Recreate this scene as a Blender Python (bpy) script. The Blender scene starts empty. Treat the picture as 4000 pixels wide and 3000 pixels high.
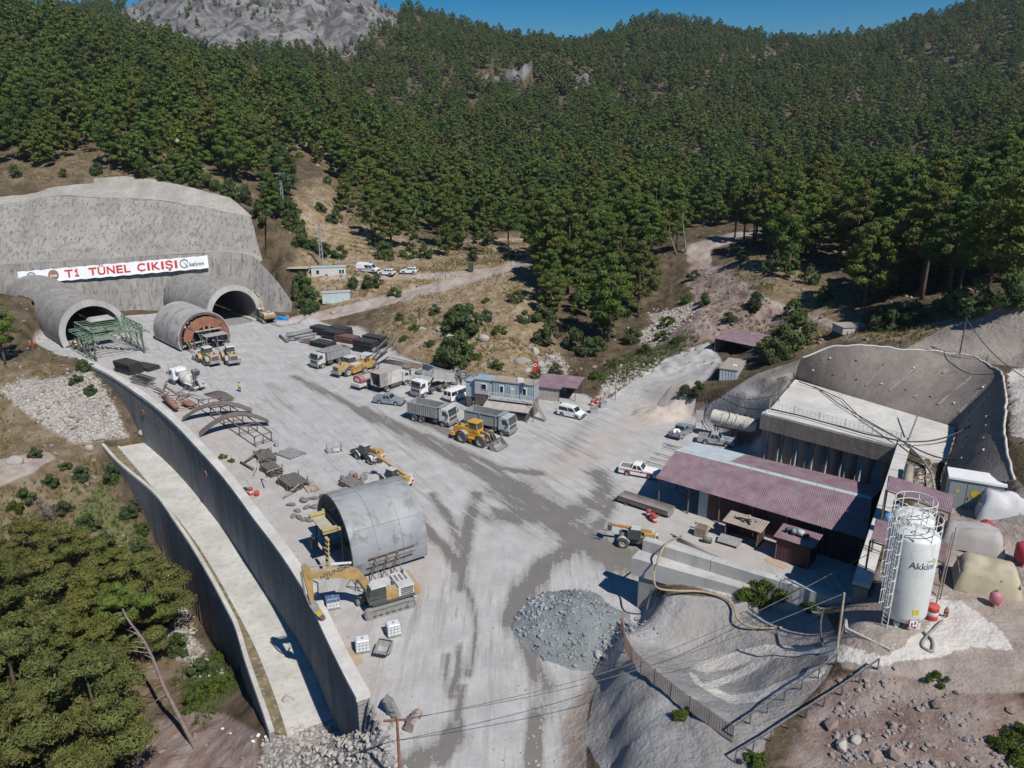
import bpy, bmesh, math, random
import numpy as np
from mathutils import Vector, Matrix, Euler
R = math.radians
random.seed(7); RNG = np.random.default_rng(11)
SC = bpy.context.scene; COL = SC.collection
# ---------------------------------------------------------------- camera
CAMH, PITCH, FPX = 43.0, R(18.2), 3022.0
cam_d = bpy.data.cameras.new('camera'); cam = bpy.data.objects.new('camera', cam_d); COL.objects.link(cam)
cam.location = (0, 0, CAMH); cam.rotation_euler = (math.pi/2 - PITCH, 0, 0)
cam_d.sensor_fit = 'HORIZONTAL'; cam_d.sensor_width = 36.0; cam_d.lens = 36.0*FPX/4000.0
cam_d.clip_start = 0.5; cam_d.clip_end = 6000
SC.camera = cam
# ---------------------------------------------------------------- sky and sun
SUN_EL, SUN_AZ = R(50), R(-55)           # azimuth measured from +X towards +Y
sun_vec = Vector((math.cos(SUN_EL)*math.cos(SUN_AZ), math.cos(SUN_EL)*math.sin(SUN_AZ), math.sin(SUN_EL)))
W = bpy.data.worlds.new('World'); SC.world = W; W.use_nodes = True
wn = W.node_tree.nodes; wl = W.node_tree.links
bg = wn['Background']; sky = wn.new('ShaderNodeTexSky'); sky.sky_type = 'NISHITA'; sky.sun_disc = False
sky.sun_elevation = SUN_EL; sky.sun_rotation = math.pi/2 - SUN_AZ
sky.altitude = 600; sky.air_density = 1.0; sky.dust_density = 0.15; sky.ozone_density = 3.5
bg.inputs['Strength'].default_value = 0.085
hs = wn.new('ShaderNodeHueSaturation'); hs.inputs['Saturation'].default_value = 1.7; hs.inputs['Value'].default_value = 0.74
wl.new(sky.outputs[0], hs.inputs['Color']); wl.new(hs.outputs[0], bg.inputs['Color'])
sd = bpy.data.lights.new('sun', 'SUN'); sd.energy = 4.7; sd.angle = R(0.53); sd.color = (1.0, 0.955, 0.89)
sun = bpy.data.objects.new('sun', sd); COL.objects.link(sun)
sun.rotation_euler = sun_vec.to_track_quat('Z', 'Y').to_euler(); sun.location = (60, -40, 120)
SC.view_settings.view_transform = 'Standard'; SC.view_settings.look = 'None'
SC.view_settings.exposure = 0.08; SC.view_settings.gamma = 1.0
SC.cycles.max_bounces = 5; SC.cycles.diffuse_bounces = 2; SC.cycles.glossy_bounces = 2
SC.cycles.transmission_bounces = 3; SC.cycles.transparent_max_bounces = 6
# ---------------------------------------------------------------- pixels of the photograph (4000 x 3000) to places
_s, _c = math.sin(PITCH), math.cos(PITCH)
def ray(px, py):
    u = (px-2000)/FPX; v = (py-1500)/FPX
    return u, _c-v*_s, -(_s+v*_c)
def at(px, py, z=0.0):
    a, b, d = ray(px, py); t = (z-CAMH)/d
    return Vector((a*t, b*t, z))
def atY(px, py, Y):
    a, b, d = ray(px, py); t = Y/b
    return Vector((a*t, Y, CAMH+d*t))
def pixn(x, y, z):
    dz = z-CAMH; depth = np.maximum(y*_c-dz*_s, 1e-3); v = -(y*_s+dz*_c)/depth
    return 2000+FPX*x/depth, 1500+FPX*v, depth
# ---------------------------------------------------------------- objects
def new_obj(name, me, parent=None, mat=None):
    o = bpy.data.objects.new(name, me); COL.objects.link(o)
    if parent is not None: o.parent = parent
    if mat is not None and me is not None and not me.materials: me.materials.append(mat)
    return o
def tag(o, label=None, cat=None, group=None, kind=None):
    if label: o['label'] = label
    if cat: o['category'] = cat
    if group: o['group'] = group
    if kind: o['kind'] = kind
    return o
def thing(name, label, cat, loc=(0, 0, 0), rz=0.0, group=None):
    o = bpy.data.objects.new(name, None); COL.objects.link(o)
    o.location = loc; o.rotation_euler = (0, 0, rz); o.empty_display_size = 0.5
    return tag(o, label, cat, group)
def copy_tree(root, loc, rz, label=None, group=None, scale=None):
    r = root.copy(); COL.objects.link(r); r.location = loc; r.rotation_euler = (0, 0, rz)
    if scale is not None: r.scale = (scale,)*3 if not hasattr(scale, '__len__') else scale
    if label: r['label'] = label
    if group: r['group'] = group
    for ch in root.children:
        c = ch.copy(); COL.objects.link(c); c.parent = r
        for g in ch.children:
            d = g.copy(); COL.objects.link(d); d.parent = c
    return r
class MB:
    """collects boxes, bars, tubes and sheets and links them as ONE mesh object"""
    def __init__(s): s.v = []; s.f = []; s.sm = []
    def add(s, vs, fs, smooth=False):
        n = len(s.v); s.v += [tuple(v) for v in vs]
        for f in fs: s.f.append(tuple(i+n for i in f)); s.sm.append(smooth)
        return s
    def box(s, c, d, rot=None, top=(1, 1), shift=(0, 0)):
        x, y, z = d[0]/2, d[1]/2, d[2]/2; vs = []
        for k, (a, b) in ((-1, (1, 1)), (1, top)):
            for i, j in ((-1, -1), (1, -1), (1, 1), (-1, 1)):
                sh = shift if k == 1 else (0, 0)
                vs.append(Vector((i*x*a+sh[0], j*y*b+sh[1], k*z)))
        if rot is not None:
            m = Euler(rot).to_matrix() if not isinstance(rot, Matrix) else rot
            vs = [m @ v for v in vs]
        c = Vector(c); vs = [v+c for v in vs]
        return s.add(vs, [(0, 3, 2, 1), (4, 5, 6, 7), (0, 1, 5, 4), (1, 2, 6, 5), (2, 3, 7, 6), (3, 0, 4, 7)])
    def bar(s, p, q, w=0.1, h=None, up=(0, 0, 1)):
        p = Vector(p); q = Vector(q); d = q-p; L = d.length
        if L < 1e-5: return s
        x = d/L; u = Vector(up)
        if abs(x.dot(u)) > 0.98: u = Vector((1, 0, 0))
        y = u.cross(x).normalized(); z = x.cross(y)
        m = Matrix((x, y, z)).transposed()
        return s.box((p+q)/2, (L, w, h if h else w), rot=m)
    def cyl(s, p, q, r, n=10, r2=None, caps=True, smooth=True):
        p = Vector(p); q = Vector(q); d = q-p
        x = d.normalized(); u = Vector((0, 0, 1)) if abs(x.z) < 0.95 else Vector((1, 0, 0))
        y = u.cross(x).normalized(); z = x.cross(y); r2 = r if r2 is None else r2
        vs = []
        for k in range(n):
            a = 2*math.pi*k/n; e = y*math.cos(a)+z*math.sin(a)
            vs += [p+e*r, q+e*r2]
        fs = [(2*k, 2*((k+1) % n), 2*((k+1) % n)+1, 2*k+1) for k in range(n)]
        s.add(vs, fs, smooth)
        if caps:
            if r > 1e-4: s.add([vs[2*k] for k in range(n)], [tuple(range(n-1, -1, -1))])
            if r2 > 1e-4: s.add([vs[2*k+1] for k in range(n)], [tuple(range(n))])
        return s
    def tube(s, pts, r, n=6, smooth=True):
        pts = [Vector(p) for p in pts]; m = len(pts); rr = r if hasattr(r, '__len__') else [r]*m
        vs = []
        for i, p in enumerate(pts):
            d = (pts[min(i+1, m-1)]-pts[max(i-1, 0)]).normalized()
            u = Vector((0, 0, 1)) if abs(d.z) < 0.9 else Vector((1, 0, 0))
            y = u.cross(d).normalized(); z = d.cross(y)
            for k in range(n):
                a = 2*math.pi*k/n; vs.append(p+(y*math.cos(a)+z*math.sin(a))*rr[i])
        fs = [(i*n+k, i*n+(k+1) % n, (i+1)*n+(k+1) % n, (i+1)*n+k) for i in range(m-1) for k in range(n)]
        fs += [tuple(range(n-1, -1, -1)), tuple(range((m-1)*n, m*n))]
        return s.add(vs, fs, smooth)
    def prism(s, prof, y0, y1, taper=None):
        """outline in the x-z plane pushed from y0 to y1"""
        n = len(prof); q = taper or (lambda x, z: (x, z))
        vs = [(x, y0, z) for x, z in prof]+[(q(x, z)[0], y1, q(x, z)[1]) for x, z in prof]
        fs = [tuple(range(n)), tuple(range(2*n-1, n-1, -1))]+[(i, i+n, (i+1) % n+n, (i+1) % n) for i in range(n)]
        return s.add(vs, fs)
    def zprism(s, poly, z0, z1):
        n = len(poly); vs = [(p[0], p[1], z0) for p in poly]+[(p[0], p[1], z1) for p in poly]
        fs = [tuple(range(n-1, -1, -1)), tuple(range(n, 2*n))]+[(i, (i+1) % n, (i+1) % n+n, i+n) for i in range(n)]
        return s.add(vs, fs)
    def lathe(s, prof, n=20, axis='z', c=(0, 0, 0), a0=0.0, a1=2*math.pi, smooth=True):
        """profile of (r, h) turned round an axis"""
        m = len(prof); full = abs(a1-a0-2*math.pi) < 1e-6; k_n = n if full else n+1; vs = []
        for k in range(k_n):
            a = a0+(a1-a0)*k/n; ca, sa = math.cos(a), math.sin(a)
            for r, h in prof:
                v = {'z': (r*ca, r*sa, h), 'y': (r*ca, h, r*sa), 'x': (h, r*ca, r*sa)}[axis]
                vs.append((v[0]+c[0], v[1]+c[1], v[2]+c[2]))
        fs = []
        for k in range(n):
            k2 = (k+1) % k_n
            for i in range(m-1): fs.append((k*m+i, k2*m+i, k2*m+i+1, k*m+i+1))
        return s.add(vs, fs, smooth)
    def grid(s, P, smooth=False):
        """rows of points"""
        a, b = len(P), len(P[0]); vs = [p for row in P for p in row]
        return s.add(vs, [(i*b+j, i*b+j+1, (i+1)*b+j+1, (i+1)*b+j) for i in range(a-1) for j in range(b-1)], smooth)
    def mesh(s, name):
        me = bpy.data.meshes.new(name); me.from_pydata(s.v, [], s.f); me.update()
        me.polygons.foreach_set('use_smooth', s.sm)
        bm = bmesh.new(); bm.from_mesh(me); bmesh.ops.recalc_face_normals(bm, faces=bm.faces); bm.to_mesh(me); bm.free()
        return me
    def build(s, name, mat, parent=None):
        me = s.mesh(name); me.materials.append(mat)
        return new_obj(name, me, parent)
# ---------------------------------------------------------------- numpy noise
def vnoise(x, y, seed=0):
    xi = np.floor(x).astype(np.int64); yi = np.floor(y).astype(np.int64); fx = x-xi; fy = y-yi
    fx = fx*fx*(3-2*fx); fy = fy*fy*(3-2*fy)
    def h(a, b):
        n = (a*374761393+b*668265263+seed*974634777) & 0x7fffffff
        n = ((n ^ (n >> 13))*1274126177) & 0x7fffffff
        return ((n ^ (n >> 16)) & 0xffff)/65535.0
    return (h(xi, yi)*(1-fx)+h(xi+1, yi)*fx)*(1-fy)+(h(xi, yi+1)*(1-fx)+h(xi+1, yi+1)*fx)*fy
def fbm(x, y, sc, oct=4, seed=0):
    r = 0; a = 1.0; t = 0
    for k in range(oct):
        r = r+a*(vnoise(x/sc*2**k+17.3*k, y/sc*2**k-9.1*k, seed+k)-0.5); t += a; a *= 0.5
    return r/t*2
def inpoly(px, py, poly):
    c = np.zeros(np.shape(px), bool); n = len(poly)
    for i in range(n):
        x1, y1 = poly[i][:2]; x2, y2 = poly[(i+1) % n][:2]
        if y1 == y2: continue
        m = ((y1 > py) != (y2 > py)) & (px < (x2-x1)*(py-y1)/(y2-y1)+x1); c ^= m
    return c
def dist_line(px, py, line, closed=False):
    d = np.full(np.shape(px), 1e9); n = len(line)
    for i in range(n if closed else n-1):
        x1, y1 = line[i][:2]; x2, y2 = line[(i+1) % n][:2]; dx, dy = x2-x1, y2-y1
        t = np.clip(((px-x1)*dx+(py-y1)*dy)/(dx*dx+dy*dy+1e-9), 0, 1)
        d = np.minimum(d, np.hypot(px-x1-t*dx, py-y1-t*dy))
    return d
def sdist(px, py, poly):
    d = dist_line(px, py, poly, True); return np.where(inpoly(px, py, poly), -d, d)
def sstep(a, b, x):
    t = np.clip((x-a)/(b-a), 0, 1); return t*t*(3-2*t)
# ---------------------------------------------------------------- materials
def _nt(name):
    m = bpy.data.materials.new(name); m.use_nodes = True; nt = m.node_tree
    return m, nt, nt.nodes['Principled BSDF']
def nd(nt, t, **kw):
    n = nt.nodes.new(t)
    for k, v in kw.items():
        if k in n.inputs.keys(): n.inputs[k].default_value = v
        else: setattr(n, k, v)
    return n
def mixc(nt, fac, a, b, mode='MIX'):
    n = nt.nodes.new('ShaderNodeMix'); n.data_type = 'RGBA'; n.blend_type = mode
    for s, v in ((0, fac), (6, a), (7, b)):
        if hasattr(v, 'is_linked') or hasattr(v, 'links'): nt.links.new(v, n.inputs[s])
        elif isinstance(v, (int, float)): n.inputs[s].default_value = v
        else: n.inputs[s].default_value = (*v, 1) if len(v) == 3 else v
    return n.outputs[2]
def ramp(nt, fac, a, b, c0=0.0, c1=1.0):
    n = nt.nodes.new('ShaderNodeMapRange'); nt.links.new(fac, n.inputs[0])
    for i, v in enumerate((a, b, c0, c1)): n.inputs[i+1].default_value = v
    n.interpolation_type = 'SMOOTHSTEP'; return n.outputs[0]
def mth(nt, op, a, b=None):
    n = nt.nodes.new('ShaderNodeMath'); n.operation = op
    for i, v in enumerate((a, b)):
        if v is None: continue
        if isinstance(v, (int, float)): n.inputs[i].default_value = v
        else: nt.links.new(v, n.inputs[i])
    return n.outputs[0]
def noise(nt, scale, detail=4, vec=None, rough=0.55, dist=0.0):
    n = nd(nt, 'ShaderNodeTexNoise', Scale=scale, Detail=detail, Roughness=rough, Distortion=dist)
    if vec is not None: nt.links.new(vec, n.inputs['Vector'])
    return n.outputs['Fac']
DUST = (0.40, 0.385, 0.365)
MATS = {}
def mat(name, col, rough=0.7, var=0.18, scale=1.2, metal=0.0, dust=0.35, bump=0.0, spec=0.4, grime=None, coord='Object'):
    """paint, steel, wood ...: base colour with blotches, dust lying on faces that look up"""
    if name in MATS: return MATS[name]
    m, nt, p = _nt(name); L = nt.links
    tc = nd(nt, 'ShaderNodeTexCoord').outputs[coord]
    n1 = noise(nt, scale, 5, tc)
    c = mixc(nt, ramp(nt, n1, 0.3, 0.7), [x*(1-var) for x in col], [min(1, x*(1+var)) for x in col])
    if grime:
        g = noise(nt, scale*2.3, 6, tc, 0.65, 0.4)
        c = mixc(nt, ramp(nt, g, 0.52, 0.66, 0, 0.85), c, grime)
    if dust:
        ge = nd(nt, 'ShaderNodeNewGeometry'); sx = nd(nt, 'ShaderNodeSeparateXYZ'); L.new(ge.outputs['Normal'], sx.inputs[0])
        up = ramp(nt, sx.outputs[2], 0.15, 0.95, 0.25, 1.0)
        dn = ramp(nt, noise(nt, scale*1.7, 4, tc), 0.25, 0.7, 0.35, 1.0)
        c = mixc(nt, mth(nt, 'MULTIPLY', mth(nt, 'MULTIPLY', up, dn), dust), c, DUST)
    L.new(c, p.inputs['Base Color']); p.inputs['Roughness'].default_value = rough
    p.inputs['Metallic'].default_value = metal; p.inputs['Specular IOR Level'].default_value = spec
    if bump:
        b = nd(nt, 'ShaderNodeBump', Strength=bump, Distance=0.05); L.new(noise(nt, scale*6, 5, tc), b.inputs['Height']); L.new(b.outputs[0], p.inputs['Normal'])
    MATS[name] = m; return m
def glass(name='window glass', col=(0.02, 0.03, 0.035)):
    if name in MATS: return MATS[name]
    m, nt, p = _nt(name); p.inputs['Base Color'].default_value = (*col, 1); p.inputs['Roughness'].default_value = 0.08
    p.inputs['Specular IOR Level'].default_value = 0.6; MATS[name] = m; return m
# ================================================================ THE GROUND
# left retaining wall: outer lip of its coping (photograph pixels), and the channel below it
WALL_PX = [(300,1398),(340,1420),(395,1447),(447,1476),(529,1532),(612,1594),(694,1668),(776,1756),(847,1835),(917,1923),(987,2020),(1052,2105),(1110,2185),(1147,2242),(1200,2331),(1253,2448),(1306,2560),(1353,2654),(1391,2725)]
WALL = [at(x, y, 0.35) for x, y in WALL_PX]
def smooth_path(pts, n=6):
    out = []; m = len(pts)
    for i in range(m-1):
        p0, p1, p2, p3 = pts[max(i-1, 0)], pts[i], pts[i+1], pts[min(i+2, m-1)]
        for k in range(n):
            t = k/n
            out.append(0.5*((2*p1)+(p2-p0)*t+(2*p0-5*p1+4*p2-p3)*t*t+(3*p1-p0-3*p2+p3)*t**3))
    out.append(pts[-1].copy()); return out
def offset_path(path, d):
    out = []
    for i, p in enumerate(path):
        t = (path[min(i+1, len(path)-1)]-path[max(i-1, 0)]); t.z = 0; t.normalize()
        out.append(p+Vector((-t.y, t.x, 0))*d)
    return out
WALLS = smooth_path(WALL, 4)
WALLC = offset_path(WALLS, 0.64)          # centre line (the path runs towards the camera, + is the yard side)
CHZ = -9.0
KERB_PX = [(x+26, y) for x, y in [(440,1742),(506,1818),(565,1888),(629,1965),(700,2053),(765,2141),(847,2275),(900,2370),(970,2500),(1030,2640),(1075,2760),(1110,2870)]]
OUT_PX = [(395,1735),(447,1794),(500,1841),(565,1894),(624,1953),(676,2029),(729,2106),(776,2182),(824,2265),(880,2370),(917,2447),(952,2566),(988,2672),(1023,2772),(1052,2860)]
KERB = smooth_path([at(x, y, CHZ+0.15) for x, y in KERB_PX], 4)
OUTW = smooth_path([at(x, y, CHZ+0.35) for x, y in OUT_PX], 4)
# the notch of the works shed (walls meet the yard floor here)
NW1a, NW1b = Vector((33.3, 94.1, 0)), Vector((45.0, 83.2, 0))
NW2b = Vector((27.6, 54.2, 0)); NFWa = Vector((12.3, 64.4, 0))
def P2(l, z=0.0): return [at(x, y, z) for x, y in l]
YARD = [p for p in WALLC]+P2([(1500,3060),(1400,3500),(2150,3500),(2130,3060),(2160,2860),(2230,2700),(2290,2560),(2380,2470),(2480,2425)])+[NFWa, NW2b, NW1b, NW1a]+P2([(2960,1800),(2850,1720),(2740,1650),(2650,1610),(2560,1590),(2480,1560),(2420,1550),(2330,1580),(2260,1545),(2180,1520),(2020,1500),(1860,1480),(1700,1440),(1530,1395),(1480,1350),(1400,1295),(1290,1272),(1100,1262),(1050,1242),(900,1225),(760,1225),(640,1225),(500,1235),(330,1270),(200,1290),(150,1340),(230,1378),(290,1395)])
NOTCH = [NFWa, NW2b, NW1b, NW1a, Vector((24, 97, 0)), Vector((8, 80, 0))]
MAINPT = []
def mp(z, *l):
    for x, y in l: MAINPT.append(at(x, y, z))
def mY(*l):
    for x, y, Y in l: MAINPT.append(atY(x, y, Y))
def mw(*l):
    for p in l: MAINPT.append(Vector(p))
mp(0, (500,1350),(900,1300),(900,1500),(1300,1400),(1300,1600),(1700,1600),(1500,1900),(2000,1800),(2200,2000),(1800,2300),(1700,2700),(2400,1800),(2300,1650),(2100,1560),(1600,2950),(2100,2900),(1480,1352),(1300,1275),(1100,1262),(600,1260),(300,1340),(2480,1590),(2700,1700),(2300,1560))
# brown slope and dirt road behind the machine park
mp(0.3, (1540,1388),(1860,1470)); mp(1.5, (1250,1236)); mp(3.4, (1480,1180)); mp(5.6, (1700,1122)); mp(7.6, (1880,1072)); mp(9.5, (2050,1022)); mp(10.5, (2130,998))
mp(1.2, (1500,1330)); mp(2.5, (1600,1290)); mp(3.6, (1700,1270)); mp(4.2, (1780,1280),(1900,1270)); mp(5.5, (1800,1190),(1700,1190)); mp(7, (1980,1130)); mp(6, (2000,1200)); mp(3.5, (2000,1330)); mp(1.6, (1950,1420),(1800,1400)); mp(0.2, (2080,1480),(1990,1475))
mp(7, (1230,1088),(1430,1088),(1600,1088),(1750,1085)); mp(3, (1240,1192),(1390,1190),(1170,1215)); mp(5.2, (1400,1130),(1560,1120))
mp(-0.6, (2180,1500),(2150,1440)); mp(0, (2240,1400)); mp(1.2, (2300,1340)); mp(2.2, (2400,1290)); mp(3.4, (2500,1230)); mp(5, (2600,1160)); mp(1.0, (2400,1400),(2330,1470)); mp(2.5, (2550,1330)); mp(4.5, (2700,1260)); mp(1.2, (2500,1545),(2430,1510)); mp(2.6, (2600,1470)); mp(4.2, (2700,1405)); mp(4.8, (2830,1410),(2780,1360),(2930,1392),(2965,1372),(2880,1365)); mp(4.6, (2870,1510)); mp(4.6,(2700,1520)); mp(5.5,(2600,1560))
MAINPT[-1] = at(2640, 1575, 2.5)
mY((1250,850,238),(1300,950,216),(1160,760,232),(1400,900,228),(1550,960,224),(1700,950,235),(1900,960,246),(2080,960,262),(2250,960,262),(1450,1000,214),(1250,1010,208),(1980,1000,240))
mY((2700,950,200),(2800,930,206),(2850,1050,172),(3000,1120,152),(2950,960,196),(3100,1000,180),(3300,1200,138),(3350,1290,119),(3150,1250,136),(3000,1290,130),(3300,1150,150),(3600,1160,138),(3550,1290,112),(2900,1180,150),(2750,1200,152),(3000,900,230))
# right cut slopes, platform and silo terrace
mp(8.45, (3010,1598),(3060,1530),(3105,1478),(3300,1530),(3500,1600),(3730,1665),(3700,1780),(3670,1890),(3520,1740),(3300,1660),(3590,1850)); mp(8.9, (3560,1960),(3700,2010)); mp(9.2, (3600,2140),(3500,2260))
mp(14.3, (3290,1358),(3420,1362),(3600,1388),(3780,1400)); mp(14.6, (3860,1440),(3910,1520),(3990,1560),(3990,1450)); mp(14.3, (3905,1700),(3990,1730)); mp(12.3,(3150,1400)); mp(9.5, (3000,1450)); mp(6.8, (2900,1525)); mp(5.5,(2960,1560)); mp(4.6, (2820,1575)); mp(3.2,(2740,1590)); mp(14.0,(3230,1378))
mp(9.1, (3820,1990),(3740,1960)); mp(10.5, (3900,1960),(3840,1900)); mp(12.5,(3990,1900)); mY((3700,1270,108),(3850,1215,104),(4000,1150,101),(3600,1330,104),(4150,1100,101),(3990,1395,97))
mp(9.4, (3900,2100),(3990,2200),(3800,2300),(3650,2330)); mp(9.2, (3500,2480),(3400,2450),(3650,2500),(3900,2450)); mp(9.0, (3340,2420),(3420,2560),(3310,2500),(3800,2650)); mp(9.6, (4000,2600)); mp(8.8, (3950,2850)); mp(8.0, (3400,2700),(3600,2900)); mp(7.2, (3250,2750)); mp(6.6, (3150,2900),(3050,2760)); mp(8.6,(3700,2780))
# shotcrete basin, mound and ridge under the mesh fence
mp(4.4, (2560,2290),(2700,2340),(2900,2370)); mp(4.9, (3100,2370),(3200,2400)); mp(4.1, (2680,2375)); mp(3.3, (2700,2420)); mp(2.4, (2750,2480),(2650,2470)); mp(1.8, (2560,2520),(2640,2545)); mp(2.2, (2780,2560)); mp(3.2, (2900,2560)); mp(4.6, (3050,2500)); mp(5.6, (3180,2520)); mp(8.4, (3270,2560)); mp(3.6, (2900,2660)); mp(4.4, (2850,2740)); mp(5.2, (3000,2650)); mp(6.2, (3150,2620))
mp(0.3, (2440,2425),(2480,2440)); mp(4.2,(2442,2570)); mp(4.5,(2452,2660)); mp(4.7,(2460,2760)); mp(4.9,(2468,2880)); mp(5.1,(2478,3010)); mp(0.9,(2372,2600)); mp(1.1,(2374,2690)); mp(1.2,(2380,2790)); mp(1.3,(2386,2900)); mp(1.4,(2392,3040)); mp(3.4, (2425,2440)); mp(4.8, (2460,2560)); mp(5.3, (2530,2640)); mp(5.7, (2620,2710)); mp(6.2, (2750,2810)); mp(6.7, (2900,2940)); mp(7.0, (3050,3060)); mp(5.0,(2520,2720)); mp(5.3,(2600,2840)); mp(5.6,(2720,3000));  mp(0.2, (2250,2700),(2190,2860),(2150,3060),(2300,2560))
mp(3.2, (2600,2620)); mp(6.8,(3200,3080)); mp(8.2,(3700,3100)); mp(8.5,(4150,3000)); mp(9.5,(4200,2500)); mp(0,(1800,3400),(1300,3300),(2200,3400)); mp(5,(2900,3400)); mp(7,(3700,3500))
# hillside above the portals
mY((0,715,212),(300,705,212),(600,700,211),(1000,808,207),(-300,740,212),(0,640,226),(300,600,232),(600,600,236),(900,700,226),(1040,840,206),(1110,1000,197),(0,560,256),(400,490,290),(100,322,330),(-200,312,320),(0,182,360),(330,127,395),(440,162,420),(560,232,425),(700,332,420),(800,397,405),(950,420,380),(1050,530,335),(1130,650,285),(-400,0,420),(200,30,430),(-600,400,300),(-500,700,225))
mw((-64,200,3),(-56,191,1.0)); mp(0.5,(1180,1222)); mp(12,(1090,1040)); mp(5,(1165,1130)); mp(14,(1100,930))
# valley, rock mountain and far ridge
mY((1300,640,330),(1300,500,440),(1100,400,480),(900,300,560),(1200,330,640),(700,150,900),(490,110,960),(560,55,990),(650,-10,1000),(1000,-110,1040),(1400,-50,1010),(1540,70,980),(1000,160,860),(1300,240,800),(1450,150,880),(850,240,760))
mY((1700,92,1080),(1850,137,1060),(2000,182,1050),(2150,202,1050),(2280,204,1060),(2400,170,1050),(2530,84,1080),(2640,87,1080),(2800,144,1040),(3000,180,1000),(3200,212,980),(3390,227,950),(3500,182,930),(3680,92,930),(3900,2,930),(4200,-110,950))
for x in (1600, 2000, 2400, 2800, 3200, 3600):
    mY((x,300,760),(x,505,560),(x,700,420),(x+100,850,300))
mY((3900,300,700),(4000,505,480),(4000,700,250),(3800,820,215),(3500,880,250),(4300,300,600),(4400,700,240),(3950,900,170),(4400,1000,140),(3700,950,190),(3300,950,215))
mw((-900,500,160),(-500,200,60),(-300,150,20),(900,900,170),(600,400,120),(300,150,40),(250,60,20),(-900,1300,200),(0,1300,110),(900,1400,130),(-300,1350,160),(500,1350,100),(200,1900,40),(-900,1900,60),(1000,1900,60))
LEFTPT = []
def lp(z, *l):
    for x, y in l: LEFTPT.append(at(x, y, z))
lp(0, (130,1375),(0,1345),(230,1385),(320,1415),(-300,1350)); lp(-0.4, (330,1440),(120,1440)); lp(-1.2,(380,1470),(0,1450)); lp(-3, (100,1550),(420,1560)); lp(-5, (250,1600),(440,1620)); lp(-7,(380,1670),(480,1680)); lp(-6,(0,1650)); lp(-8.6, (420,1725),(500,1720)); lp(-8.2,(200,1730)); lp(-7,(60,1770)); lp(-9.4,(320,1780),(430,1800)); lp(-8.5,(100,1860),(0,1880)); lp(-11.2,(480,1890),(380,1870)); lp(-14.5,(530,1990)); lp(-13,(400,1970),(300,1960)); lp(-13,(100,2010),(0,2100)); lp(-18,(590,2110)); lp(-16.5,(450,2110)); lp(-15.5,(250,2150)); lp(-20.2,(635,2210),(560,2260)); lp(-20,(690,2290)); lp(-20.5,(750,2400),(680,2420)); lp(-20.4,(810,2505),(740,2540)); lp(-19,(860,2575)); lp(-16,(910,2610)); lp(-18,(820,2650)); lp(-14,(945,2670)); lp(-11.4,(995,2775)); lp(-18,(100,2300)); lp(-19,(0,2450),(300,2400)); lp(-20.5,(550,2600),(300,2700),(0,2800)); lp(-15,(880,2750)); lp(-16,(740,2800)); lp(-14.5,(770,2900)); lp(-15,(650,2970)); lp(-12.6,(930,2850)); lp(-10,(1030,2870)); lp(-9,(1130,2860),(1150,2960)); lp(-8.6,(1200,2820),(1180,2760)); lp(-7.4,(1270,2860)); lp(-6,(1330,2850)); lp(-4,(1380,2840)); lp(-1.5,(1440,2860)); lp(0,(1490,2860),(1530,3000)); lp(-2.5,(1400,2960)); lp(-5,(1300,2990)); lp(-19,(300,3100),(-200,2600),(-300,3000)); lp(-9,(-300,1900)); lp(-7,(1150,3100)); lp(-3,(1350,3150)); lp(-14,(700,3150)); lp(-11,(950,3050))
def rbf(pts):
    P = np.array([(p.x, p.y) for p in pts]); z = np.array([p.z for p in pts]); n = len(P)
    D = np.hypot(P[:, None, 0]-P[None, :, 0], P[:, None, 1]-P[None, :, 1])
    A = np.zeros((n+3, n+3)); A[:n, :n] = D+np.eye(n)*-0.8; A[:n, n] = 1; A[:n, n+1:] = P; A[n, :n] = 1; A[n+1:, :n] = P.T
    w = np.linalg.solve(A, np.r_[z, 0, 0, 0])
    def f(x, y):
        r = w[n]+w[n+1]*x+w[n+2]*y
        for k in range(n): r = r+w[k]*np.hypot(x-P[k, 0], y-P[k, 1])
        return r
    return f
F_MAIN, F_LEFT = rbf(MAINPT), rbf(LEFTPT)
xy = lambda l: [(p.x, p.y) for p in l]
# everything on the low side of the left wall
LEFTREG = xy(WALLC)+[tuple(at(1450, 2790, 0)[:2]), tuple(at(1500, 2900, 0)[:2]), tuple(at(1560, 3300, 0)[:2]), (-30, 10), (-200, 10), (-200, 130), tuple(at(0, 1340, 0)[:2]), tuple(at(150, 1385, 0)[:2])]
CHAN = xy(WALLC[16:])+xy(offset_path(OUTW, 0.3))[::-1]
CHAN_Z = CHZ
PORTAL_PLAN = [Vector(p) for p in ((-190,181,0),(-150,183.5,0),(-118,185.5,0),(-95,187.5,0),(-77,189.5,0),(-68,190.5,0),(-61,191,0),(-56,190,0),(-52.6,187.5,0))]
BACKREG = xy(offset_path(PORTAL_PLAN, 0))+[(-52,190),(-51,200),(-60,230),(-190,230)]
RIGHTREG = xy([NFWa, NW2b, NW1b, NW1a])+[(36,98),(90,120),(90,15),(30,28),(14.5,57)]
CUT_B = [at(*q) for q in ((3105,1480,8.5),(3300,1542,8.5),(3500,1604,8.5),(3700,1660,8.5),(3735,1680,8.5),(3722,1740,8.5),(3700,1800,8.5),(3682,1870,8.6),(3676,1940,8.8))]
CUT_C = [at(*q) for q in ((3130,1402,12.6),(3290,1353,14.5),(3560,1374,14.5),(3790,1398,14.6),(3895,1450,14.7),(3928,1540,14.7),(3924,1640,14.6),(3924,1740,14.2),(3960,1880,12.8))]
CUTREG = xy(CUT_B)+xy(CUT_C)[::-1]
PLAT = xy([at(x, y, 8.6) for x, y in ((3012,1594),(3106,1482),(3300,1541),(3500,1601),(3734,1670),(3700,1795),(3600,1795),(3532,1735))])
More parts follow.
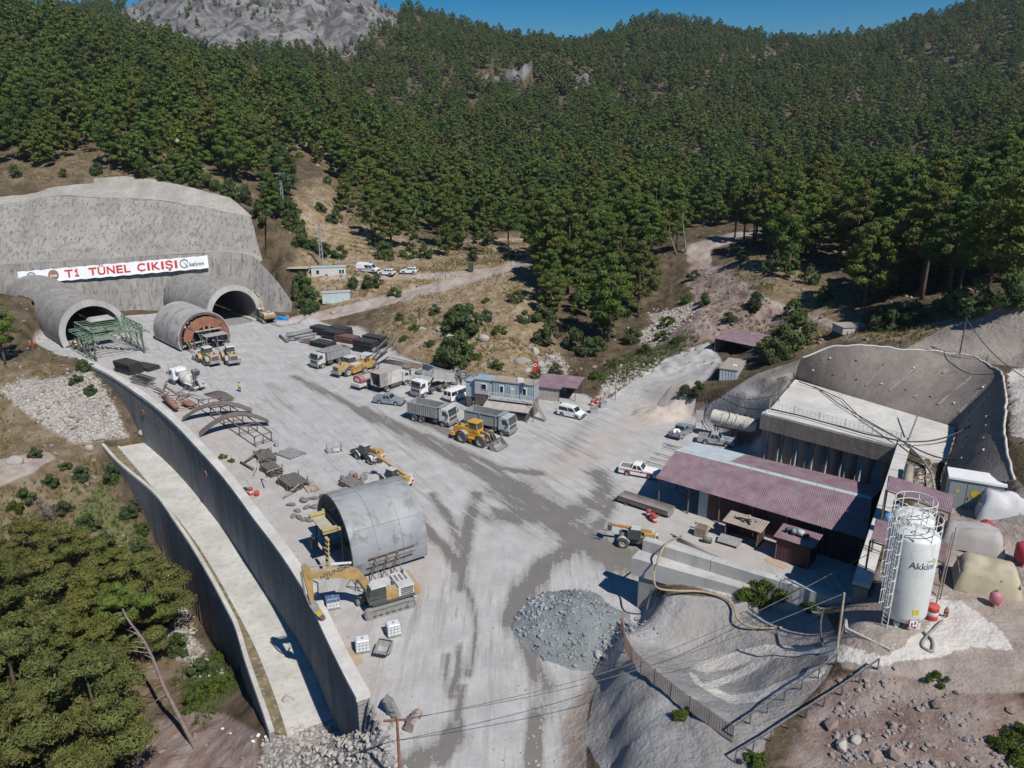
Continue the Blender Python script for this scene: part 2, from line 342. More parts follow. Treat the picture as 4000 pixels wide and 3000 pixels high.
def ground_h(x, y, rough=True):
    x = np.asarray(x, float); y = np.asarray(y, float)
    h = F_MAIN(x, y)
    ysd = sdist(x, y, xy(YARD))
    nat = sstep(0, 8, ysd)
    far = sstep(230, 420, y)
    if rough:
        h = h+nat*(fbm(x, y, 9, 4, 3)*0.9*(1+3*far)+np.abs(fbm(x, y, 2.5, 3, 9))*(0.35+.6*((y > 128) & (y < 200) & (x > -60))))+far*(fbm(x, y, 70, 3, 21)*4+fbm(x*1.4, y*.7, 150, 3, 23)*17*sstep(1000, 700, y))
        rk = sstep(0.25, 0.6, rock_mask(x, y)); h = h+rk*(np.abs(fbm(x, y, 60, 5, 33))*46+fbm(x, y, 16, 3, 35)*9-14)
    flat = 1-sstep(0.0, 3.5, ysd)
    h = np.where(inpoly(x, y, CUTREG), np.minimum(h-1.6, 7.6+0.55*dist_line(x, y, xy(CUT_B))), h); h = np.where(inpoly(x, y, PLAT) | (dist_line(x, y, xy(CUT_B)) < 1.6) | (dist_line(x, y, xy([CUT_B[0], CUT_C[0]])) < 1.2), np.minimum(h, 8.2), h)
    flat = np.where(inpoly(x, y, RIGHTREG), 0.0, flat)      # banked ground right up to the notch walls
    h = h*(1-flat)+(fbm(x, y, 12, 3, 5)*0.05 if rough else 0)*flat
    # the hillside stays behind the sprayed portal face
    d = y-np.interp(x, [p.x for p in PORTAL_PLAN], [p.y for p in PORTAL_PLAN]); cap = np.maximum((d-1.8)*1.15, 0.0)
    cap = np.where(d > 24, cap+(d-24)*10, cap); inx = (x < -52.4) & (d > -16) & ~((x > -64.5) & (d > 4.5))
    h = np.where(inx, np.minimum(h, np.where(d < 0, np.where(d > -10, 0.0, np.minimum(h, 0.4)), cap)), h)
    l = inpoly(x, y, LEFTREG)
    hl = F_LEFT(x, y)
    if rough: hl = hl+(fbm(x, y, 6, 4, 13)*0.55+np.abs(fbm(x, y, 1.8, 3, 4))*0.35)*sstep(0.0, 5, sdist(x, y, xy(YARD)))
    h = np.where(l, hl, h)
    ch = inpoly(x, y, CHAN)
    rub = sstep(60, 50, y)            # broken rock spilling into the lower end of the channel
    h = np.where(ch, np.where(rub > 0, np.maximum(CHAN_Z-0.12, np.minimum(hl, 0)*rub+(CHAN_Z-0.12)*(1-rub)), CHAN_Z-0.12), h)
    h = np.where(inpoly(x, y, xy(NOTCH)), 0.0, h)
    return h
def rock_mask(x, y):
    z = F_MAIN(x, y); px, py, d = pixn(x, y, z)
    n = fbm(x, y, 45, 4, 41)*70
    a = 1-sstep(-20, 30, sdist(px+n, py+n*0.6, [(470,90),(560,-300),(1750,-300),(1600,20),(1500,110),(1380,190),(1280,230),(1180,200),(1080,150),(980,190),(900,240),(800,225),(700,170),(600,130)]))
    b = 1-sstep(-8, 10, sdist(px+n*.2, py+n*.1, [(2500,30),(2530,0),(2560,-40),(2640,-40),(2680,10),(2640,30),(2560,40)]))
    c = 0*a
    for q in ([(1830,310),(1900,280),(1990,300),(2080,330),(1980,340),(1880,335)],[(2200,345),(2240,310),(2300,310),(2380,325),(2330,345),(2260,360)],[(2860,270),(2960,230),(3080,190),(3080,215),(2980,255),(2880,290)]):
        c = np.maximum(c, 1-sstep(-6, 8, sdist(px+n*.25, py+n*.15, q)))
    return np.where(y > 300, np.maximum(np.maximum(a, b), c), 0)
def axis_lines(segs):
    out = []
    for a, b, s in segs:
        n = max(1, int(round((b-a)/s))); out += [a+(b-a)*i/n for i in range(n)]
    return out+[segs[-1][1]]
gx = np.array(axis_lines([(-1500,-700,60),(-700,-260,14),(-260,-150,4),(-150,-100,1.0),(-100,50,0.42),(50,110,1.0),(110,260,4),(260,800,14),(800,1500,60)]))
gy = np.array(axis_lines([(-60,24,6),(24,40,1.6),(40,136,0.42),(136,215,0.9),(215,300,2.5),(300,520,6),(520,1150,11),(1150,2000,60)]))
GX, GY = np.meshgrid(gx, gy); gxf, gyf = GX.ravel(), GY.ravel()
GH = ground_h(gxf, gyf)
nx, ny = len(gx), len(gy)
me = bpy.data.meshes.new('ground'); 
ii = (np.arange(ny-1)[:, None]*nx+np.arange(nx-1)[None, :]).ravel()
faces = np.stack([ii, ii+1, ii+1+nx, ii+nx], 1)
# the tunnels are open: no ground inside the two bores
me.vertices.add(len(gxf)); me.vertices.foreach_set('co', np.stack([gxf, gyf, GH], 1).ravel())
def set_faces(me, faces):
    n = len(faces); me.loops.add(n*4); me.polygons.add(n)
    me.loops.foreach_set('vertex_index', faces.ravel().astype(np.int32))
    me.polygons.foreach_set('loop_start', np.arange(0, n*4, 4, dtype=np.int32))
    me.polygons.foreach_set('use_smooth', np.ones(n, bool)); me.update(); me.validate()
def hq(x, y):
    """height of the built ground sheet"""
    i = int(np.clip(np.searchsorted(gx, x)-1, 0, nx-2)); j = int(np.clip(np.searchsorted(gy, y)-1, 0, ny-2))
    a = (x-gx[i])/(gx[i+1]-gx[i]); b = (y-gy[j])/(gy[j+1]-gy[j]); H = GH.reshape(ny, nx)
    return float((H[j, i]*(1-a)+H[j, i+1]*a)*(1-b)+(H[j+1, i]*(1-a)+H[j+1, i+1]*a)*b)
_T = np.concatenate([np.arange(30, 330, 0.25), np.arange(330, 1300, 2.0)])
def vhq(x, y):
    i = np.clip(np.searchsorted(gx, x)-1, 0, nx-2); j = np.clip(np.searchsorted(gy, y)-1, 0, ny-2); a = (x-gx[i])/(gx[i+1]-gx[i]); b = (y-gy[j])/(gy[j+1]-gy[j]); H = GH.reshape(ny, nx)
    return (H[j, i]*(1-a)+H[j, i+1]*a)*(1-b)+(H[j+1, i]*(1-a)+H[j+1, i+1]*a)*b
def gat(px, py, z0=None):
    """where the photograph's ray meets the built ground"""
    a, b, d = ray(px, py); hit = np.nonzero(CAMH+d*_T < vhq(a*_T, b*_T))[0]
    t = _T[hit[0]] if len(hit) else 300.0
    return Vector((a*t, b*t, hq(a*t, b*t)))
# ---------------------------------------------------------------- what covers the ground (measured on the photograph, kept as attributes)
vpx, vpy, vdep = pixn(gxf, gyf, GH)
wob = fbm(gxf, gyf, 6, 4, 51)
def zone(poly, soft=18, w=14):
    soft = soft*1.6
    return 1-sstep(-soft, soft, sdist(vpx+wob*w, vpy+wob*w*0.6, poly))
near = (vdep < 330) & (vpx > -400) & (vpx < 4400) & (vpy < 3400) & (vpy > 300)
ysd = sdist(gxf, gyf, xy(YARD))
left = inpoly(gxf, gyf, LEFTREG)
A_yard = (1-sstep(-0.5, 2.5, ysd+wob*1.5))*(~left)
def lines(ls):
    r = np.zeros(len(gxf))
    for w, s, pts in ls:
        P = [tuple(at(x, y, 0)[:2]) for x, y in pts]
        r = np.maximum(r, s*np.exp(-(dist_line(gxf, gyf, P)/w)**2))
    return r
A_wet = lines([(1.6,.8,[(1150,1470),(1260,1530),(1400,1600)]),(2.4,.95,[(1400,1600),(1600,1690),(1800,1790),(2000,1905)]),(4.0,1.0,[(2000,1905),(2120,1985),(2220,2060),(2320,2130),(2440,2190)]),(1.6,.9,[(1600,1625),(1780,1700),(1880,1740)]),(1.2,.95,[(1660,1700),(1800,1760),(1960,1830),(2100,1850)]),(3.0,.95,[(1960,2010),(2100,2020),(2230,2010),(2330,1960)]),(2.0,.9,[(2330,1960),(2370,1900),(2330,1850)]),(1.3,.9,[(2390,1950),(2350,2040),(2300,2090)]),
 (1.0,.92,[(1610,1960),(1660,2060),(1740,2140),(1800,2230),(1800,2300)]),(0.9,.85,[(1690,1930),(1760,2040),(1800,2150)]),(1.3,.9,[(1860,1930),(1830,2050),(1800,2200)]),(0.55,.85,[(1830,2300),(1855,2420),(1850,2540),(1830,2640)]),(0.5,.85,[(1745,2560),(1740,2640),(1760,2720)]),(0.45,.85,[(1790,2520),(1790,2620),(1760,2700)]),(0.4,.9,[(1810,2680),(1795,2780),(1800,2850)]),(1.7,.95,[(1560,3010),(1700,2940),(1770,2880)]),
 (1.8,1.0,[(2240,2130),(2110,2220),(2030,2330),(2005,2420)]),(1.3,1.0,[(2005,2420),(2050,2500),(2090,2600),(2130,2680)]),(1.0,1.0,[(2130,2680),(2120,2780),(2090,2880),(2075,3020)]),(2.4,.55,[(2300,1650),(2180,1790)]),(1.2,.5,[(2080,1690),(2150,1720),(2240,1780)]),(0.8,.8,[(1000,1250),(1100,1275),(1250,1250)]),(2.0,.5,[(1050,1560),(1130,1590)]),(1.6,.5,[(1100,1530),(1060,1500)]),(1.0,.5,[(2220,1720),(2330,1790)])])
A_beige = lines([(3.5,.9,[(2120,1850),(2300,1760),(2500,1650),(2650,1560)]),(4,.7,[(700,1620),(900,1780),(1100,1950),(1250,2150)]),(3,.8,[(1330,2480),(1430,2700)]),(5,.7,[(430,1440),(600,1520),(800,1700)]),(2.5,.8,[(1560,2050),(1640,2250)]),(4,.7,[(2560,2050),(2900,2180)])])
A_conc = zone([(2480,2310),(3210,2360),(3290,2520),(3240,2640),(3130,2760),(3000,2860),(2960,3050),(2700,3060),(2380,3060),(2290,2900),(2330,2700),(2380,2560),(2420,2440)], 14)
A_conc = np.maximum(A_conc, zone([(2700,1620),(2800,1560),(2960,1460),(3130,1400),(3290,1350),(3600,1370),(3830,1400),(3930,1500),(3920,1800),(4060,1980),(4100,2080),(3870,2030),(3680,1890),(3740,1660),(3300,1560),(3100,1470),(3010,1600),(2960,1640),(2900,1620)], 10, 6))
A_conc = np.maximum(A_conc, zone([(3500,1385),(3700,1275),(3860,1220),(4000,1150),(4200,1050),(4200,1460),(3900,1425)], 8, 8))
A_lime = zone([(3020,1590),(3110,1478),(3740,1665),(3700,1790),(3520,1725)], 6, 3)*0.75
A_lime = np.maximum(A_lime, zone([(3935,1440),(4200,1430),(4200,1760),(3935,1700)], 8, 4)*.8)
A_lime = np.maximum(A_lime, zone([(3240,2510),(3480,2570),(3600,2450),(3640,2330),(3780,2360),(3950,2480),(4000,2560),(3800,2530),(3700,2590),(3560,2600),(3420,2620),(3270,2600)], 14, 75)*.8)
A_lime = np.maximum(A_lime, zone([(3500,1800),(3660,1800),(3670,1960),(3560,1980)], 10, 20)*.45)
for q in ([(3260,2560),(3180,2530),(2980,2520),(2820,2560),(2700,2610),(2760,2630),(2900,2600),(2940,2590),(2820,2660),(2760,2670),(2800,2690),(2920,2640),(3020,2570),(3150,2560)],[(3240,2590),(3120,2640),(2980,2700),(2860,2720),(2760,2680),(2700,2620),(2720,2670),(2800,2720),(2860,2750),(2960,2740),(3100,2680),(3220,2640)]):
    A_lime = np.maximum(A_lime, zone(q, 9, 12)*1.25)
A_stone = zone([(0,1520),(200,1480),(350,1440),(400,1520),(460,1620),(490,1700),(400,1725),(280,1720),(150,1640)], 20, 20)
A_stone = np.maximum(A_stone, zone([(2330,1560),(2420,1440),(2560,1400),(2500,1480),(2400,1540)], 14, 20))
A_stone = np.maximum(A_stone, zone([(2480,1340),(2560,1240),(2680,1180),(2740,1190),(2640,1270),(2560,1340)], 14, 30))
A_stone = np.maximum(A_stone, zone([(2100,1500),(2110,1400),(2180,1380),(2220,1440),(2180,1530)], 10, 20)*.8)
A_stone = np.maximum(A_stone, zone([(1050,2850),(1200,2760),(1340,2800),(1500,2800),(1560,2900),(1550,3050),(1000,3050)], 16, 20))
A_stone = np.maximum(A_stone, zone([(560,2330),(700,2330),(760,2500),(860,2620),(780,2640),(640,2480)], 20, 30)*.7)
A_road = zone([(1050,1282),(1300,1245),(1600,1170),(1900,1090),(2100,1020),(2110,995),(1900,1055),(1600,1130),(1250,1215),(1040,1255)], 8, 4)
A_road = np.maximum(A_road, zone([(1250,1095),(1640,1092),(1900,1085),(2000,1060),(1900,1050),(1600,1070),(1250,1080)], 8, 4)*.9)
A_road = np.maximum(A_road, zone([(2680,950),(2900,895),(3150,865),(3150,890),(2920,930),(2780,980),(2780,1030),(2900,1110),(3050,1180),(3300,1260),(3250,1290),(3050,1220),(2880,1130),(2740,1040),(2660,985)], 8, 10)*.62)
A_road = np.maximum(A_road, zone([(1700,940),(1990,925),(2080,930),(2070,945),(1900,945),(1700,955)], 6, 4)*.6)
A_road = np.maximum(A_road, zone([(3290,2400),(3420,2300),(3560,1980),(3680,1900),(3900,2030),(4200,2050),(4200,2700),(3800,2720),(3500,2640),(3300,2620)], 20, 30))
A_road = np.maximum(A_road, zone([(-50,1800),(180,1760),(220,1790),(120,1850),(-50,1930)], 15, 20))
A_road = np.maximum(A_road, zone([(2180,2560),(2300,2500),(2400,2470),(2370,2600),(2310,2750),(2290,3060),(2140,3060),(2190,2800)], 12, 20))
A_ramp = zone([(2440,1620),(2560,1590),(2640,1580),(2700,1520),(2780,1480),(2790,1440),(2830,1420),(2770,1335),(2720,1350),(2600,1400),(2500,1470),(2400,1545),(2340,1585)], 8, 6)
A_yard = np.maximum(A_yard, A_ramp*0.9); A_beige = np.maximum(A_beige, zone([(2480,1600),(2620,1590),(2700,1500),(2640,1490),(2540,1540)], 14, 10)*.9)
A_red = zone([(2460,1420),(2700,1180),(2700,1000),(2900,1090),(3100,1260),(2900,1330),(2760,1330),(2600,1390)], 25, 40)
A_red = np.maximum(A_red, zone([(3250,2640),(3500,2600),(3900,2620),(4100,2800),(4100,3050),(3300,3050),(3000,3000)], 30, 60)*.62)
A_red = np.maximum(A_red, zone([(600,2820),(760,2780),(900,2800),(1000,2860),(1000,3050),(500,3050)], 30, 30))
A_red = np.maximum(A_red, zone([(2640,1580),(2760,1570),(2880,1650),(2880,1740),(2740,1640)], 10, 10))
A_red = np.maximum(A_red, zone([(2780,2110),(2980,2200),(2960,2240),(2760,2140)], 10, 10))
A_dry = zone([(1150,760),(1330,640),(1100,560),(1040,420),(700,230),(760,250),(1000,330),(1180,430),(1260,600),(1320,800),(1700,960),(2060,930),(2120,1000),(2160,1200),(2180,1480),(1980,1480),(1700,1430),(1540,1380),(1420,1290),(1600,1180),(1250,1200),(1160,1080)], 25, 40)
A_dry = np.maximum(A_dry, zone([(0,560),(500,560),(900,640),(1040,790),(600,710),(0,730)], 25, 40)*.3)
A_dry = np.maximum(A_dry, zone([(-100,1380),(300,1430),(420,1560),(400,1800),(480,2000),(600,2300),(800,2560),(700,2800),(-100,2800)], 30, 50)*.5)
A_dry = np.maximum(A_dry, zone([(2700,1080),(2950,980),(3300,1120),(3350,1260),(3000,1330),(2800,1300)], 30, 60)*.6)
A_dry = np.maximum(A_dry, zone([(3130,1390),(3300,1330),(3600,1330),(3900,1190),(3950,1170),(3700,1230),(3400,1290),(3100,1300)], 15, 20)*.9)
A_green = zone([(2330,1500),(2480,1400),(2600,1340),(2700,1310),(2740,1330),(2560,1420),(2450,1500)], 20, 40)
A_green = np.maximum(A_green, zone([(-50,1950),(400,1850),(600,2200),(600,2500),(-50,2500)], 40, 80)*.4)
A_green = np.maximum(A_green, zone([(380,1820),(560,2100),(620,2300),(500,2300),(300,2000)], 25, 40)*.6)
A_green = np.maximum(A_green, zone([(680,2650),(860,2560),(920,2700),(780,2850)], 20, 30)*.8)
A_rock = rock_mask(gxf, gyf)
slopey = np.abs(np.gradient(GH.reshape(ny, nx), gy, axis=0)).ravel()
def put(me, name, *ch):
    a = me.attributes.new(name, 'FLOAT_COLOR', 'POINT'); arr = np.zeros((len(gxf), 4), np.float32); arr[:, 3] = 1
    for i, c in enumerate(ch): arr[:, i] = np.clip(c, 0, 1)*np.where(near, 1, 0) if name != 'zd' else np.clip(c, 0, 1)
    a.data.foreach_set('color', arr.ravel())
cen = GH[faces].mean(1); cx = gxf[faces].mean(1); cy = gyf[faces].mean(1)
AX = Vector((-0.69, 0.724, 0)).normalized(); CH = Vector((AX.y, -AX.x, 0))
RINGS = [Vector((-88.4, 158.9, 0)), Vector((-64.2, 175.3, 0))]
keep = np.ones(len(faces), bool)
for c in RINGS:
    u = (cx-c.x)*AX.x+(cy-c.y)*AX.y; v = (cx-c.x)*CH.x+(cy-c.y)*CH.y
    keep &= ~((u > -0.2) & (u < 90) & (np.abs(v) < 5.7) & (cen < 10.5))
set_faces(me, faces[keep])
put(me, 'za', A_yard, A_wet, A_beige); put(me, 'zb', A_conc, A_lime, A_stone); put(me, 'zc', np.maximum(A_road, 0), A_red, A_dry); put(me, 'zd', A_rock, A_green*near)
def ground_material():
    m, nt, p = _nt('ground'); L = nt.links
    pos = nd(nt, 'ShaderNodeNewGeometry').outputs['Position']
    def att(n):
        a = nd(nt, 'ShaderNodeAttribute', attribute_name=n); s = nd(nt, 'ShaderNodeSeparateColor'); L.new(a.outputs['Color'], s.inputs[0]); return s.outputs
    za, zb, zc, zd = att('za'), att('zb'), att('zc'), att('zd')
    n_big = noise(nt, 0.06, 5, pos); n_mid = noise(nt, 0.35, 6, pos, 0.6); n_fine = noise(nt, 2.2, 6, pos, 0.65); n_grit = noise(nt, 9.0, 3, pos, 0.7)
    # tyre streaks run down the yard towards the lower road
    mr_ = nd(nt, 'ShaderNodeMapping'); mr_.inputs['Rotation'].default_value = (0, 0, R(56)); L.new(pos, mr_.inputs[0]); mp_ = nd(nt, 'ShaderNodeMapping'); mp_.inputs['Scale'].default_value = (0.09, 0.95, 1); L.new(mr_.outputs[0], mp_.inputs[0])
    mp2_ = nd(nt, 'ShaderNodeMapping'); mp2_.inputs['Scale'].default_value = (0.95, 0.07, 1); L.new(pos, mp2_.inputs[0])
    sy_ = nd(nt, 'ShaderNodeSeparateXYZ'); L.new(pos, sy_.inputs[0]); low = ramp(nt, sy_.outputs[1], 84, 66)
    def track(k):
        v1 = nd(nt, 'ShaderNodeVectorMath', operation='SCALE'); v1.inputs[3].default_value = k; L.new(mp_.outputs[0], v1.inputs[0]); v2 = nd(nt, 'ShaderNodeVectorMath', operation='SCALE'); v2.inputs[3].default_value = k; L.new(mp2_.outputs[0], v2.inputs[0])
        a_, b_ = noise(nt, 1.0, 6, v1.outputs[0], 0.62, 0.35), noise(nt, 1.0, 6, v2.outputs[0], 0.62, 0.35)
        m_ = nt.nodes.new('ShaderNodeMix'); L.new(low, m_.inputs[0]); L.new(a_, m_.inputs[2]); L.new(b_, m_.inputs[3]); return m_.outputs[0]
    streak = track(1.0); rut = track(3.2)
    # forest floor / natural soil
    base = mixc(nt, ramp(nt, n_mid, 0.35, 0.65), (0.06, 0.045, 0.027), (0.13, 0.098, 0.062))
    base = mixc(nt, ramp(nt, n_fine, 0.55, 0.75, 0, .6), base, (0.26, 0.22, 0.17))
    dry = mixc(nt, ramp(nt, n_mid, 0.3, 0.7), (0.20, 0.135, 0.075), (0.33, 0.25, 0.14))
    dry = mixc(nt, ramp(nt, n_mid, 0.5, 0.6, 0, .7), dry, mixc(nt, n_fine, (0.27, 0.215, 0.17), (0.36, 0.315, 0.28)))
    dry = mixc(nt, ramp(nt, n_fine, 0.5, 0.72, 0, .75), dry, (0.34, 0.30, 0.26))
    dry = mixc(nt, ramp(nt, noise(nt, 0.9, 5, pos), 0.56, 0.7, 0, .7), dry, (0.10, 0.115, 0.05))
    c = mixc(nt, zc[2], base, dry)
    c = mixc(nt, ramp(nt, mth(nt, 'MULTIPLY', zd[1], mth(nt, 'ADD', n_fine, 0.35)), 0.3, 0.6), c, mixc(nt, n_fine, (0.06, 0.085, 0.03), (0.16, 0.17, 0.07)))
    red = mixc(nt, ramp(nt, n_mid, 0.35, 0.68), (0.235, 0.155, 0.13), (0.345, 0.28, 0.25))
    red = mixc(nt, ramp(nt, n_fine, 0.55, 0.7, 0, .7), red, (0.30, 0.28, 0.27))
    c = mixc(nt, ramp(nt, mth(nt, 'ADD', zc[1], mth(nt, 'MULTIPLY', n_mid, 0.3)), 0.45, 0.85), c, red)
    road = mixc(nt, ramp(nt, n_mid, 0.3, 0.7), (0.29, 0.235, 0.20), (0.40, 0.345, 0.31))
    c = mixc(nt, ramp(nt, zc[0], 0.35, 0.65), c, road)
    stone = mixc(nt, ramp(nt, n_fine, 0.38, 0.62), (0.24, 0.21, 0.19), (0.46, 0.43, 0.40))
    c = mixc(nt, ramp(nt, mth(nt, 'ADD', zb[2], mth(nt, 'MULTIPLY', mth(nt, 'ADD', n_fine, n_mid), 0.7)), 0.85, 1.35), c, stone)
    # sprayed concrete
    sz = nd(nt, 'ShaderNodeSeparateXYZ'); L.new(pos, sz.inputs[0]); hi = ramp(nt, sz.outputs[2], 5.5, 8.5)
    sh = mixc(nt, hi, mixc(nt, ramp(nt, n_mid, 0.32, 0.7), (0.27, 0.262, 0.255), (0.37, 0.365, 0.36)), mixc(nt, ramp(nt, n_mid, 0.32, 0.7), (0.235, 0.20, 0.175), (0.31, 0.275, 0.25)))
    sh = mixc(nt, ramp(nt, n_big, 0.45, 0.65, 0, .5), sh, (0.30, 0.265, 0.24))
    sh = mixc(nt, ramp(nt, n_fine, 0.55, 0.72, 0, .45), sh, (0.19, 0.18, 0.172))
    c = mixc(nt, ramp(nt, zb[0], 0.4, 0.6), c, sh)
    # dusty yard
    y1 = mixc(nt, ramp(nt, n_mid, 0.3, 0.72), (0.365, 0.355, 0.345), (0.46, 0.455, 0.445))
    y1 = mixc(nt, ramp(nt, streak, 0.5, 0.68, 0, .55), y1, (0.27, 0.258, 0.245))
    y1 = mixc(nt, mth(nt, 'MULTIPLY', ramp(nt, rut, 0.55, 0.66), ramp(nt, n_big, 0.35, 0.6, .15, .75)), y1, (0.26, 0.25, 0.238))
    y1 = mixc(nt, mth(nt, 'MULTIPLY', ramp(nt, rut, 0.42, 0.34), .6), y1, (0.50, 0.495, 0.485))
    y1 = mixc(nt, mth(nt, 'MULTIPLY', za[2], ramp(nt, n_big, 0.25, 0.7, .45, 1.0)), y1, mixc(nt, n_mid, (0.37, 0.315, 0.275), (0.47, 0.42, 0.38)))
    y1 = mixc(nt, ramp(nt, n_grit, 0.62, 0.72, 0, .5), y1, (0.5, 0.49, 0.47))
    y1 = mixc(nt, ramp(nt, n_fine, 0.62, 0.74, 0, .35), y1, (0.24, 0.23, 0.22))
    wet_in = mth(nt, 'ADD', mth(nt, 'MULTIPLY', za[1], 0.8), mth(nt, 'ADD', mth(nt, 'MULTIPLY', streak, 1.3), mth(nt, 'MULTIPLY', mth(nt, 'ADD', n_mid, n_fine), 0.5)))
    wet = ramp(nt, wet_in, 1.65, 1.80)
    y1 = mixc(nt, ramp(nt, wet_in, 1.32, 1.70, 0, .6), y1, (0.225, 0.21, 0.195))
    y1 = mixc(nt, wet, y1, mixc(nt, n_mid, (0.15, 0.14, 0.125), (0.22, 0.207, 0.19)))
    yf = ramp(nt, mth(nt, 'ADD', za[0], mth(nt, 'MULTIPLY', n_fine, 0.4)), 0.5, 0.9)
    c = mixc(nt, yf, c, y1)
    lime_in = mth(nt, 'ADD', zb[1], mth(nt, 'MULTIPLY', mth(nt, 'SUBTRACT', n_fine, 0.5), 0.9))
    c = mixc(nt, ramp(nt, lime_in, 0.4, 0.6), c, mixc(nt, n_fine, (0.52, 0.475, 0.43), (0.64, 0.61, 0.57)))
    # bare mountain rock
    rk = mixc(nt, ramp(nt, noise(nt, 0.045, 9, pos, 0.72, 0.9), 0.4, 0.62), (0.075, 0.074, 0.077), (0.235, 0.225, 0.22))
    c = mixc(nt, ramp(nt, zd[0], 0.3, 0.6), c, rk)
    L.new(c, p.inputs['Base Color'])
    ro = nt.nodes.new('ShaderNodeMapRange'); L.new(mth(nt, 'MULTIPLY', wet, za[0]), ro.inputs[0]); ro.inputs[3].default_value = 0.95; ro.inputs[4].default_value = 0.5
    L.new(ro.outputs[0], p.inputs['Roughness']); p.inputs['Specular IOR Level'].default_value = 0.25
    b = nd(nt, 'ShaderNodeBump', Strength=0.8, Distance=0.3)
    rough_amt = mth(nt, 'SUBTRACT', 1.0, mth(nt, 'MULTIPLY', za[0], 0.8))
    L.new(mth(nt, 'MULTIPLY', mth(nt, 'ADD', n_fine, mth(nt, 'MULTIPLY', n_mid, 1.5)), rough_amt), b.inputs['Height']); L.new(b.outputs[0], p.inputs['Normal'])
    return m
ground = new_obj('ground', me, None, ground_material()); tag(ground, 'dusty grey works yard with brown hillsides round it', None, None, 'structure')
# ================================================================ BUILT STRUCTURES
def concrete(name, col, stain=0.5, bump=0.25, brick=False):
    if name in MATS: return MATS[name]
    m, nt, p = _nt(name); L = nt.links; pos = nd(nt, 'ShaderNodeNewGeometry').outputs['Position']
    n1 = noise(nt, 0.22, 6, pos, 0.6); n2 = noise(nt, 1.6, 6, pos, 0.65)
    mp_ = nd(nt, 'ShaderNodeMapping'); mp_.inputs['Scale'].default_value = (1.3, 1.3, 0.09); L.new(pos, mp_.inputs[0])
    st = noise(nt, 1.0, 5, mp_.outputs[0], 0.6)
    c = mixc(nt, ramp(nt, n1, 0.3, 0.7), [x*0.84 for x in col], [min(1, x*1.12) for x in col])
    c = mixc(nt, ramp(nt, n2, 0.5, 0.75, 0, .35), c, [x*0.72 for x in col])
    c = mixc(nt, ramp(nt, st, 0.47, 0.66, 0, stain), c, (col[0]*0.6, col[1]*0.58, col[2]*0.56))
    L.new(c, p.inputs['Base Color']); p.inputs['Roughness'].default_value = 0.93; p.inputs['Specular IOR Level'].default_value = 0.2
    b = nd(nt, 'ShaderNodeBump', Strength=bump, Distance=0.12)
    if brick:
        mp2 = nd(nt, 'ShaderNodeMapping'); mp2.inputs['Scale'].default_value = (0.9, 0.9, 2.6); L.new(pos, mp2.inputs[0])
        vo = nd(nt, 'ShaderNodeTexVoronoi', Scale=1.6); L.new(mp2.outputs[0], vo.inputs['Vector'])
        L.new(vo.outputs['Distance'], b.inputs['Height'])
    else: L.new(mth(nt, 'ADD', n2, noise(nt, 7, 3, pos)), b.inputs['Height'])
    L.new(b.outputs[0], p.inputs['Normal']); MATS[name] = m; return m
M_SHOT = concrete('sprayed concrete', (0.31, 0.295, 0.275), 0.9, 0.4)
M_SHOT2 = concrete('weathered sprayed concrete', (0.36, 0.34, 0.31), 0.4, 0.8)
M_SHOTB = concrete('brown sprayed concrete', (0.25, 0.215, 0.19), 0.45, 0.7)
M_CONC = concrete('cast concrete', (0.46, 0.45, 0.43), 0.35, 0.15)
M_PALE = concrete('pale concrete', (0.55, 0.535, 0.50), 0.25, 0.12)
M_FACE = concrete('stone patterned concrete', (0.25, 0.248, 0.245), 0.85, 0.7, True)
M_SLAB = concrete('channel slab concrete', (0.53, 0.515, 0.475), 0.35, 0.12)
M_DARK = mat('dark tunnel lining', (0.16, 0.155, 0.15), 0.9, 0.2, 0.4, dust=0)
M_STEEL = mat('rusty steel', (0.13, 0.085, 0.065), 0.75, 0.3, 2, dust=0.35)
M_RUST = mat('orange rust', (0.24, 0.10, 0.05), 0.85, 0.3, 1.5, dust=0.2)
M_BLACK = mat('black rubber', (0.02, 0.02, 0.021), 0.75, 0.2, 2, dust=0.25)
M_GREYSTEEL = mat('grey steel', (0.22, 0.22, 0.22), 0.55, 0.2, 2, dust=0.45)
def noisy_grid(P, amp, sc, seed):
    out = []
    A = np.array([[tuple(p) for p in row] for row in P])
    n = fbm(A[..., 0]+A[..., 1]*.3, A[..., 2]*1.0+A[..., 1]*.7, sc, 4, seed)
    A[..., 1] += n*amp; A[..., 2] += n*amp*0.15
    return [[tuple(v) for v in row] for row in A]
def resample(l, n):
    l = [Vector(p) for p in l]; d = [0]
    for a, b in zip(l, l[1:]): d.append(d[-1]+(b-a).length)
    out = []
    for k in range(n):
        s = d[-1]*k/(n-1); i = max(0, min(len(l)-2, next((j for j in range(len(d)-1) if d[j+1] >= s), len(l)-2)))
        f = (s-d[i])/max(1e-6, d[i+1]-d[i]); out.append(l[i].lerp(l[i+1], f))
    return out
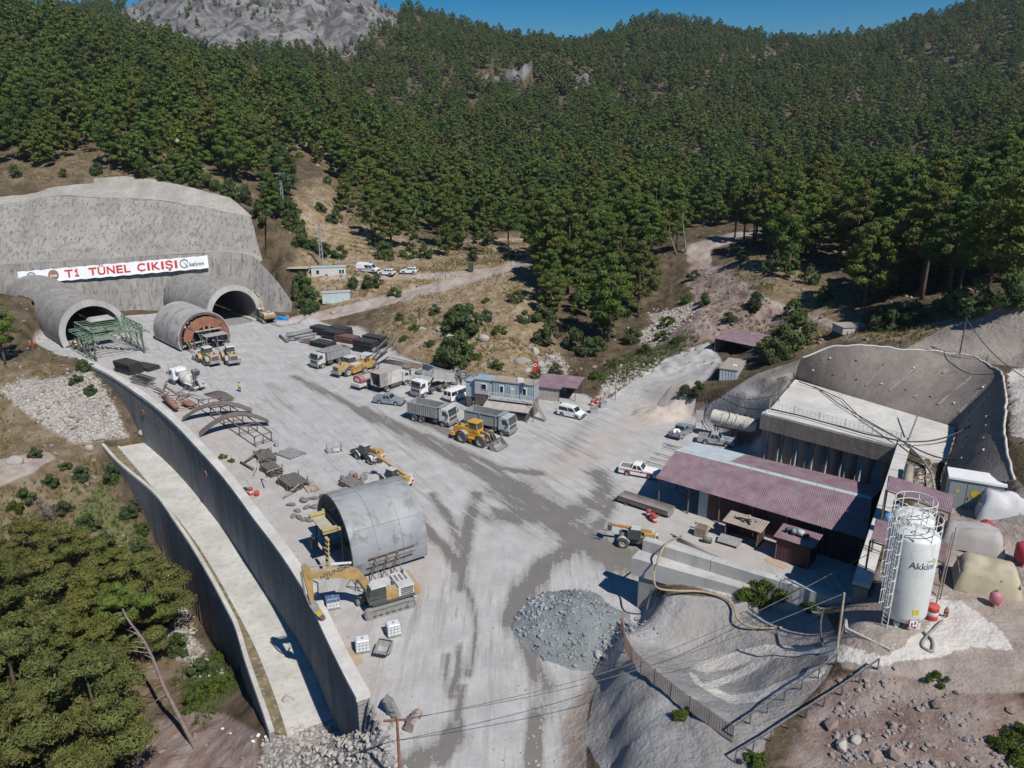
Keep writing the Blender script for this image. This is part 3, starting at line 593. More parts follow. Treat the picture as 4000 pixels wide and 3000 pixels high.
# ---- portal face in three tiers
b1 = [atY(*q) for q in [(-420,1062,192),(-200,1050,191.5),(0,1035,190.5),(200,1022,191),(420,1010,192),(650,995,193),(850,985,193.5),(930,988,193.5),(985,1000,193),(1030,1040,191.7),(1075,1090,190.2),(1120,1150,188.9),(1168,1218,187.2)]]
b1 = resample(smooth_path(b1, 4), 210)
base1 = [Vector((p.x, p.y-0.24*max(p.z, 0)-0.2, -0.6)) for p in b1]
t2 = [atY(*q) for q in [(-420,860,203.5),(-200,835,203.5),(0,800,203.5),(100,785,203.5),(200,768,203.5),(400,772,203.5),(600,785,203),(800,815,202),(980,848,200.5)]]
t2 = resample(smooth_path(t2, 4), 150)
t3 = [atY(*q) for q in [(-420,750,213),(-200,735,213),(0,722,213),(90,742,212.5),(150,735,212.5),(200,712,213),(300,700,213),(480,690,213),(600,700,212),(760,735,210.5),(900,775,207),(975,838,202)]]
t3 = resample(t3, 150)
pw = thing('portal_wall', 'tall grey sprayed concrete cut face in three tiers above the twin tunnel mouths', 'retaining wall', (0, 0, 0))
rows1 = []
NR = 24
for r in range(NR+1):
    f = r/NR; rows1.append([base1[k].lerp(b1[k], f) for k in range(210)])
rows1 = noisy_grid(rows1, 0.22, 4.5, 61)
mb = MB(); mb.add([v for row in rows1 for v in row], [])
def in_bore(v, grow=0.0):
    for c in RINGS:
        d = Vector(v)-c; u = d.dot(AX); w = d.dot(CH)
        if u > 0 and w*w+(d.z-2.5)**2 < (6.1+grow)**2: return True
    return False
for r in range(NR):
    for k in range(209):
        q = (r*210+k, r*210+k+1, (r+1)*210+k+1, (r+1)*210+k)
        cpt = sum((Vector(mb.v[i]) for i in q), Vector())/4
        if not in_bore(cpt): mb.f.append(q); mb.sm.append(True)
mb.build('lower_face', M_SHOT, pw)
lim = [p for p in b1 if p.x < -62.5]; lim = resample(lim, 150)
bb = [p+Vector((0, 2.4, 0.12)) for p in lim]
MB().grid(noisy_grid([lim, [p.lerp(q, .5) for p, q in zip(lim, bb)], bb], .1, 2, 3), True).build('lower_berm', M_SHOT2, pw)
MB().grid(noisy_grid([[a.lerp(b, r/16) for a, b in zip(bb, t2)] for r in range(17)], 0.3, 5, 63), True).build('upper_face', M_SHOT, pw)
tb = [p+Vector((0, 1.3, 0.05)) for p in t2]
MB().grid(noisy_grid([t2, tb], .15, 2, 5), True).build('upper_berm', M_SHOT2, pw)
MB().grid(noisy_grid([[a.lerp(b, r/12) for a, b in zip(tb, t3)] for r in range(13)], 0.9, 6, 65), True).build('crest_face', M_SHOT2, pw)
nails = MB()
for rows, cols, a, b in ((4, 44, base1, b1), (5, 46, bb, t2)):
    for r in range(rows):
        f = (r+0.7)/rows*0.95
        for k in range(cols):
            i = int((k+0.5*(r % 2)+0.25)/cols*(len(a)-1)); p = a[i].lerp(b[i], f)+Vector((0, -0.22, 0.02))
            if in_bore(p, 1.0) or p.z < 1.5: continue
            nails.box(p+Vector((random.uniform(-.3, .3), 0, random.uniform(-.2, .2))), (0.13, 0.16, 0.16))
tag(nails.build('nail_heads', M_STEEL, pw), kind='stuff')
wb = MB().tube([atY(600, 1245, 175).lerp(atY(900, 1180, 186), f)+Vector((0, 0, -1.2*math.sin(math.pi*f))) for f in [i/10 for i in range(11)]], 0.06, 5)
tag(wb.build('slack_cable', M_BLACK), 'black slack cable hanging across the portal face between the two tunnel tubes', 'cable')
# ---- tunnels
def arc(r, a0, a1, n, zc): return [(r*math.cos(R(a0+(a1-a0)*k/n)), zc+r*math.sin(R(a0+(a1-a0)*k/n))) for k in range(n+1)]
def tunnel(c, length, label):
    t = thing('tunnel', label, 'tunnel', c, math.atan2(AX.y, AX.x))   # local x runs into the hill
    n = 40; ao = (-22, 202)
    def shell(r, x0, x1, nx_=2, zc=2.5):
        pr = arc(r, *ao, n, zc); xs = [x0+(x1-x0)*i/nx_ for i in range(nx_+1)]
        return MB().grid([[(x, y, z) for y, z in pr] for x in xs], True)
    shell(6.5, 0.0, length, 12).build('tube_shell', M_SHOT, t)
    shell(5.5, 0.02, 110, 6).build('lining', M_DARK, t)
    o, i_ = arc(6.62, *ao, n, 2.5), arc(5.42, *ao, n, 2.5)
    rg = MB(); rg.grid([[(0.5, y, z) for y, z in o], [(-0.12, y, z) for y, z in o], [(-0.12, y, z) for y, z in i_], [(0.5, y, z) for y, z in i_]])
    rg.build('portal_ring', M_CONC, t)
    MB().box((54, 0, -0.05), (108, 10.6, 0.18)).build('tunnel_floor', M_GREYSTEEL, t)
    MB().box((110, 0, 3), (0.3, 14, 14)).build('light_plug', M_DARK, t)  # added plug deep in the bore, keeps stray light out of the open end
    for s in (-1, 1): MB().box((6, s*4.6, 0.2), (12, 1.0, 0.5)).build('side_kerb', M_CONC, t)
    return t
tunnel(RINGS[0], 52, 'long concrete tunnel tube behind the green steel gantry')
tunnel(RINGS[1], 26, 'short concrete tunnel tube beside the blue pipe bundles')
# ---- banner
def text_obj(name, body, size, m, parent, loc, depth=0.01, font_w=1.0, bold=0.0, rot=(R(90), 0, 0), sx=1.0):
    cu = bpy.data.curves.new(name, 'FONT'); cu.body = body; cu.size = size; cu.extrude = depth; cu.offset = bold; cu.align_x = 'LEFT'
    tmp = bpy.data.objects.new('tmp', cu); COL.objects.link(tmp); bpy.context.view_layer.update()
    dg = bpy.context.evaluated_depsgraph_get(); mesh = bpy.data.meshes.new_from_object(tmp.evaluated_get(dg))
    bpy.data.objects.remove(tmp); mesh.materials.clear(); mesh.materials.append(m)
    o = new_obj(name, mesh, parent); o.location = loc; o.rotation_euler = rot; o.scale = (sx, 1, 1); return o
pa, pb, pc = at(62, 1056, 0), None, None
BL, BR = atY(82, 1112, 189.6), atY(820, 1048, 192.2)
TL, TR = atY(62, 1058, 190.2), atY(810, 1006, 192.9)
bx = (BR-BL); blen = bx.length; bxn = bx.normalized(); bup = ((TL-BL)+(TR-BR)).normalized(); bn = bxn.cross(bup).normalized()
bup = bn.cross(bxn).normalized(); bh = ((TL-BL).length+(TR-BR).length)/2
ban = thing('banner', 'long white banner reading T1 TÜNEL ÇIKIŞI hung on the portal face', 'banner', BL+bn*0.7)
ban.rotation_euler = Matrix((bxn, -bn, bup)).transposed().to_euler()
M_WHITE = mat('banner white', (0.78, 0.79, 0.8), 0.8, 0.05, 0.4, dust=0.0)
M_RED = mat('banner red', (0.55, 0.05, 0.045), 0.8, 0.1, 0.6, dust=0)
M_BLUE = mat('banner blue', (0.10, 0.17, 0.30), 0.8, 0.1, 0.6, dust=0)
M_GREYI = mat('banner grey', (0.16, 0.19, 0.22), 0.8, 0.1, 0.6, dust=0)
M_BROWN = mat('banner brown', (0.35, 0.16, 0.07), 0.8, 0.1, 0.6, dust=0)
NB = 40
MB().grid([[(blen*i/NB, -0.02*math.sin(i*1.7)*(1 if j in (0, 3) else .4)-(0.10 if j == 0 else 0), bh*j/3+0.10*math.sin(i*2.1)*(1 if j in (0, 3) else 0)) for i in range(NB+1)] for j in range(4)], True).build('sheet', M_WHITE, ban)
u = blen/100.0
for ch, cx_, cw_ in (('T',24.5,4.3),('1',29.9,1.7),('T',37.0,4.3),('Ü',41.8,4.0),('N',46.6,4.2),('E',51.6,3.4),('L',55.7,3.2),('Ç',62.6,4.2),('I',67.9,1.3),('K',70.2,4.4),('I',75.3,1.3),('Ş',77.4,4.0),('I',82.4,1.3)):
    lt = text_obj('letter', ch, bh*0.84, M_RED, ban, (0, 0, 0), bold=0.05)
    if ch == '1':
        s1 = MB().prism([(0, 0), (1.3, 0), (1.3, .28), (.9, .28), (.9, 1.3), (.55, 1.3), (.0, .95), (.0, .66), (.5, .92), (.5, .28), (0, .28)], -.01, .01).mesh('letter'); s1.materials.append(M_RED); lt.data = s1; lt.rotation_euler = (0, 0, 0)
        lt.scale = (u*2.2/1.3, 1, bh*.84*.72/1.3); lt.location = (u*29.7, -.12, bh*.24); continue
    x0 = min(v.co.x for v in lt.data.vertices); x1 = max(v.co.x for v in lt.data.vertices); sx_ = u*cw_/(x1-x0)
    lt.scale = (sx_, 1, 1); lt.location = (u*cx_-x0*sx_, -0.12, bh*0.24)
lt2 = text_obj('name_lettering', 'kalyon', bh*0.46, M_GREYI, ban, (u*90.0, -0.12, bh*0.28), bold=0.02)
wid = max(v.co.x for v in lt2.data.vertices); lt2.scale = (u*7.8/wid, 1, 1)
def disc(cx, cz, r, n=20, a0=0, a1=360, r0=0.0, y=-0.12):
    mb = MB(); k0 = [R(a0+(a1-a0)*k/n) for k in range(n+1)]
    mb.grid([[(cx+r0*math.cos(a), y, cz+r0*math.sin(a)) for a in k0], [(cx+r*math.cos(a), y, cz+r*math.sin(a)) for a in k0]]); return mb
g = disc(u*7, bh*.5, bh*.38, 24, r0=bh*.33)
for q in (-.18, 0, .18): g.box((u*7+q*bh, -0.12, bh*.5), (0.07, 0.01, bh*.7)); g.box((u*7, -0.125, bh*(.5+q)), (bh*.7, 0.01, 0.06))
g.build('globe_emblem', M_BLUE, ban)
disc(u*7.4, bh*.46, bh*.50, 16, 190, 330, bh*.44, -.13).build('globe_swoosh', M_RED, ban)
e = disc(u*18.5, bh*.5, bh*.42, 28); e.build('round_emblem', M_BROWN, ban)
rd = MB(); rd.add([(u*18.5-bh*.26, -.14, bh*.18), (u*18.5+bh*.26, -.14, bh*.18), (u*18.5+bh*.05, -.14, bh*.9), (u*18.5-bh*.05, -.14, bh*.9)], [(0, 1, 2, 3)]); rd.build('emblem_road', M_GREYI, ban)
ko = text_obj('emblem_lettering', 'KGM', bh*.24, M_WHITE, ban, (u*18.5-bh*.24, -.16, bh*.36), bold=.01)
k = disc(u*87.5, bh*.52, bh*.36, 22, 30, 330, bh*.28); k.box((u*87.5+.05*bh, -.12, bh*.5), (0.1, .01, bh*.42), rot=(0, R(-35), 0)); k.box((u*87.5+.2*bh, -.12, bh*.5), (0.1, .01, bh*.42), rot=(0, R(35), 0)); k.build('ring_emblem', M_GREYI, ban)
# ---- left retaining wall, channel and outer wall
def strip_solid(pathA, pathB, zA0, zA1):
    """solid between two plan paths from z0(i) to z1(i)"""
    n = len(pathA); P = []
    for i in range(n):
        a, b = pathA[i], pathB[i]; z0 = zA0(i) if callable(zA0) else zA0; z1 = zA1(i) if callable(zA1) else zA1
        P.append([(a.x, a.y, z0), (a.x, a.y, z1), (b.x, b.y, z1), (b.x, b.y, z0)])
    mb = MB(); mb.grid([r+[r[0]] for r in P]); mb.add(P[0], [(0, 1, 2, 3)]); mb.add(P[-1], [(3, 2, 1, 0)]); return mb
rw = thing('retaining_wall', 'high curved retaining wall with pale coping along the edge of the yard', 'retaining wall', WALLS[0])
rw.location = (0, 0, 0)
strip_solid(offset_path(WALLS, 0.08), offset_path(WALLS, 1.05), -10.2, -0.12).build('wall_face', M_FACE, rw)
nseg = 12; per = (len(WALLS)-1)//nseg
WO = offset_path(WALLS, 1.18)
for k in range(nseg):
    i0, i1 = k*per, (k+1)*per if k < nseg-1 else len(WALLS)-1
    a = [p.copy() for p in WALLS[i0:i1+1]]; b = [p.copy() for p in WO[i0:i1+1]]
    a[-1] = a[-1].lerp(a[-2], .02); b[-1] = b[-1].lerp(b[-2], .02)
    strip_solid(a, b, -0.12, 0.35+0.012*(k % 2)).build('coping_stone', M_PALE, rw)
for px, py in ((575,1622),(816,1853)):
    w = at(px, py, -4); j = min(range(len(WALLS)), key=lambda i: abs(pixn(WALLS[i].x, WALLS[i].y, -3.0)[0]-px)+abs(pixn(WALLS[i].x, WALLS[i].y, -3.0)[1]-py))
    p = WALLS[j]; t = (WALLS[j+1]-WALLS[j-1]); t.z = 0; t.normalize(); nrm = Vector((t.y, -t.x, 0))
    o = MB().lathe([(0.42, 0), (0.55, 0), (0.55, 0.12), (0.42, 0.12), (0.42, 0)], 16).build('drain_ring', M_RUST, rw)
    o.location = (p.x, p.y, -2.6); o.rotation_euler = nrm.to_track_quat('Z', 'Y').to_euler()
cs = thing('channel', 'pale concrete flood channel of wide slabs below the curved retaining wall', 'channel', (0, 0, 0))
KS = resample(KERB, 61)
def closest(p, path): return min(path, key=lambda q: (q.x-p.x)**2+(q.y-p.y)**2)
WS = [closest(p, offset_path(WALLS, 0.15)) for p in KS]
WS = resample(smooth_path(resample(WS, 12), 6), 61)
for k in range(10):
    a, b = KS[k*6:k*6+7], WS[k*6:k*6+7]
    a = [p.copy() for p in a]; b = [p.copy() for p in b]; a[-1] = a[-1].lerp(a[-2], .07); b[-1] = b[-1].lerp(b[-2], .07)
    strip_solid(a, b, CHZ-0.3, CHZ+0.02*(k % 2)+0.01*(k % 3)).build('slab', M_SLAB, cs)
KO = offset_path(KS, -0.3)
for k in range(10):
    a, b = [p.copy() for p in KO[k*6:k*6+7]], [p.copy() for p in KS[k*6:k*6+7]]
    a[-1] = a[-1].lerp(a[-2], .05); b[-1] = b[-1].lerp(b[-2], .05)
    strip_solid(a, b, CHZ-0.3, CHZ+0.2).build('kerb_stone', M_SLAB, cs)
sl_ = [closest(p, offset_path(OUTW, 0.45)) for p in KO]; strip_solid(sl_, KO, CHZ-.3, CHZ+.19).build('gutter_silt', mat('mossy silt', (.17, .13, .065), .95, .35, .8, dust=.1, bump=.6, grime=(.33, .29, .24), coord='Object'), cs)
ow = thing('channel_wall', 'lower grey outer wall of the flood channel above the pine trees', 'retaining wall', (0, 0, 0))
strip_solid(offset_path(OUTW, -0.05), offset_path(OUTW, 0.72), -22.5, CHZ+0.18).build('wall_face', M_FACE, ow)
OS = resample(OUTW, 61); OO = offset_path(OS, 0.45)
for k in range(10):
    a, b = [p.copy() for p in OS[k*6:k*6+7]], [p.copy() for p in OO[k*6:k*6+7]]
    a[-1] = a[-1].lerp(a[-2], .03); b[-1] = b[-1].lerp(b[-2], .03)
    strip_solid(a, b, CHZ+0.18, CHZ+0.42).build('coping_stone', M_SLAB, ow)
# ---- notch walls round the works shed
def wall_run(mb, a, b, t0, t1, z0, z1, e0=0.0, e1=0.0):
    """upright block along a-b, from t0 to t1 across (positive = left of a-b)"""
    a = Vector(a); b = Vector(b); d = (b-a); d.z = 0; d.normalize(); n = Vector((-d.y, d.x, 0)); a2 = a-d*e0; b2 = b+d*e1
    mb.zprism([tuple((a2+n*t0)[:2]), tuple((b2+n*t0)[:2]), tuple((b2+n*t1)[:2]), tuple((a2+n*t1)[:2])], z0, z1); return mb
d1 = (NW1b-NW1a).normalized(); n1 = Vector((-d1.y, d1.x, 0)); L1 = (NW1b-NW1a).length
w1 = thing('pile_wall', 'brown bored pile wall with a deep concrete cap beam behind the works shed', 'retaining wall', NW1a, math.atan2(d1.y, d1.x))
MB().box((L1/2-0.5, 1.15, 3.3), (L1+1.0, 0.5, 7.4)).build('infill_wall', M_SHOTB, w1)
MB().box((L1/2, -0.75, 7.42), (L1+0.4, 2.3, 2.0)).build('cap_beam', M_SHOTB, w1)
MB().box((L1/2, -0.65, 8.52), (L1+0.3, 2.3, 0.22)).build('beam_coping', M_PALE, w1)
for k in range(8):
    pr = [(0.72+0.06*math.sin(k*3+j), -0.3+j*0.75) for j in range(9)]+[(0.42, 6.1), (0.08, 6.42)]
    MB().lathe(pr, 12, c=(1.1+k*(L1-2)/7.0, 0.2, 0)).build('pile', M_SHOTB, w1)
w2 = thing('side_wall', 'concrete side wall with a pale top between the works shed and the silo terrace', 'retaining wall', (0, 0, 0))
wall_run(MB(), NW1b, NW2b, 0.0, 1.1, -0.3, 8.55, 1.2, 1.0).build('wall_face', M_SHOTB, w2)
NS = 7
for k in range(NS):
    a = NW1b.lerp(NW2b, k/NS); b = NW1b.lerp(NW2b, (k+1)/NS-0.004)
    wall_run(MB(), a, b, -0.12, 1.2, 8.55, 8.86+0.01*(k % 2), 1.0 if k == 0 else 0, 0.9 if k == NS-1 else 0).build('coping_stone', M_PALE, w2)
fw = thing('abutment_wall', 'stepped grey concrete abutment wall above the sprayed concrete basin', 'retaining wall', (0, 0, 0))
fd = (NW2b-NFWa).normalized(); fn = Vector((-fd.y, fd.x, 0))
SEG = [0.0, 0.36, 0.69, 1.0]
for k in range(3):
    wall_run(MB(), NFWa.lerp(NW2b, SEG[k]), NFWa.lerp(NW2b, SEG[k+1]-(0.003 if k < 2 else 0)), -0.05, 0.75, -0.2, 6.45).build('parapet', M_CONC, fw)
A2 = NFWa-fd*0.3
lb = MB(); L2 = 11.0
q = [A2-fn*0.06, A2+fd*L2-fn*0.06, A2+fd*L2-fn*1.0, A2-fn*1.75]
lb.zprism([p[:2] for p in q], 3.55, 5.3).build('ledge_block', M_CONC, fw)
q = [A2+fd*0.7-fn*0.05, A2+fd*8-fn*0.05, A2+fd*8-fn*1.2, A2+fd*0.7-fn*1.45]
MB().zprism([p[:2] for p in q], -0.2, 3.55).build('stem', M_SHOT, fw)
# ---- steep cut faces behind and beside the white platform
cf_ = thing('cut_slope', 'steep brown shotcrete cut face curving round the white platform behind the works shed', 'retaining wall', (0, 0, 0))
cb_, cc_ = resample(smooth_path(CUT_B, 5), 120), resample(smooth_path(CUT_C, 5), 120)
rows = []
for r in range(15):
    f = r/14; rows.append([a.lerp(b, f**1.0)+Vector((0, 0, .5*math.sin(math.pi*f)**.8-.15*(r == 0))) for a, b in zip(cb_, cc_)])
A = np.array([[tuple(p) for p in row] for row in rows]); n_ = fbm(A[..., 0]*1.0, A[..., 1]+A[..., 2], 2.2, 4, 71); A[..., 2] += n_*.35; A[..., 0] += n_*.2; A[-1, :, 2] += .1
MB().grid([[tuple(v) for v in row] for row in A], True).build('cut_face', M_SHOTB, cf_)
MB().tube([tuple(v+np.array([.1, .1, .05])) for v in A[-1]], .13, 5).build('crest_lip', M_PALE, cf_)
for k in range(9):
    i = 26+k*8; a, b = Vector(A[3, i]), Vector(A[10, i]); m = MB(); m.bar(a+Vector((0, -.03, .06)), b+Vector((0, -.03, .06)), .3, .05); m.build('drain_streak', M_SHOT2, cf_)
for r in (4, 9):
    for k in range(13): v = A[r, 6+k*8+4*(r % 2)]; MB().box(tuple(v+np.array([0, -.05, .05])), (.2, .2, .2), rot=(R(45), 0, 0)).build('nail_plate', M_STEEL if k % 3 else M_PALE, cf_)
ps = thing('platform_slab', 'flat pale concrete platform slab behind the cap beam of the pile wall', 'platform', (0, 0, 0)); MB().zprism(PLAT, 8.0, 8.62).build('slab', M_PALE, ps)
# ================================================================ MACHINES (local axes: x forward, y left, z up)
MESHES = {}
def shared(key, fn):
    if key not in MESHES: MESHES[key] = fn()
    return MESHES[key]
M_TYRE = mat('dusty tyre rubber', (0.055, 0.053, 0.05), 0.9, 0.25, 3, dust=0.45)
M_RIMG = mat('dusty rim', (0.30, 0.295, 0.28), 0.6, 0.2, 3, dust=0.3)
M_RIMY = mat('yellow rim', (0.42, 0.27, 0.05), 0.6, 0.2, 3, dust=0.5)
M_DUSTW = mat('dusty white paint', (0.56, 0.56, 0.55), 0.5, 0.1, 1, dust=0.45)
M_CLEANW = mat('white paint', (0.78, 0.79, 0.8), 0.35, 0.04, 1, dust=0.1)
M_SILVER = mat('silver paint', (0.26, 0.32, 0.36), 0.35, 0.1, 1, dust=0.35, metal=0.3)
M_YEL = mat('machine yellow', (0.46, 0.27, 0.05), 0.55, 0.2, 1.2, dust=0.5)
M_YELC = mat('clean machine yellow', (0.58, 0.30, 0.03), 0.45, 0.1, 1.2, dust=0.15)
M_OCHRE = mat('ochre machine paint', (0.40, 0.245, 0.075), 0.6, 0.2, 1.2, dust=0.55)
M_DGREY = mat('dark chassis', (0.06, 0.06, 0.062), 0.7, 0.2, 2, dust=0.5)
M_MGREY = mat('dusty tipper steel', (0.27, 0.27, 0.275), 0.6, 0.15, 1.2, dust=0.5)
M_TRACK = mat('dusty track steel', (0.22, 0.215, 0.205), 0.8, 0.2, 3, dust=0.6)
M_LAMP = mat('headlamp', (0.7, 0.7, 0.68), 0.2, 0.05, 2, dust=0.2)
M_TAIL = mat('tail lamp red', (0.45, 0.03, 0.03), 0.3, 0.1, 2, dust=0.2)
M_GLASS = glass()
M_GLASSD = mat('dusty cab glass', (0.045, 0.055, 0.055), 0.25, 0.2, 1.5, dust=0.22, spec=0.5)
def wheel(parent, x, y, r, w, rim=None, name='wheel', lugs=False, z=None):
    rim = rim or M_RIMG
    def tm():
        mb = MB(); h = w/2
        mb.lathe([(r*.58, -h*.8), (r*.62, -h), (r*.93, -h), (r, -h*.72), (r, h*.72), (r*.93, h), (r*.62, h), (r*.58, h*.8)], 20, 'y')
        if lugs:
            for k in range(18):
                a = 2*math.pi*k/18
                for s in (-1, 1):
                    mb.box(((r*1.0)*math.cos(a+s*.08), s*h*.5, (r*1.0)*math.sin(a+s*.08)), (r*.07, h*.95, r*.16), rot=(0, -a, s*.35))
        m_ = mb.mesh('wheel'); m_.materials.append(M_TYRE); return m_
    def rm():
        mb = MB(); mb.lathe([(0.0, w*.30), (r*.16, w*.30), (r*.2, w*.2), (r*.48, w*.18), (r*.56, w*.42), (r*.60, w*.42), (r*.60, -w*.42), (r*.5, -w*.2), (0.0, -w*.2)], 16, 'y')
        for k in range(6):
            a = k*math.pi/3; mb.cyl((r*.32*math.cos(a), w*.18, r*.32*math.sin(a)), (r*.32*math.cos(a), w*.24, r*.32*math.sin(a)), r*.05, 5)
        m_ = mb.mesh('rim'); m_.materials.append(rim); return m_
    o = new_obj(name, shared(('tyre', r, w, lugs), tm), parent); o.location = (x, y, r if z is None else z)
    if y < 0: o.rotation_euler = (0, 0, math.pi)
    new_obj('rim', shared(('rim', r, w, rim.name), rm), o); return o
def place(p_rear, p_front, z=0.0):
    """ground position and heading from two photograph points under a machine's centre line"""
    a, b = at(*p_rear, z), at(*p_front, z); d = b-a; c = (a+b)/2
    return c, math.atan2(d.y, d.x)
def ground_z(c): return hq(c.x, c.y)
# ---------------------------------------------------------------- road vehicles
def car(kind, paint, label, cat, name, loc, rz, stripe=None, open_door=False, load=None):
    """pickup, van (small panel van), bus (minibus), suv, ambulance"""
    t = thing(name, label, cat, loc, rz); B = MB
    S = dict(pickup=(5.2, 1.8, 0.36, 0.78), van=(4.3, 1.75, 0.33, 0.72), bus=(5.1, 1.95, 0.35, 0.72), suv=(4.35, 1.8, 0.36, 0.74), ambulance=(5.8, 2.0, 0.36, 0.7))[kind]
    Ln, Wd, wr, wz = S; h = Ln/2; y = Wd/2
    fx, rx = {'pickup': (1.52, -1.45), 'van': (1.35, -1.3), 'bus': (1.75, -1.35), 'suv': (1.35, -1.3), 'ambulance': (2.0, -1.75)}[kind]
    def arch(cx): return [(cx-wr*1.25, 0.32), (cx-wr*1.1, 0.6), (cx-wr*.6, wz+.05), (cx+wr*.6, wz+.05), (cx+wr*1.1, 0.6), (cx+wr*1.25, 0.32)]
    side_top = {'pickup': [(h, 0.62), (h-.05, .88), (h-.35, .98), (.85, 1.08), (-0.9, 1.08), (-.95, 1.05), (-h+.03, 1.05), (-h, .7)],
                'van': [(h, .55), (h-.06, .8), (h-.7, 1.02), (-h+.02, 1.05), (-h, .6)],
                'bus': [(h, .55), (h-.06, .85), (h-.55, 1.1), (-h+.02, 1.15), (-h, .6)],
                'suv': [(h, .6), (h-.06, .88), (h-.9, 1.05), (-h+.05, 1.08), (-h, .65)],
                'ambulance': [(h, .55), (h-.06, .85), (h-.75, 1.15), (-h+.02, 1.2), (-h, .6)]}[kind]
    prof = side_top+[(-h+.02, .38)]+arch(rx)+arch(fx)+[(h-.02, .34)]
    b = B(); b.prism(prof, -y, y); b.build('body', paint, t)
    gz = 1.02
    cab = {'pickup': (.78, .15, -.75, -.98, 1.74), 'van': (1.35, .62, -h+.25, -h+.1, 1.82), 'bus': (1.95, 1.3, -h+.15, -h+.04, 1.98), 'suv': (.85, .15, -1.75, -h+.12, 1.68), 'ambulance': (2.05, 1.25, -h+.12, -h+.02, 2.05)}[kind]
    wx0, wx1, rx1, rx0, zt = cab; ins = .16 if kind in ('pickup', 'suv') else .1
    # greenhouse: dark glass core, roof and pillars in paint
    def frus(x0b, x1b, x0t, x1t, yb, yt, z0, z1):
        m = B(); m.add([(x0b, -yb, z0), (x1b, -yb, z0), (x1b, yb, z0), (x0b, yb, z0), (x0t, -yt, z1), (x1t, -yt, z1), (x1t, yt, z1), (x0t, yt, z1)], [(0, 3, 2, 1), (4, 5, 6, 7), (0, 1, 5, 4), (1, 2, 6, 5), (2, 3, 7, 6), (3, 0, 4, 7)]); return m
    frus(rx0, wx0, rx1, wx1, y-.02, y-ins, gz, zt-.06).build('cabin', paint, t)
    roofz = zt-.06
    rf = B(); nr = 5
    rf.grid([[(rx1+(wx1-rx1)*i/4, (y-ins)*s, roofz+.075*math.cos(s*1.45)*(1-.5*abs(i/4-.5))) for s in np.linspace(-1, 1, nr)] for i in range(5)], True); rf.build('roof', paint, t)
    def on_side(x, z, s, off=.012):   # point on the greenhouse flank
        f = (z-gz)/(zt-.06-gz); yy = (y-.02)*(1-f)+(y-ins)*f; return (x, s*(yy+off), z)
    zlo, zhi = gz+.08, zt-.16
    def xr(z): f = (z-gz)/(zt-.06-gz); return rx0+(rx1-rx0)*f
    def xw(z): f = (z-gz)/(zt-.06-gz); return wx0+(wx1-wx0)*f
    splits = {'pickup': (0.0, .5, 1.0), 'van': (0.0, .6, 1.0), 'bus': (0.0, .36, .68, 1.0), 'suv': (0, .3, .62, 1.0), 'ambulance': (0.52, .80, 1.0)}[kind]
    for s in (-1, 1):
        for a, c in zip(splits, splits[1:]):
            q = []
            for f, z in ((a, zlo), (c, zlo), (c, zhi), (a, zhi)):
                x = xr(z)+.08+(xw(z)-.1-xr(z)-.08)*f
                x += .05 if f == a else -.05
                q.append(on_side(x, z, s))
            if kind == 'van' and a == 0: pass
            B().add(q, [(0, 1, 2, 3)]).build('side_window', M_GLASS, t)
    ws = [(xw(zlo)+.012, -y+.14, zlo-.02), (xw(zlo)+.012, y-.14, zlo-.02), (xw(zhi)+.012, y-ins-.06, zhi+.04), (xw(zhi)+.012, -y+ins+.06, zhi+.04)]
    B().add(ws, [(0, 1, 2, 3)]).build('windscreen', M_GLASS, t)
    rw_ = [(xr(zlo)-.012, -y+.16, zlo), (xr(zlo)-.012, y-.16, zlo), (xr(zhi)-.012, y-ins-.08, zhi), (xr(zhi)-.012, -y+ins+.08, zhi)]
    if kind == 'bus':
        for s in (-1, 1):
            B().add([(xr(zlo)-.012, s*.06, zlo), (xr(zlo)-.012, s*(y-.2), zlo), (xr(zhi)-.012, s*(y-ins-.1), zhi), (xr(zhi)-.012, s*.06, zhi)], [(0, 1, 2, 3)]).build('rear_window', M_GLASS, t)
    else: B().add(rw_, [(0, 1, 2, 3)]).build('rear_window', M_GLASS, t)
    for sx in (fx, rx):
        for s in (-1, 1): wheel(t, sx, s*(y-.13), wr, .24)
    B().box((h+.01, 0, .5), (.16, Wd-.06, .26)).build('front_bumper', M_DGREY if kind != 'suv' else M_MGREY, t)
    B().box((-h-.01, 0, .52), (.14, Wd-.06, .2)).build('rear_bumper', M_DGREY, t)
    B().box((h-.02, 0, .74), (.06, 1.0, .16)).build('grille', M_DGREY, t)
    for s in (-1, 1):
        B().box((h-.06, s*(y-.2), .76), (.14, .32, .17)).build('headlight', M_LAMP, t)
        B().box((-h+.0, s*(y-.09), .88), (.06, .14, .3)).build('tail_light', M_TAIL, t)
        B().box((wx0-.12, s*(y+.09), 1.12), (.1, .2, .16)).build('mirror', paint, t)
        B().box((0.0, s*(y+.005), .86), (.16, .03, .04)).build('door_handle', M_DGREY, t)
    if kind == 'pickup':
        bd = B(); L0, L1 = -h+.08, -1.02
        bd.box(((L0+L1)/2, 0, 1.062), (L1-L0, Wd-.24, .02)); bd.build('load_bed', M_DGREY, t)
        for s in (-1, 1): B().box(((L0+L1)/2, s*(y-.06), 1.1), (L1-L0, .12, .12)).build('bed_rail', paint, t)
        B().box((-h+.05, 0, 1.1), (.1, Wd-.1, .14)).build('tailgate', paint, t)
        if load:
            m = B()
            for k in range(5): m.lathe([(0.0, -.16), (.2, -.12), (.28, 0), (.18, .14), (0, .18)], 8, c=(-1.5-.25*k, .4*math.sin(k*2.3), 1.22+.05*(k % 2)))
            tag(m.build('load_sacks', load, t), kind='stuff')
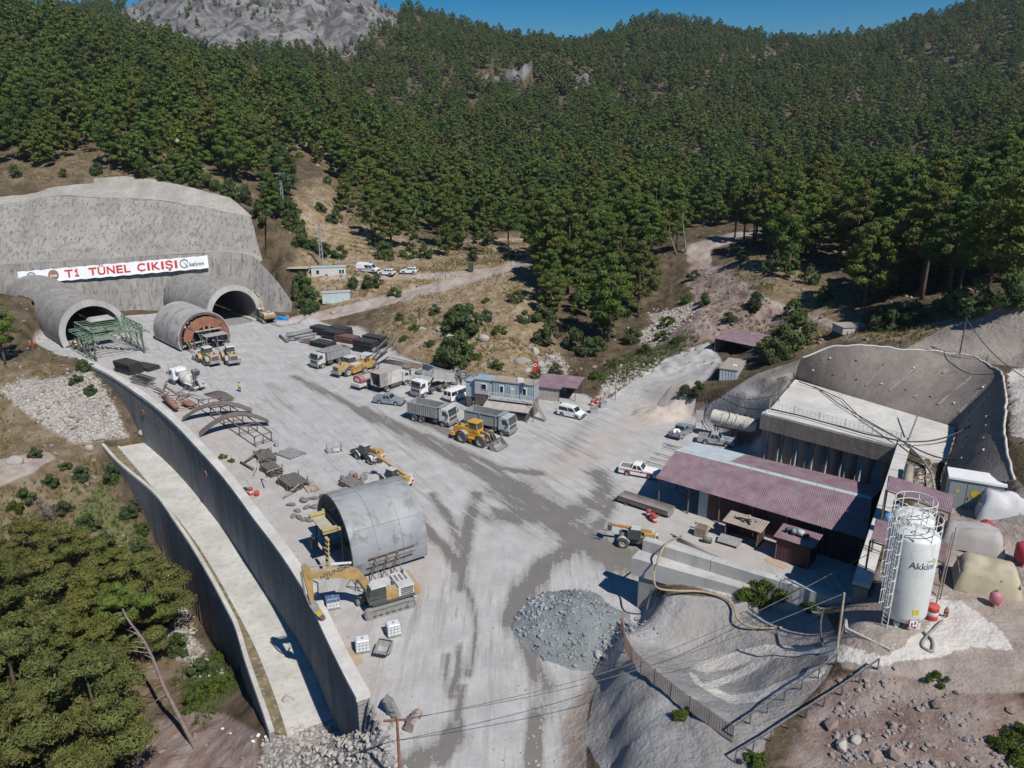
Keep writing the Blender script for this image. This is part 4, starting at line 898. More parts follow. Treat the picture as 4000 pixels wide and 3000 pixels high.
    if stripe:
        for s in (-1, 1): B().box((-.1, s*(y+.012), .84), (Ln-.5, .015, .14)).build('stripe', stripe, t)
    if kind in ('suv', 'van'):
        for s in (-1, 1): B().bar((rx1+.2, s*(y-ins-.1), zt+.08), (wx1-.2, s*(y-ins-.1), zt+.08), .05).build('roof_rail', M_DGREY if kind == 'suv' else paint, t)
    if kind == 'ambulance':
        B().box((-.9, 0, 2.2), (3.7, 1.72, .36), top=(.94, .9)).build('raised_roof', paint, t)
        B().box((.85, 0, 2.46), (.3, 1.2, .16)).build('light_bar', MATS.get('beacon blue') or mat('beacon blue', (.05, .15, .6), .2, .05, 2, dust=0), t)
        for s in (-1, 1):
            B().box((-.5, s*(y+.012), .98), (4.4, .015, .16)).build('stripe', mat('ambulance magenta', (.42, .03, .14), .5, .1, 1, dust=.1), t)
            B().box((-.5, s*(y+.012), .68), (4.4, .015, .14)).build('stripe', mat('ambulance blue', (.03, .06, .3), .5, .1, 1, dust=.1), t)
            cr = disc(-1.7, 1.55, .22, 14, 40, 320, .14, s*(y-.06)); cr.build('crescent_mark', M_TAIL, t)
    if open_door:
        o = B().box((0, .45, .55), (.05, .9, 1.35)).build('rear_door', paint, t); o.location = (-h, y-.05, .42); o.rotation_euler = (0, 0, R(55))
        o2 = B().box((-.03, .45, .85), (.02, .66, .5)).build('door_window', M_GLASS, o)
    return t
def truck_cab(t, x, paint, h=2.9, w=2.45, l=1.75, z0=.95, visor=True):
    """forward control cab whose front face is at x"""
    y = w/2; B = MB
    b = B(); b.prism([(x, z0), (x+.02, z0+.75), (x-.18, h-.12), (x-.35, h), (x-l+.05, h), (x-l, h-.15), (x-l, z0)], -y, y); b.build('cab', paint, t)
    B().add([(x+.025, -y+.14, z0+.82), (x+.025, y-.14, z0+.82), (x-.15, y-.18, h-.22), (x-.15, -y+.18, h-.22)], [(0, 1, 2, 3)]).build('windscreen', M_GLASSD, t)
    for s in (-1, 1):
        B().add([(x-.22, s*(y+.012), z0+.85), (x-1.15, s*(y+.012), z0+.95), (x-1.15, s*(y+.012), h-.3), (x-.42, s*(y+.012), h-.3)], [(0, 1, 2, 3)]).build('side_window', M_GLASSD, t)
        B().box((x-.05, s*(y+.2), z0+1.15), (.12, .22, .5)).build('mirror', M_DGREY, t)
        B().box((x+.1, s*(y-.3), z0-.22), (.08, .36, .2)).build('headlight', M_LAMP, t)
        B().box((x-.55, s*(y-.12), z0-.25), (.5, .3, .5)).build('step', M_DGREY, t)
    B().box((x+.03, 0, z0+.42), (.06, w-.5, .5)).build('grille', M_DGREY, t)
    B().box((x+.02, 0, z0-.28), (.3, w, .42)).build('bumper', M_GREYSTEEL, t)
    if visor: B().box((x-.08, 0, h-.08), (.3, w-.3, .06), rot=(0, R(18), 0)).build('sun_visor', M_GLASSD, t)
    B().box((x-l/2-.1, 0, h+.05), (.5, .7, .08)).build('roof_hatch', paint, t)
def chassis(t, x0, x1, wheels, r=.52):
    B = MB
    for s in (-1, 1): B().box(((x0+x1)/2, s*.42, .92), (x1-x0, .12, .26)).build('chassis_rail', M_DGREY, t)
    for x, dual in wheels:
        B().cyl((x, -1.0, r), (x, 1.0, r), .1, 8).build('axle', M_DGREY, t)
        for s in (-1, 1):
            wheel(t, x, s*1.02, r, .34 if not dual else .58)
            B().grid([[(x+(r+.1)*math.cos(a), s*1.02+e, r+(r+.1)*math.sin(a)) for a in np.linspace(R(20), R(160), 7)] for e in (-.3, .3)]).build('mudguard', M_DGREY, t)
def tipper_body(t, x0, x1, z0, z1, w, paint, inner, ribs=10, tilt=0.0, pivot=None):
    B = MB; y = w/2; par = t
    if tilt:
        par = bpy.data.objects.new('tipper_body', None)
    m = B(); th = .07
    m.box(((x0+x1)/2, 0, z0+.04), (x1-x0, w-.1, .08)); fl = m.build('tipper_body', inner, t)
    parts = [fl]
    for s in (-1, 1):
        parts.append(B().box(((x0+x1)/2, s*(y-th/2), (z0+z1)/2), (x1-x0, th, z1-z0)).build('side_wall', paint, t))
        parts.append(B().box(((x0+x1)/2, s*(y+.02), z1+.02), (x1-x0+.06, .16, .14)).build('top_rail', paint, t))
        for k in range(ribs):
            parts.append(B().box((x0+.15+(x1-x0-.3)*k/(ribs-1), s*(y+.06), (z0+z1)/2-.02), (.12, .12, z1-z0-.06)).build('rib', paint, t))
    parts.append(B().box((x0+.04, 0, (z0+z1)/2), (.08, w, z1-z0)).build('tailgate', paint, t))
    parts.append(B().box((x1-.04, 0, (z0+z1)/2), (.08, w, z1-z0)).build('headboard', paint, t))
    parts.append(B().prism([(x1-.05, z1-.05), (x1+.75, z1+.12), (x1+.75, z1+.2), (x1-.05, z1+.1)], -y, y).build('canopy', paint, t))
    if tilt:
        M = Matrix.Translation(Vector(pivot)) @ Matrix.Rotation(-tilt, 4, 'Y') @ Matrix.Translation(-Vector(pivot))
        for p in parts: p.matrix_local = M
    return parts
def dump_truck(label, loc, rz, cabp, bodyp, tilt=0.0, ribs=11, three=True, load=None):
    t = thing('dump_truck', label, 'truck', loc, rz, 'dump trucks on the yard')
    truck_cab(t, 3.85, cabp); chassis(t, -3.7, 3.6, [(2.75, False), (-1.25, True), (-2.62, True)] if three else [(2.75, False), (-1.8, True)])
    tipper_body(t, -3.9, 1.75, 1.25, 2.95, 2.5, bodyp, bodyp, ribs, tilt, (-3.5, 0, 1.2))
    MB().box((.9, .95, .85), (1.1, .5, .5)).build('fuel_tank', M_DGREY, t)
    MB().box((1.3, -.95, .8), (.6, .5, .45)).build('air_tank', M_DGREY, t)
    MB().cyl((1.95, -1.0, 1.0), (1.95, -1.0, 3.1), .09, 8).build('exhaust_stack', M_GREYSTEEL, t)
    if tilt: MB().cyl((.9, 0, 1.0), (-.6, 0, 2.7), .14, 8).build('lift_ram', M_GREYSTEEL, t)
    return t
def box_truck(label, loc, rz):
    t = thing('box_truck', label, 'truck', loc, rz)
    truck_cab(t, 3.6, M_DUSTW, h=2.6, w=2.25, l=1.6, z0=.85); chassis(t, -3.3, 3.3, [(2.6, False), (-1.9, True)], .48)
    pal = [mat('grey box panel', (.30, .28, .26), .7, .2, 1), mat('cream box panel', (.46, .42, .36), .7, .15, 1), mat('white box panel', (.55, .54, .52), .7, .12, 1)]
    for s in (-1, 1):
        for k in range(6):
            x = -3.5+5.2*(k+.5)/6; MB().box((x, s*1.2, 2.35), (5.2/6-.025, .06, 2.3)).build('side_panel', pal[(0, 0, 1, 2, 2, 2)[k] if s < 0 else (0, 1, 2, 2, 0, 1)[k]], t)
    MB().box((-.9, 0, 3.55), (5.3, 2.5, .1)).build('box_roof', mat('box roof', (.36, .33, .31), .7, .15, 1, dust=.5), t)
    MB().box((-.9, 0, 1.16), (5.2, 2.4, .1)).build('box_floor', M_DGREY, t); MB().box((1.72, 0, 2.35), (.06, 2.34, 2.3)).build('front_panel', pal[0], t)
    for z in (.95, .72):
        for s in (-1, 1): MB().box((.3, s*1.15, z), (2.6, .05, .08)).build('side_guard', M_GREYSTEEL, t)
    for s in (-1, 1): MB().box((-3.48, s*1.16, 2.35), (.1, .12, 2.3)).build('door_post', pal[0], t)
    for k in range(4): MB().box((-2.9+.35*k, -.5+.4*(k % 3), 1.45+.1*(k % 2)), (.5, .5, .5), rot=(0, 0, k)).build('stowed_crate', M_STEEL, t)
    return t
def fuel_tanker(label, loc, rz):
    t = thing('fuel_tanker', label, 'tanker', loc, rz)
    red = mat('faded red paint', (.36, .10, .12), .5, .15, 1, dust=.4); gry = mat('tank band grey', (.30, .29, .285), .5, .1, 1, dust=.4)
    truck_cab(t, 2.9, red, h=2.4, w=2.2, l=1.4, z0=.8); chassis(t, -2.7, 2.7, [(2.1, False), (-1.5, True)], .45)
    pr = arc(1.0, 0, 360, 18, 1.75)
    for k, (a, b, m) in enumerate(((-2.9, -1.9, red), (-1.9, -.4, gry), (-.4, 1.1, red))):
        mb = MB(); mb.grid([[(x, y*1.12, 1.75+(z-1.75)*.78) for y, z in pr] for x in (a+.005, b-.005)], True)
        for x in (a+.005, b-.005): mb.add([(x, y*1.12, 1.75+(z-1.75)*.78) for y, z in pr[:-1]], [tuple(range(18))])
        mb.build('tank_section', m, t)
    text_obj('tank_lettering', 'PO', .7, M_CLEANW, t, (-2.93, .42, 1.5), rot=(R(90), 0, R(-90)), bold=.02)
    MB().box((-2.2, 0, .95), (2.4, 2.2, .5)).build('rear_skirt', M_DUSTW, t); MB().box((-3.0, 0, .75), (.2, 2.2, .3)).build('rear_bumper', M_GREYSTEEL, t)
    MB().box((-.9, 0, 2.56), (2.6, .5, .12)).build('walkway', M_STEEL, t)
    for x in (-2.0, -.6): MB().cyl((x, 0, 2.5), (x, 0, 2.75), .28, 12).build('hatch', M_GREYSTEEL, t)
    return t
def mixer_truck(label, loc, rz):
    t = thing('mixer_truck', label, 'truck', loc, rz)
    truck_cab(t, 4.1, M_CLEANW, h=2.85); chassis(t, -3.9, 3.9, [(2.9, False), (-1.5, True), (-2.85, True)])
    d = MB(); d.lathe([(0, 0), (.55, 0), (.8, .25), (1.18, 1.5), (1.2, 2.6), (.75, 4.0), (.55, 4.35), (.5, 4.35), (.68, 4.0)], 22, 'x')
    o = d.build('drum', mat('pale drum paint', (.58, .56, .51), .5, .1, .8, dust=.25, grime=(.36, .34, .31)), t); o.rotation_euler = (0, R(-11), math.pi); o.location = (1.75, 0, 1.95)
    o.rotation_euler = Euler((0, R(11), math.pi))
    MB().lathe([(1.22, 2.5), (1.26, 2.5), (1.26, 2.62), (1.22, 2.62)], 22, 'x').build('drum_ring', M_MGREY, o)
    MB().cyl((2.05, 0, 1.0), (2.05, 0, 3.0), .09, 6).build('water_tank_post', M_GREYSTEEL, t); MB().cyl((1.85, -.9, 2.65), (1.85, .9, 2.65), .32, 12).build('water_tank', M_CLEANW, t)
    for s in (-1, 1): MB().bar((-2.4, s*.55, 1.1), (-2.55, s*.5, 2.6), .14).build('drum_support', M_DUSTW, t)
    MB().prism([(-3.7, 3.5), (-2.7, 3.75), (-2.7, 3.1), (-3.35, 2.6)], -.55, .55).build('hopper', M_DGREY, t)
    ch = MB(); ch.grid([[(-3.5-1.1*f, .35*math.sin(a), 2.3-1.5*f-.35*math.cos(a)+.35) for a in np.linspace(-1.2, 1.2, 7)] for f in (0, .5, 1)]); ch.build('chute', M_MGREY, t)
    for s in (-1, 1): MB().box((-2.2, s*1.12, 1.2), (2.3, .34, .06)).build('rear_mudguard', M_CLEANW, t)
    MB().bar((-3.75, .7, .9), (-3.75, .7, 3.5), .06).build('ladder_rail', M_GREYSTEEL, t); MB().bar((-3.75, 1.0, .9), (-3.75, 1.0, 3.5), .06).build('ladder_rail', M_GREYSTEEL, t)
    for k in range(6): MB().bar((-3.75, .7, 1.1+.4*k), (-3.75, 1.0, 1.1+.4*k), .04).build('rung', M_GREYSTEEL, t)
    MB().box((-4.0, 0, .8), (.2, 2.3, .3)).build('rear_bumper', M_DUSTW, t)
    return t
# ---------------------------------------------------------------- earth movers
def bucket_mesh(w=2.7, d=1.25, h=1.2):
    mb = MB(); pr = [(d, .0), (.25, .0), (.0, .35), (.0, .85), (.22, h)]; th = .06
    mb.grid([[(x, s*w/2, z) for x, z in pr] for s in (-1, 1)])
    mb.grid([[(x-.05*(i > 0), s*w/2, z-.05*(i < 2)) for i, (x, z) in enumerate(pr)] for s in (-1, 1)])
    for s in (-1, 1): mb.add([(x, s*w/2, z) for x, z in pr]+[(.55, s*w/2, h*.72), (d*.98, s*w/2, .12)], [tuple(range(7))])
    return mb
def wheel_loader(label, loc, rz, paint, rim, bucket_up=.35, cab_roof=None, bucket_paint=None, steer=0.0):
    t = thing('wheel_loader', label, 'loader', loc, rz, 'wheel loaders on the yard'); B = MB; r = .85
    for x in (1.65, -1.65):
        for s in (-1, 1): wheel(t, x, s*1.08, r, .65, rim, lugs=True)
        B().cyl((x, -.9, r), (x, .9, r), .2, 8).build('axle', M_DGREY, t)
    b = B(); b.prism([(-3.55, 1.15), (-3.5, 2.0), (-3.3, 2.15), (-1.1, 2.35), (-.9, 2.3), (-.9, .85), (-2.6, .85)], -.78, .78); b.build('engine_hood', paint, t)
    B().box((-3.58, 0, 1.62), (.06, 1.3, .85)).build('radiator_grille', M_DGREY, t)
    B().box((-3.5, 0, .98), (.55, 2.3, .5), top=(.9, .95)).build('counterweight', M_MGREY if paint is not M_YELC else M_YELC, t)
    B().cyl((-2.0, .35, 2.3), (-2.0, .35, 3.0), .09, 8).build('exhaust_stack', M_DGREY, t); B().cyl((-2.6, -.3, 2.25), (-2.6, -.3, 2.6), .16, 8).build('air_intake', M_DGREY, t)
    for s in (-1, 1):
        B().grid([[(-1.65+1.05*math.cos(a), s*(1.08+e), .85+1.05*math.sin(a)) for a in np.linspace(R(35), R(165), 8)] for e in (-.36, .36)]).build('rear_mudguard', M_MGREY, t)
        B().grid([[(1.65+1.0*math.cos(a), s*(1.08+e), .85+1.0*math.sin(a)) for a in np.linspace(R(60), R(175), 7)] for e in (-.36, .36)]).build('front_mudguard', paint, t)
        B().box((-.2, s*.95, .95), (1.1, .4, .12)).build('step_plate', paint, t)
        for k in range(3): B().box((-.2, s*1.15, .45+.25*k), (.5, .08, .05)).build('ladder_rung', paint, t)
        B().bar((-.45, s*1.16, .4), (-.45, s*1.16, 1.9), .05).build('handrail', paint, t)
    B().prism([(-.95, 1.0), (-.95, 1.75), (.75, 1.75), (.95, 1.2), (.6, .7), (-.6, .7)], -.7, .7).build('centre_frame', paint, t)
    B().prism([(.6, .7), (.7, 1.5), (1.5, 1.75), (2.1, 1.5), (2.2, .7)], -.55, .55).build('front_frame', paint, t)
    cb = B(); cb.add([(-.85, -.72, 1.75), (.8, -.72, 1.75), (.8, .72, 1.75), (-.85, .72, 1.75), (-.8, -.66, 3.2), (.55, -.66, 3.2), (.55, .66, 3.2), (-.8, .66, 3.2)], [(0, 1, 5, 4), (1, 2, 6, 5), (2, 3, 7, 6), (3, 0, 4, 7)]); cb.build('cab_glass', M_GLASSD, t)
    B().box((-.1, 0, 3.28), (1.75, 1.6, .16), top=(.92, .92)).build('cab_roof', cab_roof or M_DUSTW, t)
    B().box((-.03, 0, 1.98), (1.72, 1.5, .45)).build('cab_base', paint, t)
    for x0, x1 in ((.82, .58), (-.86, -.82)):
        for s in (-1, 1): B().bar((x0, s*.73, 1.8), (x1, s*.67, 3.2), .09).build('cab_pillar', paint if paint is M_YELC else M_DGREY, t)
    for s in (-1, 1): B().bar((.1, s*.73, 1.8), (0.0, s*.67, 3.2), .07).build('cab_pillar', M_DGREY, t)
    # lift arms and bucket
    e = Vector((3.45, 0, bucket_up+.35)); p0 = Vector((1.35, 0, 2.05)); k_ = Vector((2.6, 0, 1.75+bucket_up*.2))
    for s in (-1, 1):
        a = B(); a.prism([(p0.x-.15, p0.z+.15), (k_.x, k_.z+.22), (e.x+.1, e.z+.18), (e.x, e.z-.15), (k_.x-.1, k_.z-.25), (p0.x-.1, p0.z-.2)], s*.6-.08, s*.6+.08); a.build('lift_arm', M_DGREY if paint is M_YELC else paint, t)
        B().cyl((1.5, s*.45, 1.0), (k_.x, s*.5, k_.z), .09, 8).build('lift_ram', M_GREYSTEEL, t)
    B().bar((1.5, 0, 1.9), (2.5, 0, 2.25), .2).build('tilt_ram', M_GREYSTEEL, t); B().bar((2.5, 0, 2.3), (3.3, 0, bucket_up+.75), .16).build('tilt_link', M_DGREY, t)
    bk = bucket_mesh().build('bucket', bucket_paint or M_GREYSTEEL, t); bk.location = (3.4, 0, max(.03, bucket_up-.25)); bk.rotation_euler = (0, R(-4), 0)
    for k in range(8): B().box((1.33, -1.2+2.4*k/7, .02), (.26, .14, .08)).build('tooth', M_MGREY, bk)
    return t
def track_unit(t, y, x0, x1, r=.48, w=.6, name='track'):
    n = 8; loop = []
    for a in np.linspace(R(90), R(270), n): loop.append((x0+r*math.cos(a), r+r*math.sin(a)))
    for a in np.linspace(R(-90), R(90), n): loop.append((x1+r*math.cos(a), r+r*math.sin(a)))
    m = MB(); N = len(loop)
    inn = [(x+(0.09*(1 if x < (x0+x1)/2 else -1) if x < x0 or x > x1 else 0), min(max(z, .09), 2*r-.09)) for x, z in loop]
    for ring, s in ((loop, 1), (inn, -1)): m.grid([[(x, y+e*w/2, z) for x, z in ring+[ring[0]]] for e in (-1, 1)])
    for e in (-1, 1): m.grid([[(x, y+e*w/2, z) for x, z in rr+[rr[0]]] for rr in (loop, inn)])
    tr = m.build(name, M_TRACK, t)
    sh = MB(); per_ = []; 
    L_ = x1-x0
    for k in range(22):
        f = (k+.5)/22
        for z, up in ((2*r+.015, 1), (-.0, -1)): sh.box((x0+L_*f, y, max(z, .02)), (.06, w, .05))
    for cx_, a0 in ((x0, 90), (x1, -90)):
        for k in range(7):
            a = R(a0+180*(k+.5)/7); sh.box((cx_+(r+.015)*math.cos(a), y, r+(r+.015)*math.sin(a)), (.05, w, .06), rot=(0, -a, 0))
    tag(sh.build('track_shoes', M_TRACK, tr), kind='stuff')
    MB().box(((x0+x1)/2, y, r), (L_, w*.55, r*1.15)).build('track_frame', M_GREYSTEEL, t)
    for cx_ in (x0, x1): MB().cyl((cx_, y-w*.42, r), (cx_, y+w*.42, r), r*.72, 14).build('sprocket', M_TRACK, t)
    for k in range(6): MB().cyl((x0+L_*(k+.7)/6.4, y-w*.4, .2), (x0+L_*(k+.7)/6.4, y+w*.4, .2), .13, 8).build('track_roller', M_DGREY, t)
def boom_plate(mb, prof, y0, y1): mb.prism(prof, y0, y1); return mb
def excavator(label, loc, rz, paint, scale=1.0, tool='hammer', name='excavator'):
    t = thing(name, label, 'excavator', loc, rz); B = MB
    for s in (-1, 1): track_unit(t, s*1.28, -2.0, 2.0)
    B().box((0, 0, .75), (2.2, 2.1, .5)).build('undercarriage', M_DGREY, t); B().cyl((0, 0, .95), (0, 0, 1.2), .75, 18).build('slew_ring', M_DGREY, t)
    B().box((-.6, 0, 1.36), (4.6, 2.75, .3)).build('deck', M_DGREY, t)
    # camera side is the cab side (left of the machine)
    B().prism([(.35, 1.5), (1.95, 1.5), (2.0, 2.2), (1.7, 3.0), (.4, 3.05)], .45, 1.4).build('cab_glass', M_GLASSD, t)
    B().box((1.02, .92, 3.1), (1.45, 1.02, .12), top=(.95, .95)).build('cab_roof', M_DUSTW, t)
    for x0, x1 in ((.36, .38), (1.0, 1.0), (1.98, 1.72)):
        for yy in (.46, 1.41): B().bar((x0, yy, 1.5), (x1, yy, 3.05), .09).build('cab_pillar', M_DGREY, t)
    B().box((1.15, 1.41, 1.62), (1.6, .06, .3)).build('door_sill', M_DGREY, t); B().box((1.15, 1.43, 2.1), (1.5, .04, .05)).build('door_rail', M_DGREY, t)
    B().box((-.25, .95, 1.98), (1.15, .9, .95)).build('side_cover', paint, t)
    B().box((-1.7, 0, 2.0), (1.6, 2.6, .98), top=(.96, .94)).build('engine_hood', M_DUSTW, t)
    for k in range(3): B().box((-1.25-.42*k, -.25, 2.5), (.2, 1.1, .05)).build('hood_vent', M_DGREY, t)
    B().cyl((-.6, .5, 2.45), (-.6, .5, 2.85), .16, 10).build('air_intake', M_DGREY, t); B().cyl((-2.1, -.8, 2.45), (-2.1, -.8, 2.95), .1, 8).build('exhaust_stack', M_DGREY, t)
    for k in range(4): B().box((-1.75, 1.36, 1.68+.2*k), (1.2, .05, .06)).build('side_slat', M_DGREY, t)
    B().prism([(-2.5, 1.3), (-2.45, 2.25), (-2.85, 2.35), (-3.05, 2.0), (-3.05, 1.45), (-2.9, 1.25)], -1.38, 1.38).build('counterweight', paint, t)
    B().box((.1, -.95, 1.85), (1.9, .85, .7)).build('fuel_tank', M_DUSTW, t); B().box((.7, -.1, 1.75), (.9, .7, .5)).build('boom_foot', M_MGREY, t)
    # boom, stick and tool
    bm_ = B(); bm_.prism([(.75, 1.7), (1.1, 1.6), (2.75, 4.2), (3.4, 4.72), (4.9, 5.15), (7.0, 5.55), (7.1, 5.25), (7.0, 5.05), (5.2, 4.5), (3.8, 4.0), (3.4, 3.6)][::-1] if False else [(.7, 1.75), (1.15, 1.55), (2.3, 3.1), (3.3, 4.05), (4.6, 4.55), (6.9, 5.15), (7.05, 5.4), (6.9, 5.6), (4.4, 5.4), (3.2, 5.15), (2.3, 4.5)], -.3, .3); bo = bm_.build('boom', paint, t)
    if tool == 'hammer': text_obj('boom_lettering', 'HYUNDAI', .62, M_DGREY, bo, (5.95, .31, 4.78), rot=(R(90), R(-11), math.pi), bold=.01)
    B().cyl((3.0, -.1, 5.45), (4.9, -.1, 5.85), .13, 8).build('stick_ram', M_DUSTW, t); B().cyl((4.9, -.1, 5.85), (7.2, -.1, 6.15), .07, 8).build('ram_rod', M_GREYSTEEL, t)
    for s in (-1, 1): B().cyl((1.5, s*.42, 1.5), (2.7, s*.42, 3.9), .1, 8).build('boom_ram', M_DGREY, t)
    st = B(); st.prism([(6.6, 5.25), (6.75, 6.1), (7.15, 6.55), (7.45, 6.3), (7.35, 5.2), (7.0, 2.55), (6.7, 2.55)], -.24, .24); st.build('stick', paint, t)
    B().cyl((7.55, 0, 5.9), (7.4, 0, 3.7), .09, 8).build('tool_ram', M_GREYSTEEL, t); B().bar((7.4, 0, 3.7), (7.1, 0, 2.5), .12).build('tool_link', M_GREYSTEEL, t)
    if tool == 'hammer':
        q = Vector((6.85, 0, 2.5)); dd = Vector((-.42, 0, -.9)).normalized()
        B().bar(q, q+dd*.75, .75, .6).build('tool_bracket', M_MGREY, t); B().bar(q+dd*.72, q+dd*1.55, .5, .5).build('breaker_housing', mat('breaker yellow', (.5, .36, .05), .6, .15, 1, dust=.3), t)
        B().bar(q+dd*1.5, q+dd*2.15, .4, .42).build('breaker_chisel', M_STEEL, t)
    for k in range(3): B().tube([(6.9, -.3+.1*k, 4.9), (6.1, -.3+.1*k, 4.2), (6.2, -.3+.1*k, 3.2), (6.75, -.2+.1*k, 2.6)], .03, 5).build('hydraulic_hose', M_BLACK, t)
    return t
def telehandler(label, loc, rz, boom_el, boom_len, kind=0, group=None):
    t = thing('telehandler', label, 'telehandler', loc, rz, group); B = MB; r = .58
    for x in (1.35, -1.35):
        for s in (-1, 1):
            wheel(t, x, s*.92, r, .4, M_RIMG, lugs=True)
            B().grid([[(x+.74*math.cos(a), s*(.92+e), r+.74*math.sin(a)) for a in np.linspace(R(15), R(165), 8)] for e in (-.24, .24)]).build('mudguard', M_DUSTW, t)
    B().prism([(-2.1, .5), (-2.1, 1.15), (-1.7, 1.35), (1.7, 1.2), (2.0, .6), (1.6, .45)], -.6, .6).build('chassis', M_DGREY, t)
    B().prism([(-1.95, 1.1), (-1.9, 1.75), (-.3, 1.6), (-.3, 1.05)], -1.05, -.35).build('engine_cover', M_DUSTW if kind else M_YEL, t)
    B().box((-2.15, 0, .95), (.3, 2.0, .5)).build('rear_bumper', M_DUSTW, t)
    for s in (-1, 1): B().box((-2.32, s*.7, .98), (.04, .4, .26)).build('tail_light', M_TAIL, t)
    B().box((-2.32, .1, 1.35), (.06, .55, .45)).build('rear_plate', M_YEL, t)
    B().prism([(-.45, 1.2), (.85, 1.2), (.95, 1.7), (.55, 2.35), (-.4, 2.4)], .2, 1.02).build('cab_glass', M_GLASSD, t)
    B().box((.06, .61, 2.42), (1.05, .9, .1), top=(.94, .94)).build('cab_roof', M_DUSTW, t)
    for x0, x1 in ((-.45, -.42), (.9, .56)):
        for yy in (.2, 1.03): B().bar((x0, yy, 1.2), (x1, yy, 2.4), .08).build('cab_pillar', M_DGREY, t)
    a = Vector((-1.6, -.1, 1.75)); d = Vector((math.cos(boom_el), 0, math.sin(boom_el))); e = a+d*boom_len
    B().bar(a, a+d*(boom_len*.62), .34, .4).build('boom', M_YEL if not kind else M_OCHRE, t); B().bar(a+d*(boom_len*.6), e, .26, .3).build('boom_extension', mat('worn orange boom', (.46, .24, .08), .55, .2, 1, dust=.35), t)
    B().box(tuple(e+Vector((.15, 0, -.3))), (.4, .7, .7)).build('boom_head', M_DGREY, t)
    if kind == 0:
        bk = bucket_mesh(2.1, .9, .8).build('bucket', M_DGREY, t); bk.location = e+Vector((.2, 0, -.75)); bk.rotation_euler = (0, R(-10), 0)
    else:
        for s in (-1, 1): B().box(tuple(e+Vector((.45, s*.6, -.6))), (.06, .06, .9)).build('fork_frame', M_GREYSTEEL, t); B().box(tuple(e+Vector((1.0, s*.35, -1.0))), (1.1, .1, .05)).build('fork', M_GREYSTEEL, t)
        B().box((-1.4, -.2, 1.5), (1.2, 1.0, .3)).build('turret_box', M_YEL, t)
    B().box((.7, -.75, 1.6), (.3, .12, .2)).build('mirror', M_DGREY, t)
    return t
def drill_rig(label, loc, rz):
    """drilling jumbo: carrier, canopy, two booms with feed rails"""
    t = thing('drilling_jumbo', label, 'drill rig', loc, rz); B = MB
    for x in (1.6, -1.6):
        for s in (-1, 1): wheel(t, x, s*1.0, .62, .45, M_RIMG, lugs=True)
    B().prism([(-4.2, .6), (-4.2, 1.5), (-1.0, 1.65), (2.3, 1.4), (2.6, .7)], -.75, .75).build('carrier', M_YEL, t)
    B().box((-2.9, 0, 1.75), (2.2, 1.7, .5)).build('power_pack', M_YEL, t); B().box((-3.0, 0, 2.08), (2.0, 1.5, .14)).build('pack_cover', M_DUSTW, t)
    B().box((.3, .2, 3.15), (1.8, 1.9, .14), top=(.9, .9)).build('canopy', M_DUSTW, t)
    for sx in (-.45, 1.05):
        for s in (-.6, .95): B().bar((sx, s, 1.5), (sx, s, 3.1), .1).build('canopy_post', M_YEL, t)
    B().box((.1, .2, 1.85), (.6, .6, .5)).build('seat', M_DGREY, t); B().box((.85, .2, 1.8), (.3, 1.2, .7)).build('control_panel', M_YEL, t)
    for s in (-1, 1):
        B().bar((2.2, s*.5, 1.5), (5.0, s*.9, 2.6), .3).build('drill_boom', M_DGREY, t)
        f = B().bar((1.6, s*1.0, 1.9), (7.6, s*1.25, 4.6 if s < 0 else 4.1), .22, .3).build('feed_rail', M_DGREY, t)
        B().box((3.6, s*1.1, 3.0), (.9, .3, .35), rot=(0, R(-24), 0)).build('rock_drill', M_GREYSTEEL, t)
        for k in range(3): B().tube([(1.0, s*.6, 1.9), (2.2, s*(1.0+.15*k), 2.9+.2*k), (3.3, s*1.2, 2.5), (4.2, s*1.1, 3.2)], .035, 5).build('hydraulic_hose', M_BLACK, t)
    for s in (-1, 1): B().box((-1.9, s*1.0, .35), (.3, .3, .7)).build('jack_leg', M_YEL, t)
    return t
# ================================================================ MACHINES PLACED ON THE YARD
def byw(pr, pf, side, half, xr, xf, z=0.0):
    """location and heading from the ground points of one side's rear and front wheel"""
    a, b = at(*pr, z), at(*pf, z); d = (b-a).normalized(); n = Vector((-d.y, d.x, 0))
    c = (a+b)/2-d*((xr+xf)/2)-n*(side*half); c.z = z
    return c, math.atan2(d.y, d.x)
def byfront(pf, head, side, half, xf, z=0.0):
    a = at(*pf, z); d = Vector((head[0], head[1], 0)).normalized(); n = Vector((-d.y, d.x, 0)); c = a-d*xf-n*(side*half); c.z = z
    return c, math.atan2(d.y, d.x)
HB = byw((1619,1645), (1730,1669), -1, 1.15, -2.62, 2.75)
dump_truck('dusty grey dump truck with ribbed empty body beside the silver pickup', *HB, M_DUSTW, M_MGREY, ribs=16)
dump_truck('dusty grey dump truck with smooth body standing behind the clean yellow loader', *byfront((1963,1704), (math.cos(HB[1]), math.sin(HB[1])), -1, 1.15, 2.75), mat('blue grey cab paint', (.42, .47, .49), .5, .1, 1, dust=.5), mat('smooth tipper grey', (.25, .265, .27), .6, .12, 1, dust=.5), ribs=3)
HT = byw((1745,1524), (1664,1553), 1, 1.15, -2.62, 2.75)
dump_truck('white cab dump truck with its body tipped up, parked in front of the old tyres', *HT, M_CLEANW, mat('worn tipper grey', (.36, .36, .35), .6, .15, 1, dust=.4), tilt=R(24), ribs=3)
dump_truck('white cab dump truck parked beside the black mesh stacks and drilling jumbo', *byfront((1262,1439), (math.cos(HT[1]), math.sin(HT[1])), 1, 1.15, 2.75), M_DUSTW, M_MGREY, ribs=8)
HX = byw((1515,1530), (1584,1506), -1, 1.1, -1.9, 2.6)
box_truck('box truck with patched grey and white side panels and open rear', *HX)
